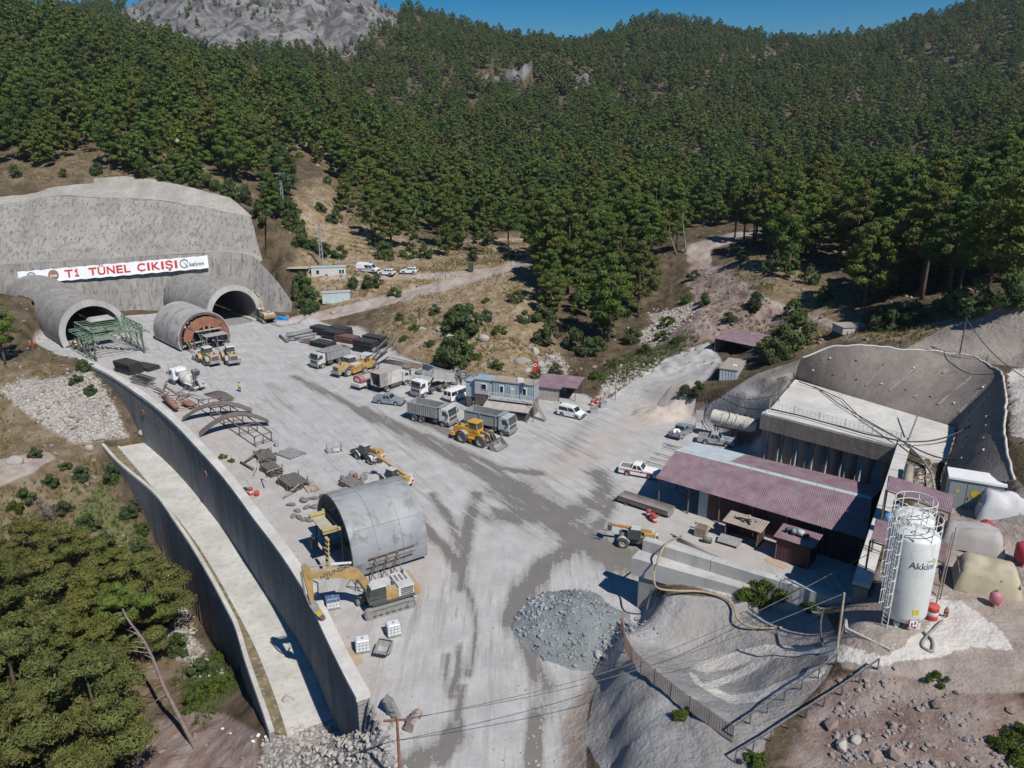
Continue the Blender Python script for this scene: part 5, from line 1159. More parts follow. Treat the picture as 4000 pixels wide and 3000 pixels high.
fuel_tanker('small faded red fuel tanker beside the box truck', *byfront((1438,1519), (math.cos(HX[1]), math.sin(HX[1])), -1, 1.1, -1.5))
mixer_truck('white concrete mixer truck with pale drum parked on the yard', *byw((746,1529), (676,1503), 1, 1.15, -2.85, 2.9))
car('pickup', M_SILVER, 'silver double cab pickup parked in front of the box truck', 'pickup', 'pickup_truck', *byw((1479,1579), (1549,1587), -1, .85, -1.45, 1.52))
car('bus', M_CLEANW, 'white minibus with three side windows behind the ribbed dump truck', 'minibus', 'minibus', *byw((1783,1568), (1828,1551), -1, .9, -1.35, 1.75))
car('van', M_CLEANW, 'small white van with an open rear door near the site office', 'van', 'small_van', *byw((2192,1626), (2253,1640), -1, .8, -1.3, 1.35), open_door=True)
car('pickup', M_SILVER, 'grey pickup with white sacks in its bed parked by the gravel heap', 'pickup', 'pickup_truck', *byw((2665,1716), (2703,1689), -1, .85, -1.45, 1.52), load=M_CLEANW)
car('pickup', mat('grey pickup paint', (.30, .33, .35), .4, .1, 1, dust=.4), 'grey pickup parked below the white steel cylinder beside the works shed', 'pickup', 'pickup_truck', *byw((2753,1736), (2838,1748), -1, .85, -1.45, 1.52))
car('pickup', M_CLEANW, 'white pickup with a red side stripe at the corner of the works shed', 'pickup', 'pickup_truck', *byw((2446,1858), (2539,1874), -1, .85, -1.45, 1.52), stripe=M_TAIL)
def zcar(kind, paint, label, cat, name, pr, pf, z, **kw):
    wb = dict(suv=(-1.3, 1.35), ambulance=(-1.75, 2.0))[kind]; c, rz = byw(pr, pf, -1 if pf[0] > pr[0] else 1, .85, wb[0], wb[1], z); c.z = hq(c.x, c.y)+.02; car(kind, paint, label, cat, name, c, rz, **kw)
zcar('ambulance', M_CLEANW, 'white ambulance with magenta stripe on the upper track', 'ambulance', 'ambulance', (1404,1076), (1465,1079), 7)
zcar('suv', M_CLEANW, 'white off-road car close behind the ambulance on the upper track', 'car', 'parked_car', (1526,1085), (1485,1083), 7)
zcar('suv', M_CLEANW, 'white off-road car standing apart on the upper track past the ambulance', 'car', 'parked_car', (1617,1084), (1574,1083), 7)
wheel_loader('clean yellow wheel loader with grey bucket down in front of the dump trucks', *byw((1801,1726), (1884,1748), -1, 1.08, -1.65, 1.65), M_YELC, M_RIMG, .1, M_YELC)
wheel_loader('dusty wheel loader with raised grey hood nearest the white mixer truck', *byw((808,1430), (777,1415), 1, 1.08, -1.65, 1.65), M_OCHRE, M_RIMG, .3)
wheel_loader('dusty wheel loader with yellow mudguards at the foot of the orange framed formwork', *byfront((887,1425), (-.5, .86), 1, 1.08, -1.65), M_OCHRE, M_RIMY, .9)
wheel_loader('dusty wheel loader standing at the mouth of the long tunnel', *byfront((321,1374), (-.75, .66), 1, 1.08, -1.65), M_OCHRE, M_RIMG, .5)
wheel_loader('yellow wheel loader parked tail out beside the drilling jumbo', *byfront((1360,1470), (math.cos(HX[1]), math.sin(HX[1])), -1, 1.08, -1.65), M_YEL, M_RIMG, .6)
excavator('ochre crawler excavator with a hydraulic breaker resting on the wall coping', (-12.0, 63.3, 0), math.atan2(-.47, -.88), M_OCHRE)
excavator('dark dusty crawler excavator working at the mouth of the short tunnel', at(1040, 1256, 0), math.atan2(.8, -.6), mat('old ochre paint', (.30, .18, .06), .6, .2, 1, dust=.4), tool='none')
telehandler('dusty telehandler with a tilted bucket beside the steel cage', *byw((1450,1816), (1394,1792), 1, .92, -1.35, 1.35), R(-8), 3.6, 0)
telehandler('dusty telehandler with an orange boom parked behind the steel formwork', *(lambda c: (c, math.atan2(.62, -.78)))(at(1548, 1893, 0)), R(14), 4.6, 1)
telehandler('dusty concrete spraying machine with an orange arm by the end of the abutment wall', *(lambda c: (c, R(166)))(at(2488, 2140, 0)+Vector((0, .6, 0))), R(5), 4.4, 1)
drill_rig('yellow drilling jumbo with dark booms pointing up beside the box truck', *(lambda c: (c, HX[1]+.1))(at(1432, 1446, 0)))
# ================================================================ STEEL FORMWORKS AND GANTRY
M_FORM = mat('cement stained steel', (.25, .265, .28), .55, .22, .3, dust=.35, grime=(.12, .118, .125))
M_FORM2 = mat('chalky stained steel', (.38, .37, .36), .6, .2, .25, dust=.35, grime=(.20, .16, .14))
M_YBEAM = mat('dusty yellow beam', (.42, .34, .12), .7, .15, 1, dust=.4)
M_ORANGE = mat('red lead orange steel', (.27, .095, .045), .7, .25, .7, dust=.3, grime=(.26, .20, .17))
def formwork(label, loc, rz, length, r, zc, panels, face_mat, front):
    """steel tunnel form: curved plates on a gantry; the open end faces -x"""
    t = thing('tunnel_formwork', label, 'formwork', loc, rz); A = (-18, 198); rows = 4; n = 10
    for i in range(panels):
        x0 = length*i/panels+.012; x1 = length*(i+1)/panels-.012
        for j in range(rows):
            a0 = A[0]+(A[1]-A[0])*j/rows+.12; a1 = A[0]+(A[1]-A[0])*(j+1)/rows-.12
            o, i_ = arc(r+.015*((i+j) % 2), a0, a1, n, zc), arc(r-.22, a0, a1, n, zc)
            m = MB()
            for pr in (o, i_): m.grid([[(x, y, z) for y, z in pr] for x in (x0, x1)], True)
            for x in (x0, x1): m.grid([[(x, y, z) for y, z in pr] for pr in (o, i_)])
            m.build('form_plate', face_mat, t)
    for k in range(panels+1):
        x = .15+(length-.3)*k/panels
        o, i_ = arc(r-.25, *A, 20, zc), arc(r-.7, *A, 20, zc)
        m = MB(); m.grid([[(x-.06, y, z) for y, z in o], [(x-.06, y, z) for y, z in i_], [(x+.06, y, z) for y, z in i_], [(x+.06, y, z) for y, z in o]]); m.build('arch_rib', M_DGREY if front == 'yellow' else M_STEEL, t)
        for s in (-1, 1):
            MB().bar((x, s*2.3, .5), (x, s*2.3, zc+2.6), .3).build('gantry_column', M_DGREY, t); MB().bar((x, s*2.3, zc+1.0), (x, s*(r-.8), zc+.6), .12).build('strut', M_STEEL, t)
            MB().bar((x, s*2.3, 1.0), (x, s*(r-.7), 1.6), .12).build('strut', M_STEEL, t)
        MB().bar((x, -2.6, zc+2.6), (x, 2.6, zc+2.6), .35).build('gantry_beam', M_DGREY, t)
    for s in (-1, 1):
        MB().bar((-.6, s*2.3, .3), (length+.6, s*2.3, .3), .35, .4).build('travel_beam', M_DGREY, t)
        MB().bar((-.3, s*2.3, zc+2.8), (length+.3, s*2.3, zc+2.8), .3).build('long_beam', M_YBEAM if front == 'yellow' else M_STEEL, t)
    if front == 'yellow':
        for s in (-1, 1):
            for k in range(2): MB().box((-1.0, s*1.9, zc+2.55+.28*k), (1.6, .5, .16)).build('end_beam', M_YBEAM, t)
        MB().box((-1.0, 0, zc+2.5), (1.3, 3.6, .12)).build('work_platform', mat('dusty platform', (.40, .37, .27), .85, .15, 1, dust=.4), t)
    
        for s in (-.35, .35): MB().bar((-1.5, -2.4+s, zc+2.2), (-1.9, -2.9+s, .3), .1).build('ladder_rail', M_YBEAM, t)
        for k in range(9):
            f = k/8; MB().box((-1.5-.4*f, -2.4-.5*f, zc+2.1-(zc+1.7)*f), (.3, .75, .06)).build('ladder_tread', mat('ladder tread', (.40, .30, .16), .8, .15, 1), t)
        for k in range(5): MB().bar((-.8, 2.6+.25*(k % 2), 3.8-.2*k), (-1.1, 3.0, 1.1), .07).build('hanging_hose', M_BLACK, t)
        MB().box((-1.2, 3.1, .9), (.7, .6, 1.2)).build('pump_box', M_DGREY, t); MB().box((-1.2, 3.1, 1.6), (.4, .4, .3)).build('lamp_box', M_DUSTW, t)
    elif front == 'orange':
        def arcband(x, r0, r1, a0, a1, y0=-.12, m=M_ORANGE, nm='end_frame'):
            o, i_ = arc(r1, a0, a1, 6, zc), arc(r0, a0, a1, 6, zc); b = MB()
            b.grid([[(x, y, z) for y, z in o], [(x, y, z) for y, z in i_]]); b.grid([[(x-.3, y, z) for y, z in o], [(x-.3, y, z) for y, z in i_]])
            b.grid([[(x, y, z) for y, z in o], [(x-.3, y, z) for y, z in o]]); b.grid([[(x, y, z) for y, z in i_], [(x-.3, y, z) for y, z in i_]]); b.build(nm, m, t)
        arcband(-.8, 2.6, 4.6, 40, 140); arcband(-.8, 3.0, 4.7, 2, 38); arcband(-.8, 3.0, 4.7, 142, 178)
        for s in (-1, 1): MB().box((-1.4, s*.55, zc+2.3), (.5, .4, .9)).build('jack', mat('ochre jack', (.35, .2, .08), .7, .2, 1), t)
        MB().box((-2.6, -1.0, zc+1.0), (2.6, 4.6, .12)).build('work_platform', mat('grey platform', (.33, .31, .29), .85, .15, 1, dust=.4), t)
        MB().box((-1.5, -.2, zc+1.9), (.9, 5.4, .1)).build('work_platform', mat('grey platform', (.33, .31, .29), .85, .15, 1, dust=.4), t)
        for sx in (-3.8, -1.5):
            for sy in (-3.2, -1.0, 1.2): MB().bar((sx, sy, 0.02), (sx, sy, zc+1.0), .09).build('scaffold_post', M_GREYSTEEL, t)
        for sy in (-3.2, -1.0, 1.2): MB().bar((-3.8, sy, .2), (-1.5, sy, zc+.9), .06).build('scaffold_brace', M_GREYSTEEL, t)
        for sy in (-3.2, 1.2): MB().bar((-3.8, sy, zc+2.0), (-1.5, sy, zc+2.0), .06).build('guard_rail', M_GREYSTEEL, t)
        g = mat('green ladder', (.06, .16, .09), .6, .2, 1, dust=.3)
        for s in (-.35, .35): MB().bar((-1.6, 1.6+s, zc+1.9), (-3.6, 1.2+s, .1), .1).build('ladder_rail', g, t)
        for k in range(9): f = k/8; MB().box((-1.7-1.8*f, 1.6-.4*f, zc+1.7-(zc+1.5)*f), (.24, .7, .05)).build('ladder_tread', g, t)
        for s in (-.3, .3): MB().bar((-.9, 3.9+s, 2.6), (-2.6, 3.7+s, .1), .1).build('stair_rail', mat('rusty stair', (.26, .17, .12), .8, .2, 1), t)
        for k in range(7): f = k/6; MB().box((-.95-1.6*f, 3.9-.2*f, 2.5-2.3*f), (.24, .6, .05)).build('stair_tread', mat('rusty stair', (.26, .17, .12), .8, .2, 1), t)
    return t
def thing_part(name, parent): return parent
fx_ = Vector((.84, .54, 0)).normalized()
formwork('large grey curved steel formwork with yellow end beams behind the crawler excavator', (-18.5, 71.4, 0), math.atan2(fx_.y, fx_.x), 8.2, 5.2, 2.1, 3, M_FORM, 'yellow')
formwork('chalky curved steel formwork with an orange end frame between the tunnels', (-63.6, 155.2, 0), math.atan2(AX.y, AX.x), 13.5, 5.5, 2.1, 5, M_FORM2, 'orange')
# lattice frame lying along the flank of the near formwork
sf = thing('lattice_girder_rack', 'long rusty steel lattice frame leaning along the grey formwork', 'steel frame', (0, 0, 0))
A_, B_ = at(1440, 2185, 2.4), at(1620, 2128, 2.4); C_, D_ = at(1500, 2228, 0.1), at(1612, 2165, 0.9)
MB().bar(A_, B_, .1).build('rail', M_STEEL, sf); MB().bar(A_+Vector((.1, -.5, -.3)), B_+Vector((.1, -.5, -.3)), .1).build('rail', M_STEEL, sf)
for f in (.15, .4, .62): p = A_.lerp(B_, f); MB().bar(p, p+Vector((.5, -1.2, -2.3)), .08).build('prop', M_STEEL, sf); MB().bar(p, p+Vector((-.5, -1.0, -2.3)), .08).build('prop', M_STEEL, sf)
for k, (a, b) in enumerate((((1352,2290),(1400,2215)), ((1388,2310),(1400,2215)), ((1352,2290),(1440,2300)), ((1405,2310),(1372,2225)), ((1440,2300),(1400,2240)))):
    MB().bar(at(*a, .06), at(*b, .9), .07).build('brace', M_STEEL, sf)
# green gantry
M_GREEN = mat('faded green gantry', (.115, .225, .135), .65, .2, .8, dust=.4, grime=(.24, .22, .19))
gt = thing('steel_gantry', 'faded green steel gantry of trusses and posts in front of the long tunnel', 'gantry', RINGS[0]-AX*10.5, math.atan2(AX.y, AX.x))
GL, GW, GZ = 12.0, 9.0, 4.6
for s in (-1, 1):
    for z in (GZ, GZ+1.4): MB().bar((-GL/2, s*GW/2, z), (GL/2, s*GW/2, z), .22).build('long_beam', M_GREEN, gt)
    for k in range(8):
        x = -GL/2+GL*k/7; MB().bar((x, s*GW/2, GZ), (x, s*GW/2, GZ+1.4), .13).build('truss_post', M_GREEN, gt)
        if k < 7: MB().bar((x, s*GW/2, GZ if k % 2 else GZ+1.4), (x+GL/7, s*GW/2, GZ+1.4 if k % 2 else GZ), .1).build('truss_diagonal', M_GREEN, gt)
    for x in (-GL/2+1, -GL/6, GL/6, GL/2-1):
        MB().bar((x, s*GW/2, 0.02), (x, s*GW/2, GZ), .26).build('leg', M_GREEN if x > -3 else M_STEEL, gt)
        MB().bar((x, s*GW/2, 2.2), (x+1.2, s*GW/2, GZ), .12).build('knee_brace', M_GREEN, gt); MB().bar((x, s*GW/2, 2.4), (x, s*(GW/2-1.5), GZ), .12).build('knee_brace', M_GREEN, gt)
    MB().bar((-GL/2, s*GW/2, .9), (GL/2, s*GW/2, .9), .08).build('tie_rail', M_STEEL, gt); MB().bar((-GL/2-.5, s*(GW/2+1.2), GZ-.3), (GL/2+.5, s*(GW/2+1.2), GZ-.3), .12).build('outrigger_rail', M_GREEN, gt)
for k in range(10):
    x = -GL/2+GL*k/9; MB().bar((x, -GW/2-1.3, GZ+.1*(k % 3)), (x+.3*math.sin(k*2), GW/2+1.3, GZ+.1*((k+1) % 3)), .16).build('cross_beam', M_GREEN, gt)
for k in range(7): MB().bar((-GL/2+GL*k/7, -GW/2, GZ+1.4), (-GL/2+GL*(k+1)/7, GW/2, GZ+1.4), .09).build('top_brace', M_GREEN, gt)
M_PLANK = mat('weathered plank', (.34, .28, .21), .85, .2, 1.5, dust=.3)
for k in range(14): MB().box((-GL/2+1+(k*2.7) % (GL-2), -GW/2+1+(k*1.9) % (GW-2), GZ+.28), (2.6, .35, .06), rot=(0, 0, .2*math.sin(k*5))).build('plank', M_PLANK, gt)
for k in range(18):
    a = k*1.7; x = -GL/2+GL*((k*.37) % 1); s = 1 if k % 2 else -1
    MB().bar((x, s*(GW/2+.9), .05), (x+1.5*math.sin(a), s*(GW/2-.6), GZ-.2), .06).build('scaffold_tube', M_GREYSTEEL, gt)
MB().box((GL/2-1.5, 0, GZ+1.75), (3.0, 4.6, .5), top=(.9, .8)).build('tarpaulin', mat('grey tarpaulin', (.40, .38, .36), .9, .15, .8, dust=.3), gt)
# ================================================================ STACKS AND STORES
M_MESH = mat('black steel mesh', (.022, .023, .025), .7, .35, 3, dust=.12, bump=.5)
M_MESHR = mat('rusty steel mesh', (.14, .07, .045), .8, .3, 3, dust=.15, bump=.5)
def mesh_stack(label, px, z, L_, W_, bundles, rz, m, bh_=.34):
    t = thing('mesh_stack', label, 'steel mesh', at(*px, z), rz, 'stacks of steel mesh'); rnd = random.Random(px[0])
    for k in range(bundles):
        b = MB(); ox, oy, a = rnd.uniform(-.12, .12), rnd.uniform(-.12, .12), rnd.uniform(-.03, .03); ca, sa = math.cos(a), math.sin(a)
        nb = 4
        for q in range(nb): b.box((ox, oy, bh_*k+bh_*(q+.5)/nb+.02), (L_+.05*(q % 2), W_+.06*((q+1) % 2), bh_/nb*.86), rot=(0, 0, a))
        if k == bundles-1:
            for i in range(12): b.box((ox+ca*(-L_/2+L_*(i+.5)/12), oy+sa*(-L_/2+L_*(i+.5)/12), bh_*(k+1)+.03), (.05, W_, .04), rot=(0, 0, a))
        tag(b.build('mesh_bundle', m, t), kind='stuff')
    return t
h0 = math.atan2(.55, -.83)
mesh_stack('tallest black mesh stack near the white mixer truck', (505,1452), 0, 5, 2.6, 6, h0, M_MESH)
mesh_stack('flat black mesh stack behind the tallest stack near the mixer truck', (570,1440), 0, 4.6, 2.6, 2, h0+.1, M_MESH)
mesh_stack('black mesh stack at the head of the grey pipe pile', (1260,1305), 0, 5, 2.6, 5, h0, M_MESH); mesh_stack('black mesh stack in the middle of the mesh store beside the white cab truck', (1308,1322), 0, 5, 2.6, 5, h0, M_MESH)
mesh_stack('black mesh stack at the hill side of the mesh store', (1330,1306), 0, 5, 2.6, 5, h0, M_MESH); mesh_stack('low black mesh stack in front of the mesh store', (1262,1352), 0, 5, 2.8, 3, h0, M_MESH)
mesh_stack('rusty brown mesh stack between the black mesh stacks', (1356,1335), 0, 5, 2.4, 4, h0+.05, M_MESHR); mesh_stack('very tall black mesh stack behind the drilling jumbo', (1430,1372), 0, 5, 2.4, 7, h0, M_MESH); mesh_stack('tall narrow black mesh stack against the brown slope', (1465,1354), 0, 5, 2.2, 7, h0, M_MESH)
mesh_stack('thin rusty mesh mats lying beside the grey pipes', (1215,1338), 0, 4.5, 2.4, 1, h0, M_MESHR, .2)
# curved rebar cages beside the wall
cg = thing('rebar_bundle', 'dark curved bundle of lattice girders beside the black mesh stack', 'steel bundle', at(560, 1500, 0), h0+math.pi)
for k in range(7):
    b = MB(); y_ = -.9+.3*k; b.tube([(x, y_, .3+.16*k % .5-.02*(x*x)*.5+.5) for x in np.linspace(-2.6, 2.6, 9)], .12, 5); b.build('lattice_girder', M_MESH, cg)
# grey pipes
M_PIPE = mat('grey steel pipe', (.20, .22, .225), .5, .12, 1, dust=.4)
for k, (a, b, lab) in enumerate([((1122,1303),(1250,1278),''),((1118,1312),(1215,1294),''),((1150,1306),(1225,1291),''),((1128,1318),(1220,1302),''),((1152,1318),(1235,1304),''),((1126,1328),(1212,1318),''),((1150,1326),(1230,1316),''),((1170,1300),(1253,1284),'')]):
    z = .32 if k not in (1, 4, 7) else .85
    t = MB(); A, B = at(*a, z), at(*b, z); d = (B-A).normalized(); u = Vector((-d.y, d.x, 0))
    t.tube([A, A.lerp(B, .5), B], .3, 12)
    o = t.build('steel_pipe', M_PIPE); tag(o, 'large grey steel pipe lying in the pile beside the black mesh store', 'pipe', 'grey pipes in a pile')
o = MB().tube([at(1094,1312,.3), at(1123,1334,.3)], .3, 12).build('steel_pipe', mat('dark steel pipe', (.10, .10, .10), .6, .1, 1, dust=.3)); tag(o, 'short dark pipe lying alone across the end of the pipe pile', 'pipe')
# blue pipe bundles by the short tunnel
M_BLUEP = mat('bright blue plastic', (.02, .32, .72), .45, .08, 1, dust=.05)
for nm, px, nn, rz, zz in (('bright blue plastic pipe bundle lying beside the portal wall end', (1088,1250), 9, R(-28), 0), ('bright blue plastic pipe bundle leaning behind the crawler excavator', (1045,1235), 7, R(-40), 0)):
    t = thing('pipe_bundle', nm, 'pipe bundle', at(*px, zz), rz)
    for k in range(nn): MB().cyl((-2.3, -.6+.42*(k % 4), .22+.38*(k//4)), (2.3, -.6+.42*(k % 4), .22+.38*(k//4)), .2, 8).build('pipe', M_BLUEP, t)
# steel arches and their rack
def arch_bundle(label, pl, pr, apex_z, n):
    a, b = at(*pl, .15), at(*pr, .5); d = (b-a); d.z = 0; L_ = d.length; d.normalize(); t = thing('arch_ribs', label, 'steel arches', a, math.atan2(d.y, d.x), 'bundles of curved steel ribs')
    for k in range(n):
        y = -.75+1.5*k/(n-1); pts = [(L_*f, y+.25*(1-f)*(k-n/2)*.12, apex_z*math.sin(math.pi*(.12+.76*f))-apex_z*math.sin(math.pi*.12)*(1-f)-apex_z*.3*f+.25*f) for f in np.linspace(0, 1, 15)]
        m = MB()
        for off in (.08, -.08): m.grid([[(x, y_+e, z+off) for x, y_, z in pts] for e in (-.09, .09)])
        m.grid([[(x, y_, z-.08) for x, y_, z in pts], [(x, y_, z+.08) for x, y_, z in pts]]); m.build('steel_rib', mat('brown steel rib', (.175, .13, .115), .7, .2, 1.5, dust=.3), t)
    return t
arch_bundle('bundle of brown curved steel ribs nearest the mixer truck on the rack', (712,1637), (985,1606), 3.0, 8); arch_bundle('bundle of brown curved steel ribs at the lower end of the rack', (778,1697), (1050,1648), 3.3, 8)
t = arch_bundle('short bundle of dark curved ribs lying behind the rack', (815,1535), (900,1560), .9, 6)
rk_ = thing('steel_rack', 'rusty open steel rack carrying the curved ribs beside the wall', 'rack', (0, 0, 0))
ra, rb, rc, rd_ = at(770,1560,1.5), at(998,1710,1.5), at(850,1552,1.5), at(1063,1690,1.5)
for p, q in ((ra, rb), (rc, rd_)): MB().bar(p, q, .14).build('rail', M_STEEL, rk_); MB().bar(Vector((p.x, p.y, .12)), Vector((q.x, q.y, .12)), .1).build('ground_rail', M_STEEL, rk_)
for f in (0.02, .25, .48, .74, .98):
    p, q = ra.lerp(rb, f), rc.lerp(rd_, f)
    MB().bar(p, q, .12).build('cross_beam', M_STEEL, rk_); MB().bar(Vector((p.x, p.y, .5)), Vector((q.x, q.y, .5)), .1).build('cross_beam', M_STEEL, rk_)
    for w in (p, q, p.lerp(q, .5)): MB().bar(Vector((w.x, w.y, 0.02)), w, .12).build('post', M_STEEL, rk_)
# scrap beams above the rack
rnd = random.Random(4)
SCR = [((640,1505),(700,1540)),((655,1490),(640,1520)),((650,1545),(760,1540)),((690,1535),(735,1545)),((700,1560),(740,1535)),((720,1520),(690,1560)),((660,1530),(640,1545)),((600,1520),(650,1545)),((710,1545),(770,1580)),((735,1545),(800,1560)),((580,1500),(650,1530)),((620,1535),(690,1575))]
for k, (a, b) in enumerate(SCR):
    A, B = at(*a, .25+.3*(k % 3)), at(*b, .2+.25*((k+1) % 3)); m = MB(); mid = (A+B)/2+Vector((0, 0, .35*(k % 2)))
    m.tube([A, A.lerp(mid, .5)+Vector((0, 0, .12*(k % 2))), mid, mid.lerp(B, .5)+Vector((0, 0, .12*(k % 2))), B], .12, 4, smooth=False)
    tag(m.build('scrap_beam', M_STEEL if k % 3 else M_GREYSTEEL), 'bent scrap steel beam tossed on the heap between mixer truck and curved ribs', 'steel beam', 'scrap beams on the heap')
o = MB().tube([at(640,1552,.9), at(690,1592,.9)], .38, 10).build('rusty_pipe', M_RUST); tag(o, 'fat rusty pipe lying on a low rack beside the wall', 'pipe')
sr = thing('low_rack', 'low rusty rack under the fat pipe and brown sheets beside the wall', 'rack', (0, 0, 0))
for f in (0.1, .5, .9):
    p, q = at(640,1560,.5).lerp(at(690,1602,.5), f), at(715,1560,.5).lerp(at(760,1595,.5), f); MB().bar(p, q, .1).build('cross_beam', M_RUST, sr)
    for w in (p, q): MB().bar(Vector((w.x, w.y, .02)), w, .1).build('post', M_RUST, sr)
sh_ = thing('sheet_stack', 'stack of brown rusty sheets on the low rack beside the wall', 'steel sheets', at(737, 1578, .58), R(-40))
for k in range(4): MB().box((.06*k, .04*math.sin(k*3), .07*k), (3.2, 1.2-.05*k, .05)).build('sheet', M_RUST, sh_)
# stacks of dark timber and profiles
M_TIMB = mat('dark weathered timber', (.085, .072, .06), .85, .3, 2, dust=.25)
def plank_stack(label, px, rz, L_, W_, n, rows, m, prop=True, name='timber_stack', group=None):
    t = thing(name, label, 'timber stack', at(*px, 0), rz, group); rnd = random.Random(px[0]*3)
    for r_ in range(rows):
        for k in range(n):
            w = W_/n; MB().box((rnd.uniform(-.25, .25), -W_/2+w*(k+.5), .18+.2*r_), (L_+rnd.uniform(-.4, .4), w*.9, .17), rot=(0, 0, rnd.uniform(-.02, .02))).build('plank', m, t)
    if prop:
        for sx in (-L_*.33, L_*.33):
            for s in (-1, 1): MB().bar((sx, s*(W_/2+.12), 0.02), (sx+.1, s*(W_/2+.1), .5+.2*rows), .1).build('stake', M_STEEL, t)
            MB().bar((sx, -W_/2-.1, .05), (sx, W_/2+.1, .05), .12).build('bearer', M_STEEL, t)
    return t
plank_stack('dark timber stack held by rusty stakes at the foot of the rack', (1035,1790), R(-58), 3.4, 2.2, 7, 3, M_TIMB); plank_stack('dark stack of long profiles in the middle of the timber row', (1062,1845), R(-50), 3.2, 1.8, 6, 4, M_TIMB); plank_stack('low dark stack of profiles with crossed sticks beside the red drum', (1145,1895), R(-48), 3.6, 2.6, 8, 4, M_TIMB)
plank_stack('grey loose planks spread on the ground behind the timber stack', (1135,1775), R(-35), 3.2, 2.6, 9, 1, M_GREYSTEEL, False); plank_stack('pale sticks lying on the yard beside the timber row', (1210,1900), R(-60), 3.2, 1.6, 6, 1, M_PLANK, False); plank_stack('dark stacked sheets beside the drums behind the grey formwork', (1375,1905), R(-45), 3.2, 1.8, 5, 4, mat('grey brown board', (.15, .135, .125), .8, .2, 1, dust=.3), False); plank_stack('weathered boards leaning at the drums by the grey formwork', (1325,1930), R(40), 2.4, 1.4, 6, 2, M_PLANK, False)
for k, (a, b, z0, z1) in enumerate((((955,1805),(1020,1755),.3,.9),((940,1805),(990,1830),.2,.4),((990,1855),(1012,1795),.3,1.6),((1040,1845),(1100,1825),1.0,1.1),((1020,1870),(1040,1880),.1,1.4),((1105,1945),(1170,1890),.2,1.5))):
    tag(MB().tube([at(*a, z0), at(*b, z1)], .13 if k < 2 else .07, 6).build('loose_log', M_TIMB if k < 2 else M_PLANK), 'weathered loose pole lying across the timber stacks', 'pole', 'loose poles on the timber row')
# drums, totes, buckets
def drum(label, px, z, m1, m2=None, lying=False, rz=0.0, r=.3, h=.9, group=None, loc=None):
    p = loc or at(*px, z); t = thing('oil_drum', label, 'drum', p, rz, group)
    def ringmesh(z0, z1, m, nm):
        mb = MB(); mb.lathe([(0, z0), (r*.97, z0), (r, z0+.015), (r, z1-.015), (r*.97, z1), (0, z1)], 16); o = mb.build(nm, m, t); return o
    parts = []
    if m2:
        for i in range(3): parts.append(ringmesh(h*i/3, h*(i+1)/3-.002, (m1, m2, m1)[i], 'drum_band'))
    else: parts.append(ringmesh(0, h, m1, 'drum_body'))
    for zz in (h*.33, h*.66): parts.append(MB().lathe([(r, zz-.02), (r+.018, zz), (r, zz+.02)], 16).build('rolling_hoop', m1, t))
    if lying:
        for o in parts: o.rotation_euler = (R(90), 0, 0); o.location = (0, h/2, r)
    return t
M_DRED = mat('drum red', (.48, .035, .03), .5, .12, 2, dust=.2); M_DWHT = mat('drum white', (.62, .60, .57), .5, .1, 2, dust=.2); M_DRUST = mat('rusty drum', (.24, .105, .065), .8, .25, 3, dust=.2); M_DBLU = mat('blue drum', (.03, .12, .28), .6, .15, 2, dust=.25)
drum('upright red and white drum beside the timber row at the wall', (980,1932), 0, M_DRED, M_DWHT); drum('red drum fallen on its side next to the upright striped drum', (1004,1935), 0, M_DRED, None, True, R(20), h=.6)
drum('grey open drum with rusty rim at the lower end of the rack', (1081,1744), 0, mat('galvanised drum', (.30, .32, .33), .5, .1, 2, dust=.3))
for px, m, lab in (((1338,1885), M_DRUST, 'rusty drum at the outer end of the drum row behind the grey formwork'), ((1359,1889), M_DBLU, 'blue drum standing among rusty drums behind the grey formwork'), ((1373,1869), M_GREYSTEEL, 'grey drum behind the blue drum in the drum row'), ((1391,1876), M_DRUST, 'rusty drum between blue and grey drums in the drum row'), ((1415,1882), M_GREYSTEEL, 'dusty grey drum at the formwork end of the drum row'), ((1427,1872), M_GREYSTEEL, 'dusty grey drum farthest from the blue drum in the row')): drum(lab, px, 0, m)
M_IBC = mat('white plastic tote', (.66, .69, .70), .4, .06, 1.5, dust=.15); M_IBCB = mat('blue tote lid', (.03, .10, .24), .5, .1, 1.5, dust=.2)
def ibc(label, px, rz, top=None):
    t = thing('water_tote', label, 'liquid tote', at(*px, 0), rz); m = MB(); m.box((0, 0, .66), (1.14, .94, .98), top=(.99, .99)); m.build('tank', M_IBC, t)
    MB().box((0, 0, 1.19), (1.08, .88, .08), top=(.85, .85)).build('tank_top', top or M_IBC, t); MB().cyl((0, 0, 1.22), (0, 0, 1.29), .12, 12).build('cap', M_GREYSTEEL, t)
    if top: MB().box((.0, .0, 1.02), (1.17, .97, .26)).build('cover', top, t)
    MB().box((0, 0, .08), (1.2, 1.0, .14)).build('pallet', M_GREYSTEEL, t); c = mat('cage wire', (.45, .46, .46), .4, .05, 1, dust=.2, metal=.3)
    for k in range(4):
        z = .25+.3*k
        for s in (-1, 1): MB().bar((-.6, s*.5, z), (.6, s*.5, z), .035).build('cage_bar', c, t); MB().bar((s*.6, -.5, z), (s*.6, .5, z), .035).build('cage_bar', c, t)
    for k in range(5):
        for s in (-1, 1): MB().bar((-.6+.3*k, s*.51, .15), (-.6+.3*k, s*.51, 1.16), .035).build('cage_bar', c, t)
    for k in range(3):
        for s in (-1, 1): MB().bar((s*.61, -.3+.3*k, .15), (s*.61, -.3+.3*k, 1.16), .035).build('cage_bar', c, t)
ibc('caged white liquid tote with a blue top under the excavator stick', (1302,2372), R(18), M_IBCB); ibc('caged white liquid tote beside the excavator track', (1538,2478), R(22)); ibc('caged white liquid tote beside the plywood sheet at the wall', (1418,2540), R(16))
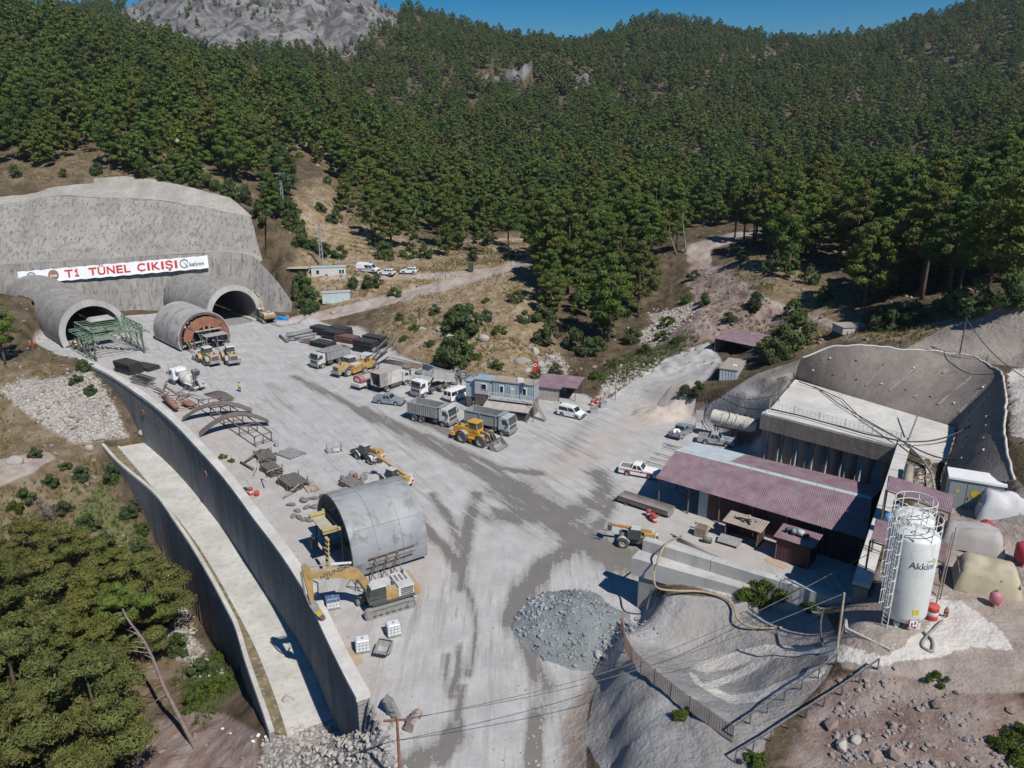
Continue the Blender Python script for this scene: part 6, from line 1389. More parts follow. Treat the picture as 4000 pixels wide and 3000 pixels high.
def dig_bucket(label, px, rz, w, rot=(0, 0, 0), z=0.0, m=None):
    t = thing('digger_bucket', label, 'bucket', at(*px, 0), rz); b = bucket_mesh(w, 1.1, 1.0).build('shell', m or M_MGREY, t); b.rotation_euler = rot; b.location = (0, 0, z)
    for k in range(5): MB().box((1.18, -w/2+.12+(w-.24)*k/4, .03), (.24, .1, .08)).build('tooth', m or M_MGREY, b)
    for s in (-1, 1): MB().box((-.12, s*.25, .75), (.3, .08, .4)).build('lug', m or M_MGREY, b)
dig_bucket('open grey digger bucket with teeth beside the caged totes', (1505,2550), R(-105), 1.25, (0, R(-25), 0), .2)
dig_bucket('narrow grey bucket standing on its side near the end of the wall', (1508,2800), R(80), 1.7, (R(70), 0, 0), .35, M_GREYSTEEL); dig_bucket('brown worn bucket with long teeth beside the wooden pole', (1590,2830), R(-10), 1.5, (R(10), R(60), 0), .6, mat('worn brown steel', (.28, .225, .19), .6, .2, 1, dust=.3))
cf = thing('steel_cage', 'open pale steel man cage standing on the yard near the telehandler', 'cage', at(1307, 1765, 0), R(22)); c = mat('pale galvanised bar', (.33, .36, .34), .5, .1, 1, dust=.3)
for x in (-1, 0, 1):
    for s in (-.6, .6): MB().bar((x, s, .02), (x, s, 1.15), .07).build('post', c, cf)
for s in (-.6, .6):
    for z in (.08, .6, 1.15): MB().bar((-1, s, z), (1, s, z), .06).build('rail', c, cf)
for s in (-1, 1):
    for z in (.08, .6, 1.15): MB().bar((s, -.6, z), (s, .6, z), .06).build('rail', c, cf)
    for k in range(5): MB().bar((s, -.48+.24*k, .08), (s, -.48+.24*k, 1.15), .035).build('bar', c, cf)
MB().box((0, 0, .08), (2.0, 1.2, .05)).build('cage_floor', c, cf); MB().box((.2, -.6, .55), (.9, .04, .5)).build('side_plate', M_DUSTW, cf)
ply = MB().box((0, 0, .03), (1.5, 2.6, .03)).build('plywood_sheet', mat('tan plywood', (.40, .29, .19), .8, .12, 1, dust=.2)); ply.location = at(1375, 2562, 0); ply.rotation_euler = (0, 0, R(22)); tag(ply, 'tan plywood sheet lying beside the wall coping', 'plywood')
# old tyres
def tyre_mesh(r, w):
    def f():
        m = MB(); m.lathe([(r*.5, -w*.4), (r*.62, -w/2), (r*.92, -w/2), (r, -w*.3), (r, w*.3), (r*.92, w/2), (r*.62, w/2), (r*.5, w*.4), (r*.5, -w*.4)], 18); x = m.mesh('old_tyre'); x.materials.append(mat('old tyre grey', (.10, .098, .092), .9, .2, 3, dust=.5)); return x
    return shared(('old', r, w), f)
TY = [((1588,1462),.3,0,0),((1590,1462),.85,0,0),((1588,1461),1.4,0,0),((1570,1470),.3,0,0),((1810,1480),.75,80,20),((1786,1470),.75,70,60),((1838,1492),.7,65,-15),((1850,1500),.3,0,0),((1775,1502),.75,75,40),((1765,1478),.7,80,75),((1792,1455),.75,75,10),((1640,1460),.3,0,0),((1700,1583),.2,0,0)]
for k, (px, z, tl, rz) in enumerate(TY):
    o = new_obj('old_tyre', tyre_mesh(.85 if k < 12 else .5, .5 if k < 12 else .3)); p = at(*px, 0); o.location = (p.x, p.y, max(z, .24)); o.rotation_euler = (R(tl), 0, R(rz))
    if tl: o.location.z = hq(p.x, p.y)+.78
    tag(o, 'large old grey tyre in the heap behind the tipped dump truck' if k < 12 else 'single old tyre on the ground between minibus and dump truck', 'tyre', 'old tyres behind the trucks' if k < 12 else None)
rb_ = thing('rebar_bundle', 'long dark bundle of rusty bars beside the concrete kerb behind the box truck', 'steel bundle', at(1575, 1425, 0), R(-28))
for k in range(12): MB().tube([(-4.5+.4*math.sin(k*7), -.9+.16*k, .12+.09*(k % 3)), (4.2+.5*math.sin(k*3), -1.0+.18*k, .12+.08*((k+1) % 3))], .07, 5).build('bar', M_STEEL if k % 3 else M_RUST, rb_)
kb = MB(); A, B = at(1528, 1398, 0), at(1870, 1483, 0); kb.bar(A+Vector((0, 0, .15)), B+Vector((0, 0, .15)), .4, .5); tag(kb.build('concrete_kerb', M_PALE), 'low pale concrete kerb between the parked machines and the brown slope', 'kerb')
# dark lumps of sprayed waste
def lump_mesh(seed, n=2):
    def f():
        bm = bmesh.new(); bmesh.ops.create_icosphere(bm, subdivisions=n, radius=1.0); r_ = random.Random(seed)
        ax = [Vector((r_.uniform(-1, 1), r_.uniform(-1, 1), r_.uniform(-1, 1))).normalized() for _ in range(9)]; of = [r_.uniform(.55, .95) for _ in ax]
        for v in bm.verts:
            for a, o_ in zip(ax, of):
                d = v.co.dot(a)
                if d > o_: v.co -= a*(d-o_)*.9
            v.co *= 1+r_.uniform(-.05, .05)
        x = bpy.data.meshes.new('stone'); bm.to_mesh(x); bm.free(); return x
    return shared(('lump', seed, n), f)
M_LUMP = mat('dark cement lump', (.12, .115, .11), .9, .25, 2, dust=.25)
for k, (px, s) in enumerate([((1137,1975),.7),((1185,1960),.9),((1205,1952),.6),((1162,1998),.6),((1200,1985),.7),((1235,1985),.8),((1170,2025),.7),((1190,2032),.6),((1210,2035),.7),((1145,2020),.6),((1225,1950),.7),((1260,1945),.8),((1280,1940),.9),((1300,1930),.7),((1245,2010),.5),((1260,2015),.4)]):
    me_ = lump_mesh(k % 5, 2)
    if not me_.materials: me_.materials.append(M_LUMP)
    o = new_obj('cement_lump', me_); p = at(*px, 0); o.location = (p.x, p.y, .22*s); o.scale = (s*.9, s*.6, s*.4); o.rotation_euler = (0, 0, k*1.9); tag(o, 'dark lump of waste cement lying between timber row and grey formwork', 'lump', 'waste cement lumps')
# workers
M_SKIN = mat('skin', (.42, .26, .18), .6, .05, 3, dust=0); M_VEST = mat('lime vest', (.42, .52, .08), .7, .1, 3, dust=0); M_VESTO = mat('orange vest', (.75, .10, .03), .7, .1, 3, dust=0); M_TROU = mat('dark trousers', (.035, .04, .05), .8, .15, 3, dust=.1); M_SHIRT = mat('dark shirt', (.03, .03, .035), .8, .1, 3, dust=0)
def person(label, loc, rz, top, helmet, arms=0):
    V = [(0, 0, .95), (0, 0, 1.12), (0, 0, 1.32), (0, 0, 1.45), (.01, 0, 1.56), (.02, 0, 1.70), (0, .1, .9), (.03, .12, .5), (-.02, .13, .08), (.14, .13, .03), (0, -.1, .9), (-.02, -.12, .5), (.05, -.13, .08), (.2, -.13, .03), (0, .19, 1.42), (.02, .25, 1.15), (.16, .2, .98), (.24, .17, .96), (0, -.19, 1.42), (.0, -.26, 1.15), (.1, -.22, .95), (.15, -.2, .88)]
    if arms: V[20] = (.2, -.12, 1.38); V[21] = (.16, -.05, 1.58)
    E_ = [(0, 1), (1, 2), (2, 3), (3, 4), (4, 5), (0, 6), (6, 7), (7, 8), (8, 9), (0, 10), (10, 11), (11, 12), (12, 13), (3, 14), (14, 15), (15, 16), (16, 17), (3, 18), (18, 19), (19, 20), (20, 21)]
    RR = [.15, .14, .17, .13, .06, .10, .10, .075, .055, .05, .10, .075, .055, .05, .075, .055, .045, .04, .075, .055, .045, .04]
    m = bpy.data.meshes.new('person'); m.from_pydata(V, E_, []); o = bpy.data.objects.new('person', m); COL.objects.link(o)
    sk = o.modifiers.new('skin', 'SKIN'); o.modifiers.new('sub', 'SUBSURF').levels = 1
    for i, r in enumerate(RR): m.skin_vertices[0].data[i].radius = (r, r*(1.15 if i in (0, 1, 2, 3) else 1)); m.skin_vertices[0].data[i].use_root = (i == 0)
    bpy.context.view_layer.update(); dg = bpy.context.evaluated_depsgraph_get(); me2 = bpy.data.meshes.new_from_object(o.evaluated_get(dg)); bpy.data.objects.remove(o)
    me2.materials.clear()
    for mm in (top, M_TROU, M_SKIN): me2.materials.append(mm)
    for p in me2.polygons:
        z = p.center.z; lim_ = abs(p.center.y) > .2 and z < 1.02
        p.material_index = 2 if z > 1.5 or (lim_ and z > .82) else (1 if z < .95 else 0); p.use_smooth = True
    o = new_obj('person', me2); o.location = loc; o.rotation_euler = (0, 0, rz); tag(o, label, 'person')
    hm = MB(); hm.lathe([(.13, 1.70), (.17, 1.70), (.125, 1.73), (.11, 1.79), (.06, 1.835), (0, 1.845)], 12, c=(.02, 0, 0)); hm.build('helmet' if helmet else 'hair', helmet or M_SHIRT, o)
    return o
M_HELM = mat('yellow helmet', (.6, .42, .03), .4, .05, 2, dust=0); M_HELR = mat('red helmet', (.6, .07, .03), .4, .05, 2, dust=0)
person('worker in a lime vest and dark trousers standing alone on the open yard', at(937, 1531, 0), R(-60), M_VEST, None, 1)
pw_ = gat(122, 1368, 0); person('worker in an orange vest with yellow helmet at the left wall end', pw_, R(200), M_VESTO, M_HELM); pw_ = gat(140, 1366, 0); person('worker in an orange vest with red helmet beside his workmate', pw_, R(150), M_VESTO, M_HELR)
pw_ = gat(1800, 1512, 0); person('person in dark clothes walking behind the white minibus', pw_, R(-100), M_SHIRT, None)
# ================================================================ SHEDS, OFFICES, SILOS
M_MAR = mat('maroon roof sheet', (.175, .082, .115), .55, .2, .45, dust=.34, grime=(.22, .13, .15))
M_MARW = mat('dark maroon wall sheet', (.075, .03, .033), .7, .15, .6, dust=.08)
M_ICE = mat('pale blue sheet', (.42, .50, .53), .5, .08, .6, dust=.3)
M_BLUEC = mat('blue grey container', (.30, .37, .41), .55, .1, .8, dust=.25)
M_CREAM = mat('cream cabin panel', (.56, .56, .52), .6, .06, .8, dust=.15)
M_CABIN = mat('grey cabin panel', (.40, .42, .42), .6, .08, .8, dust=.2)
M_ROOFB = mat('brown dusty roof', (.30, .25, .20), .85, .18, .7, dust=.3)
def sheet_quad(P00, P10, P01, P11, n=8, amp=.03):
    """corrugated sheet between four corners; waves run across 0->1 in the first index"""
    nrm = (P10-P00).cross(P01-P00).normalized(); m = MB(); rows = []
    k = n*2
    for j in (0, 1):
        a, b = (P00, P10) if j == 0 else (P01, P11)
        rows.append([a.lerp(b, i/k)+nrm*(amp if i % 2 else 0) for i in range(k+1)])
    m.grid(rows); return m
def sheet_run(parent, A0, A1, B0, B1, count, m, name='roof_sheet', waves=6, amp=.035, alt=None):
    for k in range(count):
        f0, f1 = k/count, (k+1)/count+.004
        mm = alt(k) if alt else m; up = Vector((0, 0, .006*(k % 2)))
        sheet_quad(A0.lerp(A1, f0)+up, A0.lerp(A1, f1)+up, B0.lerp(B1, f0)+up, B0.lerp(B1, f1)+up, waves, amp).build(name, mm or m, parent)
# ---- long works shed in the notch
E0, E1 = at(2560,1867,3.6), at(3380,2108,3.6); R0, R1 = at(2645,1755,5.4), at(3405,1945,5.4); B0 = at(2717,1728,4.5); B1 = R1+(B0-R0)
ws = thing('works_shed', 'long maroon corrugated roof works shed standing between the concrete walls', 'shed', (0, 0, 0))
NSH = 24
sheet_run(ws, E0, E1, R0, R1, NSH, M_MAR, waves=5)
sheet_run(ws, R0, R1, B0, B1, NSH, M_MAR, waves=5, alt=lambda k: M_ICE if k < 7 else M_MAR)
for k in range(NSH//2):
    f0, f1 = k/(NSH/2), (k+.98)/(NSH/2); dE = (E0-R0).normalized()*.35; dB = (B0-R0).normalized()*.35; p, q = R0.lerp(R1, f0), R0.lerp(R1, f1); z = Vector((0, 0, .07))
    MB().grid([[p+dE+z*.6, p+z, p+dB+z*.6], [q+dE+z*.6, q+z, q+dB+z*.6]]).build('ridge_cap', M_ICE, ws)
inn = (R0-E0).normalized(); inn.z = 0; inn.normalize(); ax = (E1-E0).normalized(); ax.z = 0; ax.normalize()
F0, F1 = E0+inn*.9+ax*5.3, E1+inn*.7
for k in range(16):
    a, b = F0.lerp(F1, k/16), F0.lerp(F1, (k+1)/16-.002); c = lambda p, z: Vector((p.x, p.y, z))
    sheet_quad(c(a, 0), c(b, 0), c(a, 3.75), c(b, 3.75), 4, .03).build('wall_sheet', M_BLUEC if k in (0,) else M_MARW, ws)
G0, G1 = B0-inn*.4, B1-inn*.4
for k in range(10): a, b = G0.lerp(G1, k/10), G0.lerp(G1, (k+1)/10-.002); sheet_quad(Vector((a.x, a.y, 0)), Vector((b.x, b.y, 0)), Vector((a.x, a.y, 4.4)), Vector((b.x, b.y, 4.4)), 4, .03).build('back_sheet', M_MARW, ws)
for f in np.linspace(0.015, .985, 7):
    for p in (E0.lerp(E1, f)+inn*.5, R0.lerp(R1, f), B0.lerp(B1, f)-inn*.6): MB().bar((p.x, p.y, 0), (p.x, p.y, p.z-.06), .14).build('post', M_STEEL, ws)
    MB().bar(E0.lerp(E1, f)+Vector((0, 0, -.12)), R0.lerp(R1, f)+Vector((0, 0, -.12)), .1).build('rafter', M_STEEL, ws)
# small huts and litter in front of the works shed
def lean_hut(name, label, corners, h0, h1, sheets, wallm, roofm, base=0.0, walls=(0, 1, 2, 3), over=.35, cat='hut'):
    """corners: four plan points anticlockwise, h0 on side 0-1, h1 on side 2-3"""
    P = [Vector((p[0], p[1], base)) for p in corners]; c = sum(P, Vector())/4; t = thing(name, label, cat, (0, 0, 0)); H_ = (h0, h0, h1, h1)
    for i in walls:
        j = (i+1) % 4; a, b = P[i], P[j]; n = max(2, int((b-a).length/1.1))
        for k in range(n):
            f0, f1 = k/n, (k+1)/n-.003; za, zb = H_[i]+(H_[j]-H_[i])*f0, H_[i]+(H_[j]-H_[i])*f1
            p, q = a.lerp(b, f0), a.lerp(b, f1); sheet_quad(p, q, p+Vector((0, 0, za)), q+Vector((0, 0, zb)), 3, .025).build('wall_sheet', wallm, t)
    Q = [p+(p-c).normalized()*over*1.3+Vector((0, 0, H_[i]+.06)) for i, p in enumerate(P)]
    sheet_run(t, Q[0], Q[1], Q[3], Q[2], sheets, roofm, waves=4)
    for i, p in enumerate(P): MB().bar(p, p+Vector((0, 0, H_[i])), .1).build('post', M_STEEL, t)
    return t
def rect(c, u, L_, W_):
    c = Vector((c[0], c[1], 0)); u = Vector((u[0], u[1], 0)).normalized(); v = Vector((-u.y, u.x, 0)); return [c-u*L_/2-v*W_/2, c+u*L_/2-v*W_/2, c+u*L_/2+v*W_/2, c-u*L_/2+v*W_/2]
c_ = at(2905,2110,0); lean_hut('tool_hut', 'low dark hut with loose planks on its roof in front of the works shed', rect(c_, ax, 3.6, 2.0), 2.1, 2.4, 4, M_MARW, M_ROOFB, walls=(1, 2, 3))
pr_ = random.Random(3); c2 = c_+Vector((0, 0, 2.5))
for k in range(8): o = MB().box((0, 0, 0), (1.5, .22, .04)).build('loose_plank', M_PLANK); o.location = c2+ax*(.2*k-.6)+Vector((0, 0, .06*k)); o.rotation_euler = (0, R(4), math.atan2(ax.y, ax.x)+pr_.uniform(-.9, .9)); tag(o, 'pale loose plank thrown on the roof of the low dark hut', 'plank', 'planks on the hut roof')
c_ = at(3105,2185,0); lean_hut('store_hut', 'tall dark maroon hut with scrap on its small roof next to the abutment wall', rect(c_, ax, 3.4, 2.4), 2.6, 2.9, 4, M_MARW, M_MAR)
for k, (m, s) in enumerate(((M_BLACK, .3), (M_GREYSTEEL, .35), (M_ICE, .4), (M_BLACK, .25))): o = MB().tube([(-s, 0, s), (0, .05, s*1.1), (s, 0, s)], s*.8, 7).build('scrap_canister', m); o.location = c_+ax*(.6*k-1.0)+Vector((0, 0, 2.85)); o.rotation_euler = (0, 0, k*1.1); tag(o, ('black scrap canister', 'grey scrap canister', 'pale blue scrap canister', 'small black scrap canister')[k]+' lying on the roof of the maroon hut', 'canister')
cr_ = thing('pallet_crate', 'brown slatted timber crate standing on the red earth before the works shed', 'crate', at(2738,2092,0), R(-30))
for k in range(7): MB().box((-.55+.18*k, -.5, .62), (.12, .05, 1.2)).build('slat', M_PLANK, cr_); MB().box((-.55+.18*k, .5, .62), (.12, .05, 1.2)).build('slat', M_PLANK, cr_)
for s in (-.62, .62): MB().box((s, 0, .62), (.05, 1.0, 1.2)).build('side_panel', M_PLANK, cr_)
MB().box((0, 0, .5), (1.1, .8, .9)).build('crate_load', M_TIMB, cr_)
def lying(label, name, cat, a, b, r, m, z=None, group=None): o = MB().tube([at(*a, z or r), at(*b, z or r)], r, 8).build(name, m); return tag(o, label, cat, group)
lying('yellow steel tube lying behind the slatted crate', 'steel_tube', 'tube', (2715,2042), (2790,2062), .12, M_YEL, .8); lying('fat dark plastic pipe lying beside the slatted crate', 'plastic_pipe', 'pipe', (2745,2105), (2780,2112), .35, M_DGREY)
for k in range(4): lying('long thin steel rod lying on the ground behind the abutment wall', 'steel_rod', 'rod', (2620+8*k,2085+9*k), (2790+6*k,2165+3*k), .05, M_GREYSTEEL, .08, 'rods behind the abutment wall')
for k, (a, b) in enumerate((((2590,1730),(2700,1757)),((2605,1738),(2690,1762)),((2555,1768),(2640,1790)),((2540,1785),(2620,1808)),((2525,1803),(2610,1825)),((2587,1745),(2680,1768)))): lying('long dark steel rod lying on the yard at the gable of the works shed', 'steel_rod', 'rod', a, b, .05, M_STEEL, .3, 'rods at the shed gable')
pl = MB().box((0, 0, 0), (2.4, 1.3, .05)).build('steel_plate', M_GREYSTEEL); pl.location = at(2850,2110,.5); pl.rotation_euler = (R(18), 0, R(-35)); tag(pl, 'grey bent steel plate lying before the low dark hut', 'steel plate')
pl = MB().box((0, 0, 0), (2.0, 1.6, .06)).build('board_sheet', mat('orange plywood', (.46, .31, .18), .8, .12, 1, dust=.15)); pl.location = at(3040,2215,3.2)+Vector((0, .8, 0)); pl.rotation_euler = (R(-15), R(10), R(-35)); tag(pl, 'orange plywood board leaning on the abutment wall beside the maroon hut', 'plywood')
tr = thing('steel_trough', 'long half round steel trough lying at the open end of the works shed', 'trough', at(2520,1985,0), math.atan2(ax.y, ax.x)); m = MB()
prf = [(.95*math.cos(a), .95+.95*math.sin(a)) for a in np.linspace(math.pi, 2*math.pi, 9)]
m.grid([[(x, y, z) for y, z in prf] for x in (-3.4, 3.4)], True); m.grid([[(x, y*.94, z+.05) for y, z in prf] for x in (-3.4, 3.4)], True); m.build('shell', mat('trough brown steel', (.24, .20, .18), .7, .2, .8, dust=.35), tr)
for s in (-3.4, 3.4): MB().add([(s, y, z) for y, z in prf], [tuple(range(9))]).build('end_plate', M_GREYSTEEL, tr)
for s in (-2.2, 2.2): MB().box((s, 0, .1), (.3, 1.8, .2)).build('cradle', M_STEEL, tr)
for k, (px, l_) in enumerate((((2533,2018), 'red and white drum at the open end of the works shed, behind its neighbours'), ((2548,2032), 'red and white drum leaning before the rearmost striped drum at the works shed'), ((2556,2040), 'red and white drum beside a carton at the open end of the works shed'))): drum(l_, px, 0, M_DRED, M_DWHT)
# ---- white steel vessel on its stand, sign board
wv = thing('steel_vessel', 'white riveted steel cylinder lying on a stand above the parked pickups', 'vessel', (0, 0, 0)); va, vb = at(2785,1625,3.2), at(2960,1668,3.0); M_VES = mat('cream vessel paint', (.56, .54, .46), .5, .08, .7, dust=.25, grime=(.36, .32, .26))
for k in range(4): p, q = va.lerp(vb, k/4+.003), va.lerp(vb, (k+1)/4-.003); MB().cyl(p, q, 1.05, 20).build('shell_ring', M_VES, wv); MB().cyl(q, va.lerp(vb, (k+1)/4+.012), 1.12, 20).build('flange', M_VES, wv)
vd = (vb-va).normalized()
for f in (.1, .5, .9): p = va.lerp(vb, f); MB().bar((p.x, p.y-.7, hq(p.x, p.y-.7)-.1), (p.x, p.y-.7, 2.0), .14).build('stand_post', M_STEEL, wv); MB().bar((p.x, p.y+.7, hq(p.x, p.y+.7)-.3), (p.x, p.y+.7, 2.0), .14).build('stand_post', M_STEEL, wv)
for s in (-.7, .7): MB().bar((va.x, va.y+s, 2.02), (vb.x, vb.y+s, 2.02), .18).build('stand_beam', M_STEEL, wv)
sb = thing('sign_board', 'tall pale sign board on two posts beside the gravel cut', 'sign', at(2728,1690,0), R(-15))
for s in (-.5, .5): MB().bar((s, 0, 0), (s, 0, 3.6), .09).build('post', M_STEEL, sb)
MB().box((0, -.06, 2.6), (1.1, .05, 1.9)).build('panel', mat('grey board', (.42, .41, .40), .6, .1, 1, dust=.2), sb)
# ---- gravel heaps
def heap(label, px, z, L_, W_, H_, rz, m, name='gravel_heap', seed=1, n=26):
    P = []; c = at(*px, z)
    for i in range(n+1):
        row = []
        for j in range(n+1):
            u, v = (i/n-.5)*2, (j/n-.5)*2; r_ = math.hypot(u, v); h = max(0, 1-r_)**1.0; nz = float(fbm(np.array(u*3.0+seed), np.array(v*3.0), 1.0, 4, seed))
            x, y = u*L_/2*(1+.15*nz), v*W_/2*(1+.15*nz); wx = c.x+x*math.cos(rz)-y*math.sin(rz); wy = c.y+x*math.sin(rz)+y*math.cos(rz)
            row.append((wx, wy, hq(wx, wy)+H_*h*(1+.25*nz)+(.10*nz if r_ < .9 else 0)-.06))
        P.append(row)
    o = MB().grid(P, True).build(name, m); return tag(o, label, 'heap')
M_SAND = concrete('pale sand', (.47, .41, .36), .1, .5); M_BLUEROCK = concrete('blue grey muck', (.235, .255, .265), .1, 1.2)
heap('pale sand heap nearest the grey pickup on the ramp', (2570,1598), 1, 10, 8, 1.3, R(30), M_SAND, seed=2); heap('pale sand heap higher up the ramp below the container', (2640,1545), 2.5, 10, 7, 1.5, R(40), M_SAND, seed=5)
heap('blue grey heap of broken tunnel rock beside the wet track', (2240,2450), 0, 11, 12, 2.3, R(20), M_BLUEROCK, 'rock_heap', 9, 44)
# ---- sheds and containers up the ramp
def box_cabin(name, label, p_fl, p_fr, z, depth, h, body, roof, ribs=True, wins=(), door=None, cat='container', over=.12):
    """cabin from the two ground points of its front face"""
    a, b = at(*p_fl, z), at(*p_fr, z); d = (b-a); d.z = 0; L_ = d.length; d.normalize(); t = thing(name, label, cat, a, math.atan2(d.y, d.x)); MB().box((L_/2, depth/2, h/2), (L_-.04, depth-.04, h)).build('body', body, t)
    if ribs:
        n = max(4, int(L_/.42))
        for k in range(n):
            x = L_*(k+.5)/n
            if any(w[0]-.15 < x < w[0]+w[2]+.15 for w in wins) or (door and door[0]-.1 < x < door[0]+door[1]+.1): continue
            MB().box((x, 0.0, h/2), (L_/n*.45, .06, h-.16)).build('rib', body, t)
        for k in range(max(3, int(depth/.42))): MB().box((L_, depth*(k+.5)/max(3, int(depth/.42)), h/2), (.06, .2, h-.16)).build('rib', body, t)
    MB().box((L_/2, depth/2, h+.05), (L_+over*2, depth+over*2, .12)).build('roof', roof, t)
    for x, z0, w, hh in wins: wf = MB().box((x+w/2, -.05, z0+hh/2), (w+.14, .08, hh+.14)).build('window', M_CLEANW, t); MB().box((x+w/2, -.10, z0+hh/2), (w, .03, hh)).build('pane', M_GLASS, wf)
    if door: dr = MB().box((door[0]+door[1]/2, -.05, 1.02), (door[1], .08, 2.0)).build('door', M_CABIN, t); MB().box((door[0]+.12, -.12, 1.0), (.05, .05, .14)).build('handle', M_DGREY, dr)
    return t, a, d, L_
t, a, d, L_ = box_cabin('shipping_container', 'blue grey corrugated container with a brown roof below the maroon shed', (2805,1505), (2874,1515), 4.3, 6.5, 2.8, mat('pale container', (.46, .52, .54), .55, .1, .8, dust=.2), M_ROOFB); MB().box((1.9, 2.2, 2.85), (.7, .5, .5)).build('air_conditioner', M_CLEANW, t)
c_ = at(2925,1398,4.8)+Vector((0, 3.0, 0)); u_ = (at(2895,1412,5)-at(2775,1385,5))
lean_hut('open_shed', 'open shed with a broad maroon roof at the top of the ramp', rect(c_, u_, 8.5, 6.0), 2.8, 3.5, 8, mat('grey corrugated wall', (.26, .27, .28), .6, .12, .8, dust=.25), M_MAR, base=4.5, walls=(1, 2, 3), cat='shed')
box_cabin('field_hut', 'low grey green hut half hidden in dry grass above the cut', (3290,1308), (3390,1304), gat(3340,1300).z-.5, 3.0, 1.1, M_CABIN, M_ROOFB, ribs=False, cat='hut')
# ---- cabins by the upper track
g = gat(1290, 1086, 7); box_cabin('site_cabin', 'long cream site cabin with small windows beside the lattice mast', (1217,1085), (1352,1081), g.z, 2.5, 2.5, M_CREAM, M_ICE, ribs=False, wins=((1.3, 1.0, .7, .9), (7.0, 1.0, .5, .9), (7.7, 1.0, .5, .9)), cat='cabin')
cn = thing('canopy', 'tan canvas canopy on posts at the end of the cream site cabin', 'canopy', g+Vector((-6.5, 0.8, 0))); 
MB().box((-1.6, 0, 2.55), (5.2, 2.8, .12), top=(.97, .9)).build('canvas', mat('tan canvas', (.46, .37, .26), .85, .1, 1, dust=.1), cn)
for s in (-3.8, .6):
    for q in (-1.2, 1.2): MB().bar((s, q, -.3), (s, q, 2.5), .1).build('post', M_STEEL, cn)
g = gat(1315, 1187, 3); box_cabin('storage_container', 'pale blue storage container with blue edges beside the dirt road', (1260,1188), (1370,1182), g.z, 2.4, 2.6, mat('pale blue container', (.44, .52, .53), .55, .07, .8, dust=.15), M_CABIN, ribs=False)
# ---- two storey site office
OF = thing('site_office', 'blue grey ribbed site office on an upper floor with a balcony beside the flag pole', 'site office', (-3.1, 116.4, 0), math.atan2(-2.4, 6.5)); OL, OD = 6.9, 2.5; zf = 2.7
MB().box((OL/2, OD/2+.05, zf/2), (OL-.1, OD-.1, zf-.05)).build('ground_floor', mat('brown shed wall', (.20, .17, .15), .85, .15, .8, dust=.2), OF); MB().box((OL/2, OD/2, zf+1.3), (OL, OD, 2.5)).build('cabin', M_BLUEC, OF)
for k in range(17):
    x = .25+(OL-.5)*k/16
    if not any(q0 < x < q1 for q0, q1 in ((1.2, 2.0), (2.9, 3.8), (5.0, 5.8))): MB().box((x, -.02, zf+1.3), (.2, .08, 2.4)).build('rib', M_BLUEC, OF)
for x in (1.3, 5.1): wf = MB().box((x+.3, -.05, zf+1.35), (.75, .1, 1.25)).build('window', M_CLEANW, OF); MB().box((x+.3, -.11, zf+1.35), (.5, .04, 1.0)).build('pane', M_GLASS, wf)
dr = MB().box((3.35, -.04, zf+1.05), (.85, .08, 2.0)).build('door', M_CABIN, OF); MB().box((3.0, -.1, zf+1.0), (.06, .06, .16)).build('handle', M_DGREY, dr); MB().box((3.4, -.09, zf+1.6), (.5, .02, .3)).build('door_sign', M_CLEANW, dr)
MB().box((OL/2, OD/2, zf+2.62), (OL+.3, OD+.35, .12)).build('roof', M_ROOFB, OF); MB().box((4.4, .9, zf+2.95), (.8, .45, .55)).build('air_conditioner', M_CLEANW, OF)
MB().box((OL/2, -.6, zf-.06), (OL+.4, 1.2, .12)).build('balcony_floor', M_CABIN, OF)
for z in (.5, 1.0): MB().bar((-.2, -1.15, zf+z), (OL+.2, -1.15, zf+z), .07).build('rail', M_CREAM, OF)
for k in range(7): MB().bar((-.2+(OL+.4)*k/6, -1.15, zf-.1), (-.2+(OL+.4)*k/6, -1.15, zf+1.0), .07).build('baluster', M_CREAM, OF)
MB().prism([(-.5, 0), (OL, 0), (OL, .1), (-.5, .1)], 0, 0.001)
lr = MB(); lr.add([(-.6, -.2, 2.45), (OL+.1, -.2, 2.45), (OL+.1, -3.0, 1.75), (-.6, -3.0, 1.75)], [(0, 1, 2, 3)]); lr.add([(-.6, -.2, 2.37), (OL+.1, -.2, 2.37), (OL+.1, -3.0, 1.67), (-.6, -3.0, 1.67)], [(0, 1, 2, 3)]); lr.build('lean_to_roof', mat('dusty lean-to roof', (.38, .34, .30), .9, .15, .8, dust=.3), OF)
for x in (-.4, OL/2, OL-.1): MB().bar((x, -2.8, 0), (x, -2.8, 1.75), .1).build('post', M_STEEL, OF)
MB().box((OL/2, -1.5, .45), (OL-.8, 1.6, .9)).build('stored_goods', M_DGREY, OF)
for s in (-.4, .4): MB().bar((OL+.6, -.7+s, zf), (OL+2.4, -1.1+s, .05), .1).build('stair_string', M_GREYSTEEL, OF)
for k in range(10): f = (k+.5)/10; MB().box((OL+.6+1.8*f, -.7-.4*f, zf*(1-f)), (.26, .8, .04)).build('stair_tread', M_GREYSTEEL, OF)
MB().box((-1.6, 1.3, zf+1.25), (3.0, 2.4, 2.4)).build('annex', M_CABIN, OF); MB().box((-1.6, 1.3, zf+2.55), (3.3, 2.7, .12)).build('annex_roof', mat('blue roof sheet', (.25, .36, .44), .5, .1, 1, dust=.3), OF); MB().box((-1.6, 1.3, zf/2), (3.0, 2.2, zf)).build('annex_base', M_TIMB, OF)
wf = MB().box((-1.5, .06, zf+1.4), (1.0, .1, 1.0)).build('window', M_CLEANW, OF); MB().box((-1.5, .0, zf+1.4), (.8, .04, .8)).build('pane', M_GLASS, wf)
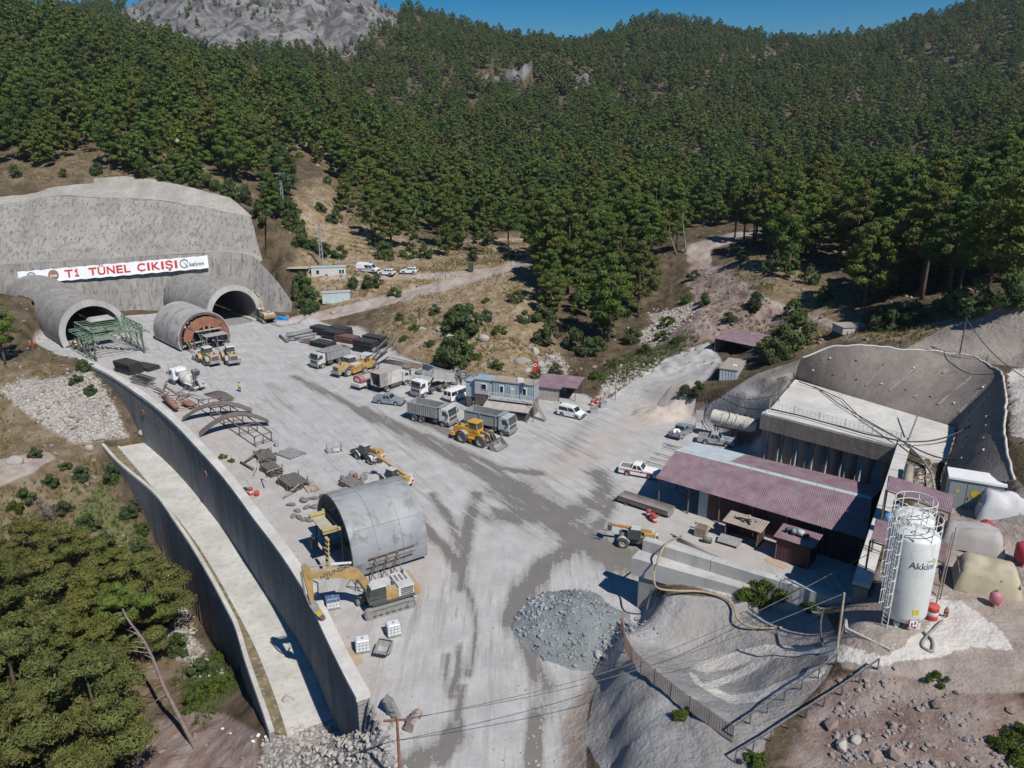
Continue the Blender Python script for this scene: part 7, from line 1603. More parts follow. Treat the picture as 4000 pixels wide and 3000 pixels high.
MB().box((-4.0, 1.6, zf+.5), (1.8, 1.8, 2.6)).build('side_store', M_BLUEC, OF); MB().box((-4.0, 1.6, zf+1.85), (2.1, 2.1, .1)).build('side_store_roof', mat('blue roof sheet', (.25, .36, .44), .5, .1, 1, dust=.3), OF); MB().box((-4.0, 1.6, zf/2-.5), (1.7, 1.7, 2.2)).build('side_store_base', M_TIMB, OF)
c_ = at(2155,1560,0)+Vector((0, 1.5, 0)); lean_hut('lean_to_shed', 'maroon roofed lean-to at the stair end of the site office', rect(c_, (.93, -.36), 4.2, 4.5), 2.3, 3.1, 5, mat('pale rough board', (.36, .33, .30), .85, .15, .8, dust=.2), M_MAR, walls=(0, 2, 3), cat='shed')
c_ = at(2222,1558,0)+Vector((0, 1.2, 0)); lean_hut('open_lean_to', 'open lean-to with a grey and maroon roof on yellow posts beside the white van', rect(c_, (.93, -.36), 3.6, 4.0), 2.3, 2.9, 4, M_TIMB, M_MAR, walls=(2, 3), cat='shed')
# water trailer under the office
wt = thing('water_trailer', 'grey cylindrical tank on a timber flatbed trailer beside the site office', 'trailer', at(1890,1590,0), R(-8)); MB().box((0, 0, 1.0), (3.2, 1.9, .14)).build('flatbed', M_PLANK, wt); MB().cyl((-1.0, 0, 1.75), (1.0, 0, 1.75), .68, 18).build('tank', mat('tank grey', (.19, .20, .21), .45, .12, 1, dust=.3), wt)
for s in (-1, 1): MB().box((0, s*.92, 1.18), (3.2, .05, .3)).build('side_board', M_PLANK, wt); wheel(wt, .5, s*.8, .42, .25)
MB().bar((-1.6, 0, .8), (-3.0, 0, .5), .12).build('drawbar', M_STEEL, wt)
for k, (px, l_) in enumerate((((2320,1615), 'grey concrete ballast block tub near the two striped drums'), ((2355,1592), 'grey upright steel bin beside the striped drums'))):
    t = thing('ballast_tub', l_, 'tub', gat(*px, 0), R(20*k)); MB().box((0, 0, .5), (1.2, .8, 1.0), top=(.92, .9)).build('body', mat('ballast grey', (.30, .31, .31), .8, .1, 1, dust=.25), t); MB().box((0, 0, 1.03), (1.2, .85, .08)).build('lid', M_GREYSTEEL, t)
drum('red and white drum beside the grey tubs at the foot of the bank', None, 0, M_DRED, M_DWHT, loc=gat(2313, 1585, 0)); drum('red and white drum touching the upright steel bin', None, 0, M_DRED, M_DWHT, loc=gat(2333, 1578, 0))
# flag and poles
fp = thing('flag_pole', 'tall thin pole flying a red flag with white crescent and star', 'flag pole', at(2083,1650,0)); MB().cyl((0, 0, 0), (0, 0, 10), .06, 6, r2=.04).build('pole', M_STEEL, fp)
fl = MB(); fl.grid([[(-.05+.7*i/6*(.6 if j else 1), .12*math.sin(i*1.6+j), 9.9-j*1.6-.28*i*(.2+.8*j)*.3) for i in range(7)] for j in range(2)], True); fo = fl.build('flag', mat('flag red', (.55, .02, .03), .8, .1, 1, dust=0), fp)
cre = disc(.22, 9.3, .26, 14, 50, 310, .17, -.16); cre.build('crescent', M_CLEANW, fo); stt = MB(); stt.add([(.42+.13*math.cos(R(90+36*k))*(1 if k % 2 == 0 else .4), -.16, 9.3+.13*math.sin(R(90+36*k))*(1 if k % 2 == 0 else .4)) for k in range(10)], [tuple(range(10))]); stt.build('star', M_CLEANW, fo)
p_ = gat(2402, 1566, 0); tag(MB().cyl(p_, p_+Vector((.2, 0, 8.0)), .06, 6).build('thin_pole', M_STEEL), 'thin bare rusty pole standing on the bank beside the ramp', 'pole')
p_ = gat(1840, 1062); lk = thing('green_locker', 'dark green steel locker standing beside the dirt road on the brown slope', 'locker', p_, R(-10)); MB().box((0, 0, 1.15), (1.1, 1.1, 2.3)).build('body', mat('dark green paint', (.03, .06, .05), .6, .15, 1, dust=.15), lk); MB().box((0, 0, 2.35), (1.2, 1.2, .1)).build('roof', M_DGREY, lk); MB().box((0, -.57, 1.1), (.8, .04, 1.9)).build('door', mat('dark green door', (.04, .075, .06), .6, .1, 1, dust=.15), lk)
# lattice masts
def mast(label, p, h, w=.9):
    t = thing('lattice_mast', label, 'mast', p); m = mat('galvanised mast', (.30, .32, .34), .5, .1, 1, dust=.05); n = 9
    for sx in (-1, 1):
        for sy in (-1, 1): MB().bar((sx*w/2, sy*w/2, -.3), (sx*.12, sy*.12, h), .09).build('leg', m, t)
    for k in range(n):
        z0, z1 = h*k/n, h*(k+1)/n; w0, w1 = w/2+(.12-w/2)*k/n, w/2+(.12-w/2)*(k+1)/n
        for s in (-1, 1): MB().bar((-w0, s*w0, z0), (w1, s*w1, z1), .05).build('brace', m, t); MB().bar((s*w0, -w0, z0), (s*w1, w1, z1), .05).build('brace', m, t)
    for z in (h-.3, h-1.5): MB().bar((-1.3, 0, z), (1.3, 0, z), .1).build('cross_arm', m, t)
    for s in (-1.2, 0, 1.2): MB().cyl((s, 0, h-.3), (s, 0, h+.1), .07, 6).build('insulator', m, t)
mast('lattice power mast standing behind the cream site cabin', gat(1258, 1045, 8), 11.5); mast('lattice power mast on the dry slope above the portal wall', gat(1108, 838, 18), 11.5); mast('lattice power mast among trees high on the hillside', gat(925, 560, 40), 13)
# ================================================================ SILO TERRACE
M_SILO = mat('white silo paint', (.66, .68, .66), .4, .06, .5, dust=.12, grime=(.53, .52, .47))
SILX = Vector((.85, -.5, 0)).normalized()
def silo(label, p, r, h, marks):
    t = thing('silo', label, 'silo', p); leg = .75
    MB().lathe([(0, leg), (r*.55, leg), (r*.9, leg+.25), (r, leg+.7), (r, h-.35), (r*.93, h-.1), (r*.4, h+.12), (0, h+.16)], 36).build('shell', M_SILO, t)
    for k in range(4): a = R(45+90*k); MB().box((r*.7*math.cos(a), r*.7*math.sin(a), leg/2), (.3, .3, leg)).build('leg', M_SILO, t)
    for zz in (.55, 1.1): MB().lathe([(r*.96, h+zz-.03), (r*.99, h+zz), (r*.96, h+zz+.03), (r*.93, h+zz), (r*.96, h+zz-.03)], 30).build('guard_ring', M_SILO, t)
    for k in range(8): a = R(45*k+10); MB().bar((r*.96*math.cos(a), r*.96*math.sin(a), h-.2), (r*.96*math.cos(a), r*.96*math.sin(a), h+1.1), .05).build('guard_post', M_SILO, t)
    for k in range(3): MB().tube([(.5*math.cos(k*2), .5*math.sin(k*2), h), (.5*math.cos(k*2), .5*math.sin(k*2), h+.35), (.8*math.cos(k*2), .8*math.sin(k*2), h+.4), (.8*math.cos(k*2), .8*math.sin(k*2), h+.1)], .05, 6).build('vent_pipe', M_SILO, t)
    la = R(205); cx_, cy_ = (r+.25)*math.cos(la), (r+.25)*math.sin(la); tx, ty = -math.sin(la), math.cos(la)
    for s in (-.24, .24): MB().bar((cx_+tx*s, cy_+ty*s, .3), (cx_+tx*s, cy_+ty*s, h+1.0), .05).build('ladder_rail', M_SILO, t)
    for k in range(int(h/.33)): MB().bar((cx_-tx*.24, cy_-ty*.24, .5+.33*k), (cx_+tx*.24, cy_+ty*.24, .5+.33*k), .035).build('rung', M_SILO, t)
    for k in range(7):
        zz = 2.3+(h-1.4)*k/6
        MB().tube([(cx_+.38*(math.cos(la)*(1-math.cos(a))+tx*math.sin(a)*.95), cy_+.38*(math.sin(la)*(1-math.cos(a))+ty*math.sin(a)*.95), zz) for a in np.linspace(-2.2, 2.2, 10)], .03, 5).build('cage_hoop', M_SILO, t)
    for a in (2.2, 1.1, 0, -1.1, -2.2): MB().bar((cx_+.38*(math.cos(la)*(1+math.cos(a))*.95+tx*math.sin(a)*.95), cy_+.38*(math.sin(la)*(1+math.cos(a))*.95+ty*math.sin(a)*.95), 2.3), (cx_+.38*(math.cos(la)*(1+math.cos(a))*.95+tx*math.sin(a)*.95), cy_+.38*(math.sin(la)*(1+math.cos(a))*.95+ty*math.sin(a)*.95), h+.9), .03).build('cage_bar', M_SILO, t)
    if marks:
        def curved(o, base):      # wrap flat marks round the shell
            for v in o.data.vertices:
                a = base+v.co.x/r; z_ = v.co.y; v.co = Vector(((r+.015+v.co.z)*math.cos(a), (r+.015+v.co.z)*math.sin(a), z_))
            o.data.update()
        b0 = R(-90)-.62
        o = text_obj('lettering', 'Akkim', 1.0, M_DGREY, t, (0, 0, 0), depth=.004, rot=(0, 0, 0)); 
        for v in o.data.vertices: v.co.x *= .66; v.co.y = v.co.y*.72+h-2.15
        curved(o, b0)
        for k, (x, z, c) in enumerate(((1.62, .55, 'y'), (1.80, .62, 'y'), (1.80, .42, 'y'), (1.62, .75, 'y'), (1.42, .62, 'b'), (1.25, .62, 'b'), (1.62, .1, 'b'))):
            m = MB(); m.box((x-.02, h-2.15+z, 0), (.15 if c == 'y' else .09, .13 if c == 'y' else .09, .012)); o = m.build('logo_dot', mat('logo yellow', (.6, .5, .08), .5, .05, 1, dust=0) if c == 'y' else mat('logo blue', (.12, .38, .55), .5, .05, 1, dust=0), t); curved(o, b0)
        m = MB(); m.box((.95, 2.05, 0), (.42, .42, .012)); o = m.build('warning_label', mat('warning yellow', (.6, .45, .03), .5, .05, 1, dust=0), t); curved(o, b0)
        m = MB(); m.box((.95, 1.15, 0), (.66, .6, .010)); o = m.build('hazard_label', M_TAIL, t); curved(o, b0); m = MB(); m.box((.95, 1.15, .006), (.54, .48, .012)); o = m.build('hazard_panel', M_CLEANW, t); curved(o, b0)
        m = MB()
        for q in (-.12, .1): m.box((.95+q, 1.15+q*.5, .012), (.10, .26, .012))
        o = m.build('hazard_symbol', M_DGREY, t); curved(o, b0)
    return t
S1 = at(3518,2440,9.05); S1.z = 9.05; silo('white silo with a brand name on its shell and a caged ladder on the terrace', S1, 1.5, 7.6, True)
S2 = Vector((29.9, 51.6, 9.05)); silo('second white silo close behind the lettered silo', S2, 1.45, 6.9, False)
bl = thing('block_bund', 'low grey block wall round the foot of the lettered silo', 'low wall', (0, 0, 0)); q = [at(3300,2440,9.05), at(3305,2475,9.05), at(3478,2560,9.05), at(3560,2400,9.05)]
for i, (a, b) in enumerate(((q[1], q[2]), (q[2], q[3]), (q[0], q[1]))):
    L_ = (b-a).length; n = max(2, int(L_/.42)); d = (b-a).normalized()
    for rw_ in range(3):
        for k in range(n):
            f = (k+.5*(rw_ % 2))/n
            if f+.96/n > 1.02: continue
            p0_, p1_ = a.lerp(b, f+.01), a.lerp(b, min(1, f+.97/n)); MB().bar(p0_+Vector((0, 0, -.05+.21*rw_)), p1_+Vector((0, 0, -.05+.21*rw_)), .2, .2).build('block', M_CONC, bl)
# canopies by the silos
def canopy_roof(label, q, sheets, posts=True):
    P = [at(px, py, z) for px, py, z in q]; t = thing('shelter', label, 'shelter', (0, 0, 0)); sheet_run(t, P[0], P[1], P[3], P[2], sheets, M_MAR, waves=5, amp=.03)
    for p in P: MB().bar((p.x, p.y, 8.5), (p.x, p.y, p.z-.03), .12).build('post', M_STEEL, t)
    for a, b in ((0, 1), (3, 2)): MB().bar(P[a]+Vector((0, 0, -.1)), P[b]+Vector((0, 0, -.1)), .1).build('purlin', M_STEEL, t)
    return t
canopy_roof('maroon corrugated shelter roof behind the two silos', [(3462,1912,12.0),(3712,2002,12.0),(3725,1935,12.6),(3475,1858,12.6)], 8); canopy_roof('small maroon shelter roof on the shed side of the lettered silo', [(3400,2110,11.6),(3478,2135,11.6),(3490,2045,11.9),(3425,2028,11.9)], 3); canopy_roof('small maroon shelter roof on the tent side of the lettered silo', [(3625,2165,11.4),(3692,2200,11.4),(3700,2120,11.7),(3650,2105,11.7)], 3)
# equipment under the big shelter
for k in range(6): p = at(3500+32*k, 2010+10*k, 9.2); o = MB().box((0, 0, .6), (.8, .9, 1.2), top=(.95, .95)).build('control_cabinet', M_MARW if k % 2 else M_DGREY); o.location = p; o.rotation_euler = (0, 0, R(-30)); tag(o, 'dark control cabinet in the row under the big maroon shelter', 'cabinet', 'cabinets under the shelter')
o = MB().lathe([(0, 0), (.5, .05), (.55, .5), (.5, 1.0), (0, 1.1)], 14).build('blue_barrel', mat('sky blue plastic', (.16, .38, .62), .4, .05, 1, dust=.05)); o.location = at(3475,2050,9.8); tag(o, 'sky blue plastic barrel beside the rear silo', 'barrel')
# transformer kiosk
tk = thing('transformer_kiosk', 'grey steel transformer kiosk with yellow warning signs below the shotcrete slope', 'transformer', at(3690,1985,9.0), math.atan2(-.42, .9)); MB().box((2.2, 1.1, 1.55), (4.4, 2.2, 3.1)).build('housing', mat('kiosk grey', (.30, .33, .33), .5, .05, .8, dust=.15), tk); MB().box((2.2, 1.1, 3.2), (4.7, 2.5, .2)).build('roof', M_CLEANW, tk)
for k in range(3): dr = MB().box((.75+1.45*k, -.02, 1.45), (1.38, .06, 2.7)).build('door', mat('kiosk door', (.27, .30, .30), .5, .05, .8, dust=.15), tk); MB().box((.25+1.45*k, -.07, 1.4), (.06, .05, .3)).build('handle', M_DGREY, dr); MB().box((.75+1.45*k, -.06, 1.95), (.3, .02, .3)).build('warning_sign', mat('warning yellow', (.6, .45, .03), .5, .05, 1, dust=0), dr)
dd = disc(2.2, 1.9, .38, 16, y=-.075); dd.build('round_sign', mat('warning yellow', (.6, .45, .03), .5, .05, 1, dust=0), tk)
# tarpaulin tents, pressure vessels, barrels
def tent(label, cx, cy, z, L_, W_, H_, rz, m, name='tarpaulin_tent', seed=1):
    t = thing(name, label, 'tent', at(cx, cy, z), rz); P = []; n = 14
    for i in range(n+1):
        row = []
        for j in range(n+1):
            u, v = i/n*2-1, j/n*2-1; e = max(abs(u), abs(v)); h = H_*(1-.16*v*v-.1*u*u)-(H_*.75*max(0, (e-.78)/.22)**1.2)
            row.append((u*L_/2, v*W_/2, h+.42*float(fbm(np.array(u*2.2+seed), np.array(v*2.2), 1, 3, seed))-.15*(u*.7+1)*(seed % 4)/3))
        P.append(row)
    MB().grid(P, True).build('tarpaulin', m, t)
    for sx in (-.42, .42):
        for sy in (-.42, .42): MB().bar((sx*L_, sy*W_, -.4), (sx*L_, sy*W_, H_*.55), .08).build('pole', M_STEEL, t)
    for k in range(4): MB().bar((-L_*.45+L_*.3*k, -W_*.42, H_*.62), (-L_*.45+L_*.3*k, W_*.42, H_*.62), .06).build('ridge_bar', M_STEEL, t)
    MB().box((0, 0, .7), (L_*.7, W_*.55, 1.3)).build('covered_goods', M_DGREY, t)
tent('sandy yellow tarpaulin tent beside the pink pressure vessel', 3850, 2290, 9.3, 4.6, 3.4, 2.3, R(-25), mat('sandy tarpaulin', (.40, .35, .24), .9, .15, .5, dust=.2), seed=3); tent('dusty flat tarpaulin shelter between silo and red tank', 3790, 2130, 9.2, 5.0, 3.2, 1.9, R(-28), mat('dusty tarpaulin', (.36, .33, .31), .9, .12, .5, dust=.3), seed=5); tent('white draped tarpaulin shelter below the shotcrete slope', 3930, 2040, 9.4, 5.0, 3.6, 2.8, R(-30), mat('white tarpaulin', (.60, .59, .60), .85, .08, .5, dust=.15), seed=7)
def vessel(label, p, r, h, m):
    t = thing('pressure_vessel', label, 'pressure vessel', p); MB().lathe([(0, .3), (r*.6, .34), (r, .6), (r, h-.3), (r*.6, h-.04), (0, h)], 18).build('shell', m, t); MB().cyl((0, 0, h-.02), (0, 0, h+.14), .08, 8).build('valve', M_GREYSTEEL, t)
    for k in range(3): a = k*2.1; MB().bar((r*.8*math.cos(a), r*.8*math.sin(a), 0), (r*.8*math.cos(a), r*.8*math.sin(a), .6), .07).build('leg', m, t)
vessel('pink upright pressure vessel on legs before the sandy tent', at(3882,2372,9.3), .42, 1.35, mat('pink paint', (.46, .16, .19), .5, .1, 1, dust=.2)); vessel('dark red tank under the white tarpaulin shelter', at(3845,2090,9.3), .6, 1.4, mat('tank red', (.32, .03, .035), .5, .1, 1, dust=.1)); vessel('bright red tank beside the flat tarpaulin shelter', at(3992,2205,9.3), .7, 2.0, mat('bright tank red', (.45, .04, .05), .5, .1, 1, dust=.1))
drum('large red and white drum beside the lettered silo', (3636,2415), 9.1, M_DRED, M_DWHT, r=.44, h=1.1); vessel('small red brown gas bottle on the lime stained ground', at(3693,2410,9.15), .16, .7, M_RUST)
lying('pale vertical steel pipe stub leaning on the platform edge', 'pipe_stub', 'pipe', (3545,1900), (3552,1825), .45, M_PLANK, 9.4)
# ---- mesh fences
def mesh_fence(label, pts, h, m, step=1.1, wires=5, name='mesh_fence', vstep=.35, th=.035):
    t = thing(name, label, 'fence', (0, 0, 0)); P = resample(pts, max(2, int(sum((b-a).length for a, b in zip(pts, pts[1:]))/step)))
    for p in P: MB().bar(p+Vector((0, 0, -.3)), p+Vector((0, 0, h+.15)), .07).build('post', m, t)
    for a, b in zip(P, P[1:]):
        w = MB()
        for k in range(wires): z = Vector((0, 0, .1+(h-.1)*k/(wires-1))); w.bar(a+z, b+z, th)
        n = max(2, int((b-a).length/vstep))
        for k in range(1, n): p = a.lerp(b, k/n); w.bar(p, p+Vector((0, 0, h)), th)
        tag(w.build('mesh_panel', m, t), kind='stuff')
    return t
M_FENCE = mat('rusty mesh', (.26, .16, .12), .8, .2, 1, dust=.2)
fpts = [gat(x, y, z) for x, y, z in ((2428,2470,3),(2440,2540,3.6),(2470,2600,3.8),(2520,2650,4),(2600,2715,4.4),(2680,2780,4.7),(2780,2850,5),(2860,2910,5.4))]
mesh_fence('rusty brown mesh fence along the ridge of the sprayed concrete slope', fpts, 1.25, M_FENCE, 1.8, 9, vstep=.22, th=.03)
o = MB(); p_ = fpts[0]; o.add([p_+Vector((-.25, 0, -.3)), p_+Vector((.35, 0, -.3)), p_+Vector((.05, 0, 2.1))], [(0, 1, 2)]); o.add([p_+Vector((-.25, .05, -.3)), p_+Vector((.35, .05, -.3)), p_+Vector((.05, .05, 2.1))], [(0, 1, 2)]); tag(o.build('pointed_board', mat('red brown board', (.33, .19, .14), .8, .15, 1)), 'pointed red brown board standing at the head of the ridge fence', 'board')
top1 = Vector((0, 0, 8.6)); mesh_fence('thin wire mesh along the cap beam of the pile wall', [NW1a+top1+n1*.2, NW1b+top1+n1*.2], 1.0, M_GREYSTEEL, 2.6, 4, vstep=.5, th=.022)
mesh_fence('thin wire mesh along the open side of the white platform', [at(3005,1590,8.5), at(3100,1482,8.5)], 1.0, M_GREYSTEEL, 2.6, 4, vstep=.5, th=.022)
mesh_fence('rusty wire mesh along the crest of the shotcrete slope', [gat(3850,1425,14.4), gat(3925,1505,14.4), gat(3925,1640,14.3), gat(3915,1720,14.2)], 1.1, M_FENCE, 2.0, 4, vstep=.4, th=.025)
mesh_fence('wire mesh along the back terrace below the upper slope', [gat(3500,1385,14.2), gat(3700,1408,14.3), gat(3850,1425,14.4)], .9, M_GREYSTEEL, 2.2, 4, vstep=.5, th=.022)
# ---- cables, hose, handrails, poles
def sag(a, b, d, n=14): return [a.lerp(b, i/n)+Vector((0, 0, -d*math.sin(math.pi*i/n))) for i in range(n+1)]
def cable(label, pts, r=.06, m=None, name='black_cable', cat='cable'): return tag(MB().tube(pts, r, 5).build(name, m or M_BLACK), label, cat)
hub = at(3530,1725,9.4); cable('thick black cable bundle along the cap beam of the pile wall', [at(3010,1598,9.0), at(3120,1622,8.9), at(3240,1655,8.95), at(3380,1695,9.0), hub], .1); cable('black cable crossing the white platform to the wall corner', [at(3120,1490,9.0), at(3200,1520,8.8), at(3280,1580,8.9), at(3400,1650,9.0), hub], .07); cable('black cable curving over the platform beside its twin', [at(3180,1510,8.8), at(3290,1560,8.9), at(3370,1640,8.9), hub], .06)
cable('black cable sagging from the wall corner to the upper terrace', sag(hub, gat(3915,1600,14.5)+Vector((0, 0, .5)), 1.6), .09); cable('second black cable hanging from the wall corner to the terrace edge', sag(hub+Vector((.3, 0, -.2)), gat(4000,1740,14)+Vector((0, 0, .4)), 2.0), .08); cable('grey cable bundle dropping from the wall corner to the shelter', [hub, at(3600,1790,9.2), at(3640,1850,9.0), at(3650,1910,9.0)], .12, M_GREYSTEEL)
cable('black cable sagging over the earth cut to the pile wall', sag(at(3005,1598,9.2), gat(2800,1570,4.6)+Vector((0, 0, 1.0)), .8), .06); cable('thin black cable from the ramp mast to the pile wall pole', sag(gat(2800,1568,4.6)+Vector((0, 0, 1.6)), at(3045,1540,10.2), 1.0), .04)
def pole(label, p, q, r, m=None, name='leaning_pole'): return tag(MB().cyl(p, q, r, 7, r2=r*.8).build(name, m or M_STEEL), label, 'pole')
pole('dark pole on the edge of the white platform beside the mesh', at(3042,1575,8.4), at(3045,1505,11.2), .06); pole('leaning rusty pole at the corner of the pile wall', at(3540,1740,8.5), at(3610,1555,12.0), .09); pole('tall bare pole on the crest terrace below the upper slope', gat(3745,1405,14.3), gat(3745,1405,14.3)+Vector((0, 0, 5.2)), .1, M_TIMB); cable('black cable running down from the tall crest pole', sag(gat(3745,1405,14.3)+Vector((0, 0, 5.0)), gat(4000,1510,14.5)+Vector((0, 0, 1)), .8), .06)
pole('grey pole standing on the corner of the silo terrace', at(3270,2530,8.5), at(3298,2315,12.5), .1, M_PLANK); pole('rusty pole leaning at the corner of the silo terrace', at(3280,2500,8.6), at(3302,2420,10.0), .08)
pole('rusty pole beside the lettered silo', at(3648,2400,9.1), at(3722,2080,13.8), .06); pole('second rusty pole beside the lettered silo', at(3670,2350,9.1), at(3735,2060,14.2), .05)
M_HOSE = mat('tan hose', (.36, .28, .17), .6, .1, 1, dust=.2)
hp = [(2660,2098,3.0),(2602,2128,6.6),(2570,2190,6.0),(2556,2240,4.9),(2556,2280,4.6),(2574,2303,4.5),(2640,2312,4.5),(2740,2315,4.4),(2830,2340,4.4),(2866,2375,4.3),(2880,2420,4.1),(2925,2450,4.0),(3010,2458,4.2),(3110,2445,4.6),(3190,2412,5.4),(3258,2375,8.2)]
cable('long tan concrete hose snaking from the abutment wall over the basin', smooth_path([at(*q)+Vector((0, 0, .1)) for q in hp], 5), .1, M_HOSE, 'concrete_hose', 'hose')
cable('black coiled hose end hanging on the lime stained terrace corner', smooth_path([at(3215,2380,8.6), at(3205,2450,8), at(3215,2540,7), at(3205,2590,6.4)], 5), .09); cable('grey hose loop lying on the lime stained ground beside the block wall', smooth_path([gat(3680,2430,9.1)+Vector((0, 0, .1)), gat(3620,2490,9.1)+Vector((0, 0, .1)), gat(3600,2530,9.1)+Vector((0, 0, .1)), gat(3640,2550,9.1)+Vector((0, 0, .1)), gat(3640,2510,9.1)+Vector((0, 0, .1)), gat(3605,2480,9.1)+Vector((0, 0, .1))], 5), .1, M_GREYSTEEL, 'grey_hose', 'hose')
def handrail(label, a, b, n, h=.9):
    t = thing('handrail', label, 'handrail', (0, 0, 0)); pts = [gat(a[0]+(b[0]-a[0])*k/n, a[1]+(b[1]-a[1])*k/n+28, a[2]+(b[2]-a[2])*k/n) for k in range(n+1)]; tops = [p+Vector((0, 0, h)) for p in pts]
    for k in range(n+1):
        MB().bar(pts[k]+Vector((0, 0, -.2)), tops[k], .06).build('post', M_DGREY, t)
        if k < n: MB().bar(tops[k], tops[k+1], .09).build('rail', M_DGREY, t); MB().bar(pts[k]+Vector((0, 0, .1)), tops[k]+Vector((-.6, .3, -.7)), .05).build('strut', M_DGREY, t)
handrail('dark pipe handrail on brackets along the rim of the basin', (3262,2580,7.5), (2862,2850,5), 6); handrail('dark pipe handrail on brackets below the rubble slope', (3425,2600,9), (2870,2960,5.6), 8)
bp = thing('wooden_pole', 'rusty post with a cross arm carrying wires over the lower road', 'pole', at(1566,3080,0)); MB().cyl((0, 0, 0), (0, 0, 6.0), .12, 8, r2=.09).build('post', M_RUST, bp); MB().bar((-.9, 0, 5.7), (.9, .1, 5.75), .12).build('cross_arm', M_RUST, bp)
pt_ = at(1566,3080,0)+Vector((0, 0, 5.8))
cable('thin wire from the rusty post over the lower road to the silo terrace', sag(pt_, at(3298,2318,12.4), 1.5, 24), .025, M_DGREY, 'thin_wire', 'wire'); cable('second thin wire from the post to the silo ladder', sag(pt_+Vector((.5, 0, 0)), at(3400,2160,12.5), 2.2, 24), .025, M_DGREY, 'thin_wire', 'wire')
# ================================================================ TREES, SHRUBS, GRASS, STONES
def foliage(name, c0, c1, c2, trans=0.25):
    m, nt, p = _nt(name); L = nt.links; pos = nd(nt, 'ShaderNodeNewGeometry').outputs['Position']
    oi = nd(nt, 'ShaderNodeObjectInfo').outputs['Random']
    c = mixc(nt, ramp(nt, noise(nt, 0.5, 3, pos), 0.35, 0.65), c0, c1); c = mixc(nt, ramp(nt, oi, 0.3, 1.0, 0, .75), c, c2)
    c = mixc(nt, ramp(nt, noise(nt, 0.035, 3, pos), 0.45, 0.65, 0, .45), c, (c1[0]*1.25, c1[1]*1.12, c1[2]*0.9))
    L.new(c, p.inputs['Base Color']); p.inputs['Roughness'].default_value = 0.75; p.inputs['Specular IOR Level'].default_value = 0.15
    tr_ = nd(nt, 'ShaderNodeBsdfTranslucent'); L.new(c, tr_.inputs['Color']); mx = nd(nt, 'ShaderNodeMixShader'); mx.inputs[0].default_value = trans
    L.new(p.outputs[0], mx.inputs[1]); L.new(tr_.outputs[0], mx.inputs[2]); L.new(mx.outputs[0], nt.nodes['Material Output'].inputs['Surface']); return m
M_PINE = foliage('pine needles', (0.076, 0.126, 0.029), (0.140, 0.200, 0.044), (0.056, 0.106, 0.036))
M_PINE2 = foliage('olive pine needles', (0.088, 0.120, 0.032), (0.150, 0.176, 0.046), (0.116, 0.122, 0.036))
M_PINE3 = foliage('pale olive needles', (0.12, 0.145, 0.048), (0.20, 0.22, 0.07), (0.17, 0.165, 0.055), .35)
M_BUSH = foliage('shrub leaves', (0.06, 0.095, 0.036), (0.10, 0.14, 0.05), (0.075, 0.095, 0.048))
M_BUSHG = foliage('fresh shrub leaves', (0.07, 0.11, 0.022), (0.11, 0.15, 0.03), (0.06, 0.09, 0.02))
M_BARK = mat('pine bark', (.10, .072, .055), .9, .3, 3, dust=0); M_DEADW = mat('grey dead wood', (.24, .205, .185), .9, .2, 3, dust=0)
def cards(P, Nn, size, rng, asp=.55):
    n = len(P); t = rng.normal(size=(n, 3)); t -= Nn*(t*Nn).sum(1)[:, None]; t /= np.linalg.norm(t, axis=1)[:, None]+1e-6; b = np.cross(Nn, t)
    s = size[:, None]; V = np.stack([P-t*s-b*s*asp, P+t*s-b*s*asp*.6, P+t*s*.9+b*s*asp, P-t*s*.7+b*s*asp*.8], 1).reshape(-1, 3)
    return V, np.arange(n*4).reshape(n, 4)
def mesh_np(name, V, Fq, m, smooth=False):
    me_ = bpy.data.meshes.new(name); me_.vertices.add(len(V)); me_.vertices.foreach_set('co', V.astype(np.float32).ravel()); k = Fq.shape[1]; n = len(Fq)
    me_.loops.add(n*k); me_.polygons.add(n); me_.loops.foreach_set('vertex_index', Fq.astype(np.int32).ravel()); me_.polygons.foreach_set('loop_start', np.arange(0, n*k, k, dtype=np.int32)); me_.polygons.foreach_set('use_smooth', np.zeros(n, bool)); me_.update(); me_.validate(); me_.materials.append(m); return me_
prof = lambda q: (min(1, .55+1.6*q) if q < .28 else max(.06, 1-((q-.28)/.74)**2.1))
def crown(seed, H_, R_, nl, ncard, size, m, z0=.32, flat=.5, name='crown'):
    rng = np.random.default_rng(seed); lob = []
    for i in range(nl):
        q = (i+rng.uniform(0, 1))/nl; h = z0+(1-z0)*q; rad = R_*prof(q)*math.sqrt(rng.uniform(.1, 1.15)); a = i*2.4+rng.uniform(-.7, .7); r = R_*rng.uniform(.2, .38)*(1.15-.5*q)*(1.5 if nl < 16 else 1)
        lob.append((rad*math.cos(a), rad*math.sin(a), H_*h*.97, r))
    lob.append((0, 0, H_*.97, R_*.16)); Lb = np.array(lob); w = Lb[:, 3]**2; idx = rng.choice(len(Lb), ncard, p=w/w.sum()); d = rng.normal(size=(ncard, 3)); d[:, 2] = d[:, 2]*.8+.35; d /= np.linalg.norm(d, axis=1)[:, None]
    P = Lb[idx, :3]+d*Lb[idx, 3:4]*np.array([1, 1, flat])*rng.uniform(.55, 1.06, (ncard, 1)); N = d+rng.normal(size=(ncard, 3))*.55; N /= np.linalg.norm(N, axis=1)[:, None]
    V, Fq = cards(P, N, size*rng.uniform(.6, 1.3, ncard), rng, .38); return mesh_np(name, V, Fq, m), lob
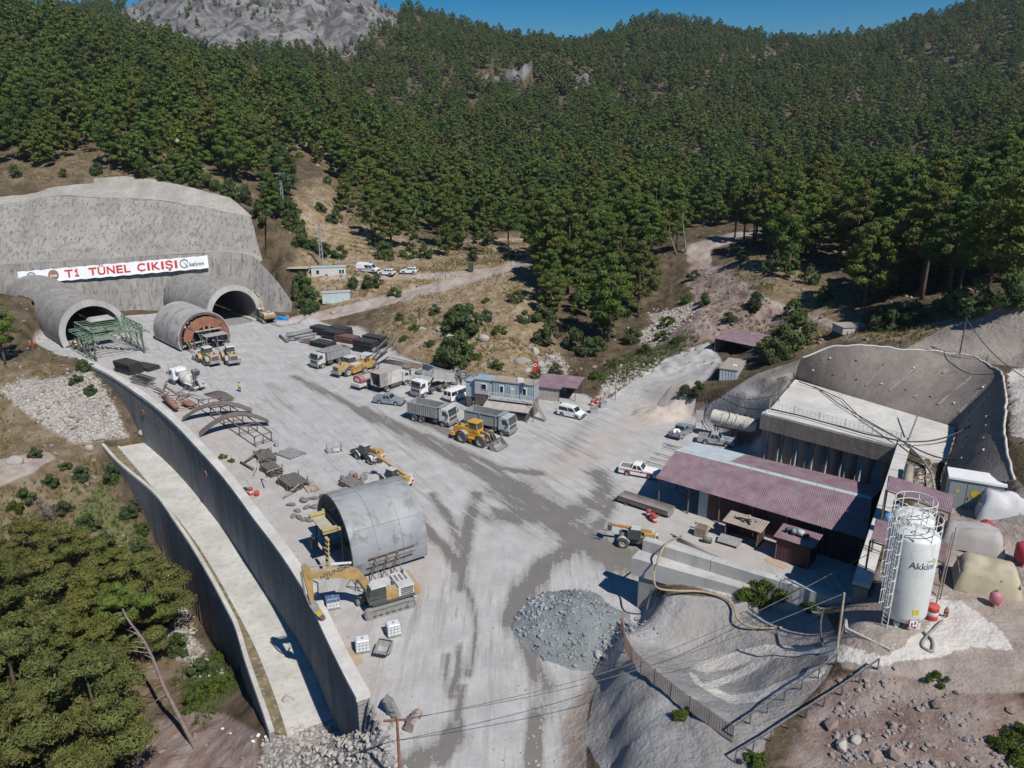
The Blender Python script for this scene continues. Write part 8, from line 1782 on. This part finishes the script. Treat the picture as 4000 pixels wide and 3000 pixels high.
def trunk_mesh(seed, H_, r, lob, nbr=8):
    rnd = random.Random(seed); m = MB(); k1, k2 = rnd.uniform(-.5, .5), rnd.uniform(-.4, .4); pts = [(k1*math.sin(3*f)*f, k2*math.sin(2.4*f)*f, H_*.96*f-.4*(1-f)) for f in np.linspace(0, 1, 7)]; m.tube(pts, [r*(1.15-f) for f in np.linspace(0, 1, 7)], 7)
    for x, y, z, _ in lob[:nbr]: m.tube([(pts[3][0]*.8, pts[3][1]*.8, max(z*.82, H_*.25)), (x*.55, y*.55, z*.93), (x, y, z)], [r*.3, r*.2, r*.08], 4)
    me_ = m.mesh('trunk'); me_.materials.append(M_BARK); return me_
PINES = []
for i in range(8):
    H_, R_ = (12, 13.5, 10.5, 14, 11.5, 13, 8.5, 12.5)[i], (3.3, 3.4, 3.4, 3.0, 3.7, 2.9, 2.9, 3.6)[i]
    cm, lob = crown(100+i, H_, R_, 40, 7000, .21, M_PINE if i % 3 else M_PINE2, (.28, .36, .2, .42, .3, .34, .12, .25)[i]); PINES.append((cm, trunk_mesh(i, H_, .24, lob), H_))
BL = [(-900,690),(0,665),(300,660),(480,685),(700,712),(900,755),(1020,795),(1080,900),(1300,905),(1330,920),(1450,975),(1650,1010),(1780,1020),(1900,985),(2050,975),(2085,1010),(2110,1100),(2150,1250),(2230,1420),(2330,1400),(2430,1310),(2520,1220),(2600,1090),(2630,1000),(2660,925),(2900,920),(2960,960),(3050,1080),(3200,1190),(3400,1245),(3600,1215),(3800,1170),(4000,1130),(4900,1060)]
CLEAR = [[(1010,560),(1100,555),(1200,620),(1320,720),(1330,860),(1260,920),(1100,920),(1030,800),(1080,700)],[(640,225),(760,235),(1000,320),(1170,420),(1260,500),(1200,490),(1020,400),(800,300)],[(2640,900),(2900,880),(3160,850),(3160,905),(2940,945),(2790,990),(2800,1040),(2960,1120),(3100,1180),(3350,1270),(3200,1290),(2850,1130),(2700,1040),(2630,980)],[(1690,930),(2000,915),(2090,925),(2090,960),(1700,965)],[(2900,1000),(3050,990),(3250,1060),(3300,1160),(3100,1130)]]
def scatter(y0, y1, sp, seed):
    rng = np.random.default_rng(seed); xm = y1*.86+40; n0 = int(2*xm*(y1-y0)/sp**2*1.12); X = rng.uniform(-xm, xm, n0); Y = rng.uniform(y0, y1, n0)
    Z = vhq(X, Y); px, py, dp = pixn(X, Y, Z); ok = (px > -520) & (px < 4520) & (py < np.interp(px, [b[0] for b in BL], [b[1] for b in BL])) & (py > -500)
    for c in CLEAR: ok &= ~(inpoly(px, py, c) & (rng.uniform(size=X.size) > (.35 if c is CLEAR[-1] else .06)))
    rk = rock_mask(X, Y); ok &= (rk < .35) | (rng.uniform(size=X.size) < .16+.5*(fbm(X, Y, 50, 3, 78) > .12))
    n = fbm(X, Y, 38, 3, 77); ok &= rng.uniform(size=X.size) < np.clip(.86+n*.75, .25, 1)
    return X[ok], Y[ok], Z[ok], px[ok], py[ok], dp[ok], rk[ok], rng
T = [scatter(130, 215, 6.3, 1), scatter(215, 330, 6.3, 2), scatter(330, 560, 7.4, 3), scatter(560, 1180, 9.2, 4)]
X, Y, Z, PX, PY, DP, RK = [np.concatenate([t[i] for t in T]) for i in range(7)]; rng = np.random.default_rng(5)
SCL = (.5+1.15*rng.beta(1.5, 1.5, len(X)))*np.where(RK > .3, .5, 1)*np.where(Y > 560, .95, 1); KIND = rng.integers(0, len(PINES), len(X)); ROT = rng.uniform(0, 6.28, len(X))
vis = (PX > -60) & (PX < 4060) & (PY-11*FPX/DP < 3000) & (PY > 0); order = np.argsort(np.where(vis, DP/SCL, 1e9))
near_i = order[:295]; far_i = np.setdiff1d(np.arange(len(X)), near_i)
REG = ((lambda x, y: x < 1080, 'green pine in the wood on the slope above the tunnel portals', 'pines above the tunnels'), (lambda x, y: x < 2090, 'green pine in the wood behind the upper track with the ambulance', 'pines behind the upper track'), (lambda x, y: x < 2660, 'green pine in the dense wood between the dirt road and the rocky gully', 'pines beside the gully'), (lambda x, y: True, 'green pine in the wood above the shotcrete slopes and forest road', 'pines on the right hillside'))
NEARP = []
def tree(x, y, z, k, s, rz, label, group, name='pine_tree', tilt=(0, 0)):
    cm, tm, H_ = PINES[k]; t = thing(name, label, 'tree', (x, y, z-.15), rz, group); t.scale = (s, s, s*random.uniform(.92, 1.12)); t.rotation_euler = (tilt[0], tilt[1], rz); new_obj('trunk', tm, t); new_obj('crown', cm, t); return t
for i in near_i:
    lab, grp = next((l, g) for f, l, g in REG if f(PX[i], PY[i])); NEARP.append(tree(X[i], Y[i], Z[i], int(KIND[i]), SCL[i], ROT[i], lab, grp))
# the rest of the wood: one object, crowns instanced on points
FARC = [crown(300+i, 11+i, 3.3+.15*i, 22, 1700, .42, M_PINE if i % 2 else M_PINE2, .16+.05*i)[0] for i in range(4)]
def far_forest():
    V = np.stack([X[far_i], Y[far_i], Z[far_i]-.2], 1); me_ = bpy.data.meshes.new('pine_forest'); me_.vertices.add(len(V)); me_.vertices.foreach_set('co', V.astype(np.float32).ravel())
    for nm, ty, ar in (('k', 'INT', (KIND[far_i] % 4).astype(np.int32)), ('s', 'FLOAT', SCL[far_i].astype(np.float32)), ('r', 'FLOAT', ROT[far_i].astype(np.float32))): me_.attributes.new(nm, ty, 'POINT').data.foreach_set('value', ar)
    o = new_obj('pine_forest', me_); tag(o, 'dense dark green pine forest covering the far hillsides and ridges', 'forest', None, 'stuff')
    # four trees of the wood itself carry the crowns that are repeated
    ng = bpy.data.node_groups.new('forest', 'GeometryNodeTree'); ng.interface.new_socket('Geometry', in_out='INPUT', socket_type='NodeSocketGeometry'); ng.interface.new_socket('Geometry', in_out='OUTPUT', socket_type='NodeSocketGeometry')
    N = ng.nodes; L = ng.links; gi = N.new('NodeGroupInput'); go = N.new('NodeGroupOutput'); jn = N.new('GeometryNodeGeometryToInstance'); ip = N.new('GeometryNodeInstanceOnPoints'); ip.inputs['Pick Instance'].default_value = True
    far_vis = far_i[np.argsort(DP[far_i])][-400:]
    for k in range(4):
        src = thing('pine_tree', 'small pine at the far edge of the wood on the high ridge', 'tree', (-1000+30*k, 1150, float(vhq(np.array([-1000.+30*k]), np.array([1150.]))[0])), 0, 'pines on the high ridge'); so = new_obj('crown', FARC[k], src)
        oi = N.new('GeometryNodeObjectInfo'); oi.inputs['Object'].default_value = so; oi.transform_space = 'ORIGINAL'; SRC_LINKS.append((oi, k)); oi.inputs['As Instance'].default_value = True
    js = N.new('GeometryNodeJoinGeometry')
    for oi, k in reversed(SRC_LINKS): L.new(oi.outputs['Geometry'], js.inputs[0])
    def na(nm, ty): a = N.new('GeometryNodeInputNamedAttribute'); a.data_type = ty; a.inputs['Name'].default_value = nm; return a.outputs['Attribute']
    L.new(gi.outputs[0], ip.inputs['Points']); L.new(js.outputs[0], ip.inputs['Instance']); L.new(na('k', 'INT'), ip.inputs['Instance Index']); L.new(na('s', 'FLOAT'), ip.inputs['Scale'])
    cb = N.new('ShaderNodeCombineXYZ'); L.new(na('r', 'FLOAT'), cb.inputs[2]); er = N.new('FunctionNodeEulerToRotation'); L.new(cb.outputs[0], er.inputs[0]); L.new(er.outputs[0], ip.inputs['Rotation']); L.new(ip.outputs[0], go.inputs[0])
    o.modifiers.new('trees', 'NODES').node_group = ng
SRC_LINKS = []; far_forest()
print('TREES', len(X), 'near', len(near_i))
# pines by the channel, close to the camera
BIG = []
for i in range(3):
    cm, lob = crown(500+i, 10+i, 4.0+.3*i, 34, 24000, .135, M_PINE3 if i else M_PINE2, .34, .42); BIG.append((cm, trunk_mesh(50+i, 9.5+i, .3, lob, 14), 10))
NP = len(PINES); PINES += BIG
for k, (px, py, s, v) in enumerate(((420,2420,.85,0),(230,2480,.95,1),(60,2560,1.0,2),(330,2700,1.0,0),(120,2830,1.05,1),(420,2960,.95,2),(-60,3050,1.1,0),(230,3060,1.0,1),(560,2480,.7,1),(40,2330,.8,0),(-120,2760,1.0,2),(600,2400,.8,2),(480,2250,.7,0),(300,2230,.75,1),(130,2180,.7,2))):
    p = gat(px, py+110, -20); tree(p.x, p.y, p.z, NP+v, s*1.35, k*1.3, 'broad olive green pine growing below the outer channel wall', 'pines below the channel')
p = gat(22, 1425, 0); tree(p.x, p.y, p.z, 1, .95, .5, 'tall dark pine at the foot of the portal wall beside the orange vested workers', None)
for px, py, k, s in ((165,612,0,.95),(720/1.0,712,4,.6),(555,700,2,.55),(2940,958,3,1.15),(2905,940,1,1.0),(2870,930,5,1.0),(3110,930,3,1.05),(3200,960,1,1.1),(3330,1080,3,1.25),(3480,1130,0,1.2),(3600,1170,3,1.3),(3700,1180,1,1.3),(3850,1170,4,1.4),(3960,1150,0,1.5),(2640,980,5,.9)):
    g = gat(px, py, 14); tree(g.x, g.y, g.z, k, s, px*.1, 'tall pine with a bare lower trunk beside the forest road' if px > 2000 else 'pine standing on the bare soil just above the sprayed crest', 'pines at the edge of the wood' if px > 2000 else 'pines above the sprayed crest')
def dead_tree(label, p, h, seed, lean=(0, 0), m=None, twigs=22, spread=.35, group=None):
    rnd = random.Random(seed); t = thing('dead_tree', label, 'tree', p, 0, group); pts = [Vector((lean[0]*f+.25*math.sin(f*5+seed), lean[1]*f+.2*math.sin(f*4), h*f-.2*(f == 0))) for f in np.linspace(0, 1, 7)]; tm = MB(); tm.tube(pts, [.2*(1.1-f)*h/8+.02 for f in np.linspace(0, 1, 7)], 6); tm.build('trunk', m or M_DEADW, t)
    for k in range(twigs):
        f = rnd.uniform(.35, .98); i = int(f*6); q = pts[i].lerp(pts[min(i+1, 6)], f*6-i); a = rnd.uniform(0, 6.28); l_ = h*spread*(1.15-f)*rnd.uniform(.6, 1.2); e = q+Vector((math.cos(a)*l_, math.sin(a)*l_, l_*rnd.uniform(.1, .7))); MB().tube([q, q.lerp(e, .5)+Vector((0, 0, -.08*l_)), e, e+Vector((.2*l_*math.sin(a), .2*l_, .25*l_))], [.05, .035, .02, .008], 4).build('branch', m or M_DEADW, t)
dead_tree('bare dead tree with a forked grey trunk at the bend of the forest road', gat(2675,985,15), 10, 1, (-1, 0), twigs=10, group=None); dead_tree('leaning bare dead tree beside the forked one at the forest road', gat(2640,995,15), 8.5, 2, (-2.5, 0), twigs=12); dead_tree('grey dead pine standing among green pines above the forest road', gat(3205,945,14), 11, 3, (0, 0), twigs=26, spread=.3)
dead_tree('bushy leafless purple grey tree on the slope left of the channel', gat(200,2090,-12.5), 5.5, 5, (-1.2, .4), mat('purple grey twigs', (.17, .125, .12), .9, .2, 2, dust=0), 90, .55); dead_tree('thin dead trunk leaning over the rocky gully', gat(2400,1300,2), 9, 6, (-5, 1), twigs=8); dead_tree('small charred stump tree on the slope below the channel', gat(60,2160,-13), 1.6, 7, (.3, 0), M_BARK, 5)
# leaning pine trunk beside the channel
lp_ = [gat(765,2925,-12.5)]+[at(x, y, z) for x, y, z in ((700,2800,-13.4),(640,2680,-12.0),(600,2580,-11),(560,2500,-10.2),(500,2420,-9.4),(470,2360,-8.6))]; lt_ = thing('leaning_pine', 'long leaning pine trunk with bare broken branches beside the channel wall', 'tree', lp_[0]); b0_ = lp_[0]
MB().tube([p-b0_ for p in smooth_path(lp_, 4)], [.25-.15*i/24 for i in range(25)], 8).build('trunk', mat('pale pine bark', (.20, .155, .135), .9, .25, 2, dust=0), lt_); rnd = random.Random(8)
for k in range(16):
    f = .25+.7*k/16; i = int(f*6); q = lp_[i].lerp(lp_[min(i+1, 6)], f*6-i)-b0_; e = q+Vector((rnd.uniform(-3.0, -.6), rnd.uniform(-1.5, 1.5), rnd.uniform(-1.0, .9))); MB().tube([q, q.lerp(e, .5)+Vector((0, 0, .15)), e], [.07, .045, .015], 5).build('branch', M_DEADW, lt_)
cm, lob = crown(555, 4.2, 2.6, 10, 5000, .2, M_PINE, .1, .5); o = new_obj('crown', cm, lt_); o.location = lp_[-1]-b0_+Vector((-.4, .6, -2.2))
# shrubs
SHR = [[crown(700+i, 2.2, 1.5, 10, 1500, .17, M_BUSH, .0, .8, 'shrub')[0] for i in range(3)], [crown(720+i, 1.5, 1.5, 9, 1600, .15, M_BUSHG, .0, .8, 'shrub')[0] for i in range(2)]]
SH = [(1015,870,2.2,0),(1130,850,2.6,0),(1150,900,2.3,0),(1180,960,2.2,0),(1230,985,2,0),(1270,1000,1.8,0),(1330,1010,1.6,0),(1090,800,2.4,0),(1060,780,2,0),(1195,1160,2.6,0),(1210,1205,2.2,0),(1180,1120,2.0,0),(1440,1125,1.6,0),(1470,1120,1.4,0),(1380,1120,1.3,0),(1540,1160,1.2,0),(1790,1265,2.0,0),(1830,1280,2.4,0),(1815,1310,2.6,0),(1770,1300,1.8,0),(1760,1400,2.2,0),(1790,1430,2.6,0),(1740,1430,1.8,0),(1700,1230,1,0),(2020,1180,1.5,0),(1900,1250,1,0),(1940,1440,1,0),(3060,1370,2.2,0),(3110,1350,2.4,0),(2990,1410,1.9,0),(3030,1420,1.8,0),(3480,1290,2,0),(3560,1280,1.8,0),(3700,1245,1.8,0),(3430,1270,1.8,0),(3810,1225,2,0),(3940,1190,2.2,0),(2680,1560,1.2,0),(2725,1545,1.0,0),(1600,1010,1.8,0),(1500,1010,2,0),(1660,1010,1.8,0),(1850,1020,1.6,0),(1990,1010,1.3,0),(2170,1470,1.2,0),(2120,1260,2,0),(2140,1340,2,0),(2470,1340,1.8,0),(2250,1380,2.2,0),(2330,1380,1.8,0),(900,770,2.2,0),(960,790,2.0,0),(820,740,2.0,0),(640,705,1.8,0),(700,715,2.0,0),(760,725,1.6,0),(580,690,1.5,0),(250,690,1.2,0),(380,680,1.4,0),(60,690,1.5,0),(1250,830,1.5,0),(1310,870,1.8,0),(1280,720,1.5,0),
 (2920,2345,.9,1),(2985,2340,1.1,1),(2950,2330,.9,1),(3165,2385,.5,1),(3915,2925,.6,1),(3970,2970,.7,1),(3985,2890,.7,1),(3660,2660,.5,1),(2665,2810,.5,1),(2950,2990,.5,1),(640,2350,1.2,1),(560,2180,1.4,0),(610,2270,1.3,0),(520,2010,1.3,0),(440,1880,1.2,0),(790,2640,1.2,0),(850,2600,1.1,1),(820,2700,1.2,1),(760,2760,1.1,1),(880,2680,.9,1),(700,2560,1.4,0),(640,2430,1.6,0),(330,1450,1.2,0),(300,1500,1.0,0),(360,1540,.9,0),(320,1870,1.0,0),(200,1900,1.0,0),(870,1790,.45,1),(905,1805,.4,1),(955,1920,.35,1),(2330,1480,1.0,1),(2400,1430,1.1,1),(2520,1380,1.1,1),(2590,1320,1.2,1),(2650,1340,1.0,1),(2100,1480,1.0,0),(2750,1190,1.3,0),(2850,1260,1.2,0),(2950,1210,1.5,0),(2710,1090,1.2,0),(3100,1240,1.6,0),(3000,1060,1.4,0),(3060,1010,1.5,0),(2900,1020,1.3,0),(3160,1110,1.6,0),(3220,1180,1.5,0),(2680,1180,1.1,1),(2610,1270,1.2,1),(100,1960,1.1,0),(250,2010,1.2,0),(350,2070,1.3,0),(150,2100,1.2,1),(60,2000,1,1),(420,2160,1.4,0),(40,2240,1.3,1),(260,1830,.8,1),(140,1790,.8,0),(560,2080,1.0,1),(1560,1250,.8,0),(1620,1290,.9,1),(1580,1330,.8,1),(1680,1350,.9,1),(1860,1400,.9,1),(1950,1300,1.2,1),(1900,1180,.9,1),(2050,1260,1.3,0)]
ZG = lambda px, py: -12 if px < 1000 and py > 1780 and px < 850 else (9 if px > 3100 and py > 2500 else (14 if px > 2950 and py < 1300 else (30 if py < 800 else (8 if py < 1100 else (4.5 if py > 2200 and px > 2500 else 1)))))
def shrub_label(px, py):
    if px < 1000 and py > 1400: return 'green shrub on the stony slope left of the curved retaining wall'
    if px < 1360: return 'dark green shrub on the dry slope beside the portal wall end'
    if px < 2200: return 'dark green shrub on the brown slope behind the parked machines'
    if px < 2760 and py < 1600: return 'green shrub on the grassy bank between gully and ramp'
    if py < 1500: return 'dark green shrub in the dry grass above the shotcrete slopes'
    return 'fresh green weed bush growing on the sprayed concrete and rubble'
for k, (px, py, s, v) in enumerate(SH):
    p = gat(px, py, ZG(px, py)); me_ = SHR[v][k % len(SHR[v])]; o = new_obj('shrub', me_); o.location = (p.x, p.y, p.z-.1); o.scale = (s*.85, s*.85, s*random.uniform(.75, 1.05)); o.rotation_euler = (0, 0, k*1.7); l_ = shrub_label(px, py); tag(o, l_, 'shrub', 'shrubs: '+l_)
# grass tufts and loose stones (uncountable)
def pick(mask, n, seed, ymax=320, jit=.5):
    rng = np.random.default_rng(seed); area = np.outer(np.gradient(gy), np.gradient(gx)).ravel(); w = np.clip(mask, 0, 1)*area*(gyf < ymax)*near; i = rng.choice(len(gxf), n, p=w/w.sum()); x = gxf[i]+rng.uniform(-jit, jit, n); y = gyf[i]+rng.uniform(-jit, jit, n); return x, y, vhq(x, y), rng
bare = (1-A_yard)*(1-np.clip(A_conc, 0, 1))*(1-A_road)*(ysd > .5); inch = inpoly(gxf, gyf, CHAN)
def grass(name, label, mask, n, seed, m, h0, h1):
    x, y, z, rng = pick(mask*(~inch), n, seed); nb = 6; X_ = np.repeat(x, nb)+rng.normal(size=n*nb)*.12; Y_ = np.repeat(y, nb)+rng.normal(size=n*nb)*.12; Z_ = np.repeat(z, nb); h = np.repeat(rng.uniform(h0, h1, n), nb)*rng.uniform(.6, 1.2, n*nb); a = rng.uniform(0, 6.28, n*nb); w = .035+h*.05
    V = np.stack([np.stack([X_-np.cos(a)*w, Y_-np.sin(a)*w, Z_-.05], 1), np.stack([X_+np.cos(a)*w, Y_+np.sin(a)*w, Z_-.05], 1), np.stack([X_+rng.normal(size=n*nb)*h*.35, Y_+rng.normal(size=n*nb)*h*.35, Z_+h], 1)], 1).reshape(-1, 3); me_ = mesh_np(name, V, np.arange(len(V)).reshape(-1, 3), m); tag(new_obj(name, me_), label, 'grass', None, 'stuff')
patch = sstep(-.1, .5, fbm(gxf, gyf, 7, 3, 91))
grass('dry_grass', 'straw coloured dry grass on the brown slopes', (A_dry+.12*(gyf > 100))*bare*(.25+patch), 16000, 31, foliage('straw grass', (.20, .155, .07), (.30, .235, .115), (.16, .14, .06), .2), .25, .75)
grass('green_grass', 'green grass and weeds on the banks and stony slopes', (A_green+.22*A_dry*patch)*bare, 7000, 32, foliage('green grass', (.07, .10, .03), (.12, .14, .045), (.13, .13, .05), .2), .25, .8)
ico = bmesh.new(); bmesh.ops.create_icosphere(ico, subdivisions=1, radius=1.0); IV = np.array([v.co[:] for v in ico.verts]); IF = np.array([[v.index for v in f.verts] for f in ico.faces]); ico.free()
def stones(name, label, mask, n, seed, m, s0, s1, pw=2.2, lift=.25):
    x, y, z, rng = pick(mask*(~inch | (gyf < 58)), n, seed); s = s0+(s1-s0)*rng.uniform(size=n)**pw; base = IV[None]*(1+rng.uniform(-.42, .3, (n, len(IV), 1))); q = rng.normal(size=(n, 3, 3)); Q = np.linalg.qr(q)[0]; base = np.einsum('nij,nkj->nki', Q, base)*s[:, None, None]*np.array([1, 1, .7]); V = (base+np.stack([x, y, z+s*lift], 1)[:, None]).reshape(-1, 3); Fq = (IF[None]+(np.arange(n)*len(IV))[:, None, None]).reshape(-1, 3)
    tag(new_obj(name, mesh_np(name, V, Fq, m)), label, 'stones', None, 'stuff')
M_ST = concrete('pale loose stone', (.40, .37, .34), .1, .3); M_STR = concrete('reddish loose stone', (.27, .205, .18), .1, .3); M_STB = concrete('blue grey loose stone', (.26, .285, .29), .1, .3)
stones('riprap_stones', 'pale broken stones on the banks, gully and wall foot', A_stone, 5600, 41, M_ST, .04, .34, 2.4); stones('slope_stones', 'brownish loose stones scattered over the slopes', bare*(A_dry+.8*A_red+.2*(gyf > 90)*(gyf < 240)), 4200, 42, M_STR, .07, .55, 3.0)
hx, hy = at(2215, 2455, 0)[:2]; hm_ = np.exp(-(((gxf-hx)/4.2)**2+((gyf-hy)/4.6)**2)); stones('yard_pebbles', 'small pale pebbles strewn along the yard edges', A_yard*np.exp(-np.abs(ysd+1.2)/1.6)*(gyf < 150)+.012*A_yard*(gyf < 130), 2200, 43, M_ST, .04, .16, 2.5)
rub_ = 1-sstep(-40, 60, sdist(vpx, vpy, [(3300,2680),(3500,2640),(3800,2780),(3950,2950),(3850,3060),(3300,3060),(3240,2850)])); stones('rubble_stones', 'dark grey rubble on the slope below the silo terrace', rub_*near*(.2+patch), 800, 44, concrete('dark rubble', (.27, .245, .235), .1, .3), .02, .24, 3.0)
ho = bpy.data.objects['rock_heap']; hv = np.array([v.co[:] for v in ho.data.vertices]); hv = hv[hv[:, 2] > .12]; rng = np.random.default_rng(46); i_ = rng.integers(0, len(hv), 1100); s = .04+.2*rng.uniform(size=1100)**3; bs = IV[None]*(1+rng.uniform(-.28, .28, (1100, len(IV), 1))); V = (bs*s[:, None, None]+(hv[i_]+rng.normal(size=(1100, 3))*np.array([.2, .2, .0]))[:, None]).reshape(-1, 3); so = new_obj('heap_stones', mesh_np('heap_stones', V, (IF[None]+(np.arange(1100)*len(IV))[:, None, None]).reshape(-1, 3), M_STB), ho); tag(so, None, None, None, 'stuff')
BO = [(60,1810,1.3,-7),(350,1755,1.0,-8.5),(560,1700,.9,-7.5),(390,1715,1.1,-8.5),(2040,1420,1.6,1),(2110,1430,1.1,0),(2130,1480,.9,-.5),(2060,1455,.8,0),(1890,1330,1.2,3),(1760,1330,1.4,3),(1720,1290,1.0,3),(1650,1290,.8,3),(2150,1400,.9,0),(2090,1380,1.2,2),(2560,1290,.8,3),(700,560,2.0,40),(1300,1225,.8,1),(3290,2920,.5,7),(3345,2900,.4,7),(1130,2745,.7,-9),(600,2420,.9,-14),(660,2480,.8,-14),(680,2400,.9,-14),(2250,2570,.55,0),(2340,2570,.6,.5),(2180,1540,.7,0),(560,300,1.2,60),(1240,650,1.0,25)]
for k, (px, py, s, z) in enumerate(BO):
    p = gat(px, py, z); me_ = lump_mesh(40+k % 6, 2); mm = [M_ST, M_STR, M_STB][0 if px < 1000 or k % 2 else 1]
    if not me_.materials: me_.materials.append(M_ST)
    o = new_obj('boulder', me_); o.location = (p.x, p.y, p.z+s*.2); o.scale = (s*1.1, s*.8, s*.75); o.rotation_euler = (k, 0, k*2.3); l_ = 'pale boulder on the stony bank below the curved wall' if px < 1200 and py > 1400 else ('pale boulder on the rubble slope below the silo terrace' if px > 3000 else ('weathered boulder in the brush high on the hillside' if py < 700 else 'weathered boulder on the brown slope or gully behind the yard')); tag(o, l_, 'boulder', 'boulders: '+l_[:34])
LIT = [(725,2290),(750,2330),(862,2310),(868,2322),(880,2355),(932,2447),(980,2700),(560,2130),(640,2180),(500,1990),(415,1860),(660,2250),(820,2645),(835,2655),(870,2850),(900,2870),(690,2120),(1010,2880),(1040,2890),(990,2900),(2085,2440),(1255,2750)]
for k, (px, py) in enumerate(LIT):
    p = gat(px, py); o = MB().box((0, 0, .05), (.32, .24, .05), rot=(.3*math.sin(k), .25, k)).build('litter_scrap', M_CLEANW); o.location = p+Vector((0, 0, .06)); tag(o, 'small white scrap of litter on the ground by the channel walls', 'litter', 'litter scraps')
# ---- air over the valley
z0_, z1_ = float(GH.min())-1, float(GH.max())+40
hz = MB().box((0, 970, (z0_+z1_)/2), (3040, 2100, z1_-z0_)).build('haze', bpy.data.materials.new('haze')); tag(hz, 'thin pale air over the whole valley', 'haze', None, 'stuff')
hm = hz.data.materials[0]; hm.use_nodes = True; hn = hm.node_tree; hn.nodes.clear(); ho_ = hn.nodes.new('ShaderNodeOutputMaterial'); pv = hn.nodes.new('ShaderNodeVolumePrincipled')
pv.inputs['Color'].default_value = (0.72, 0.82, 0.95, 1); pv.inputs['Density'].default_value = 0.00009; pv.inputs['Anisotropy'].default_value = 0.2; hn.links.new(pv.outputs[0], ho_.inputs['Volume'])
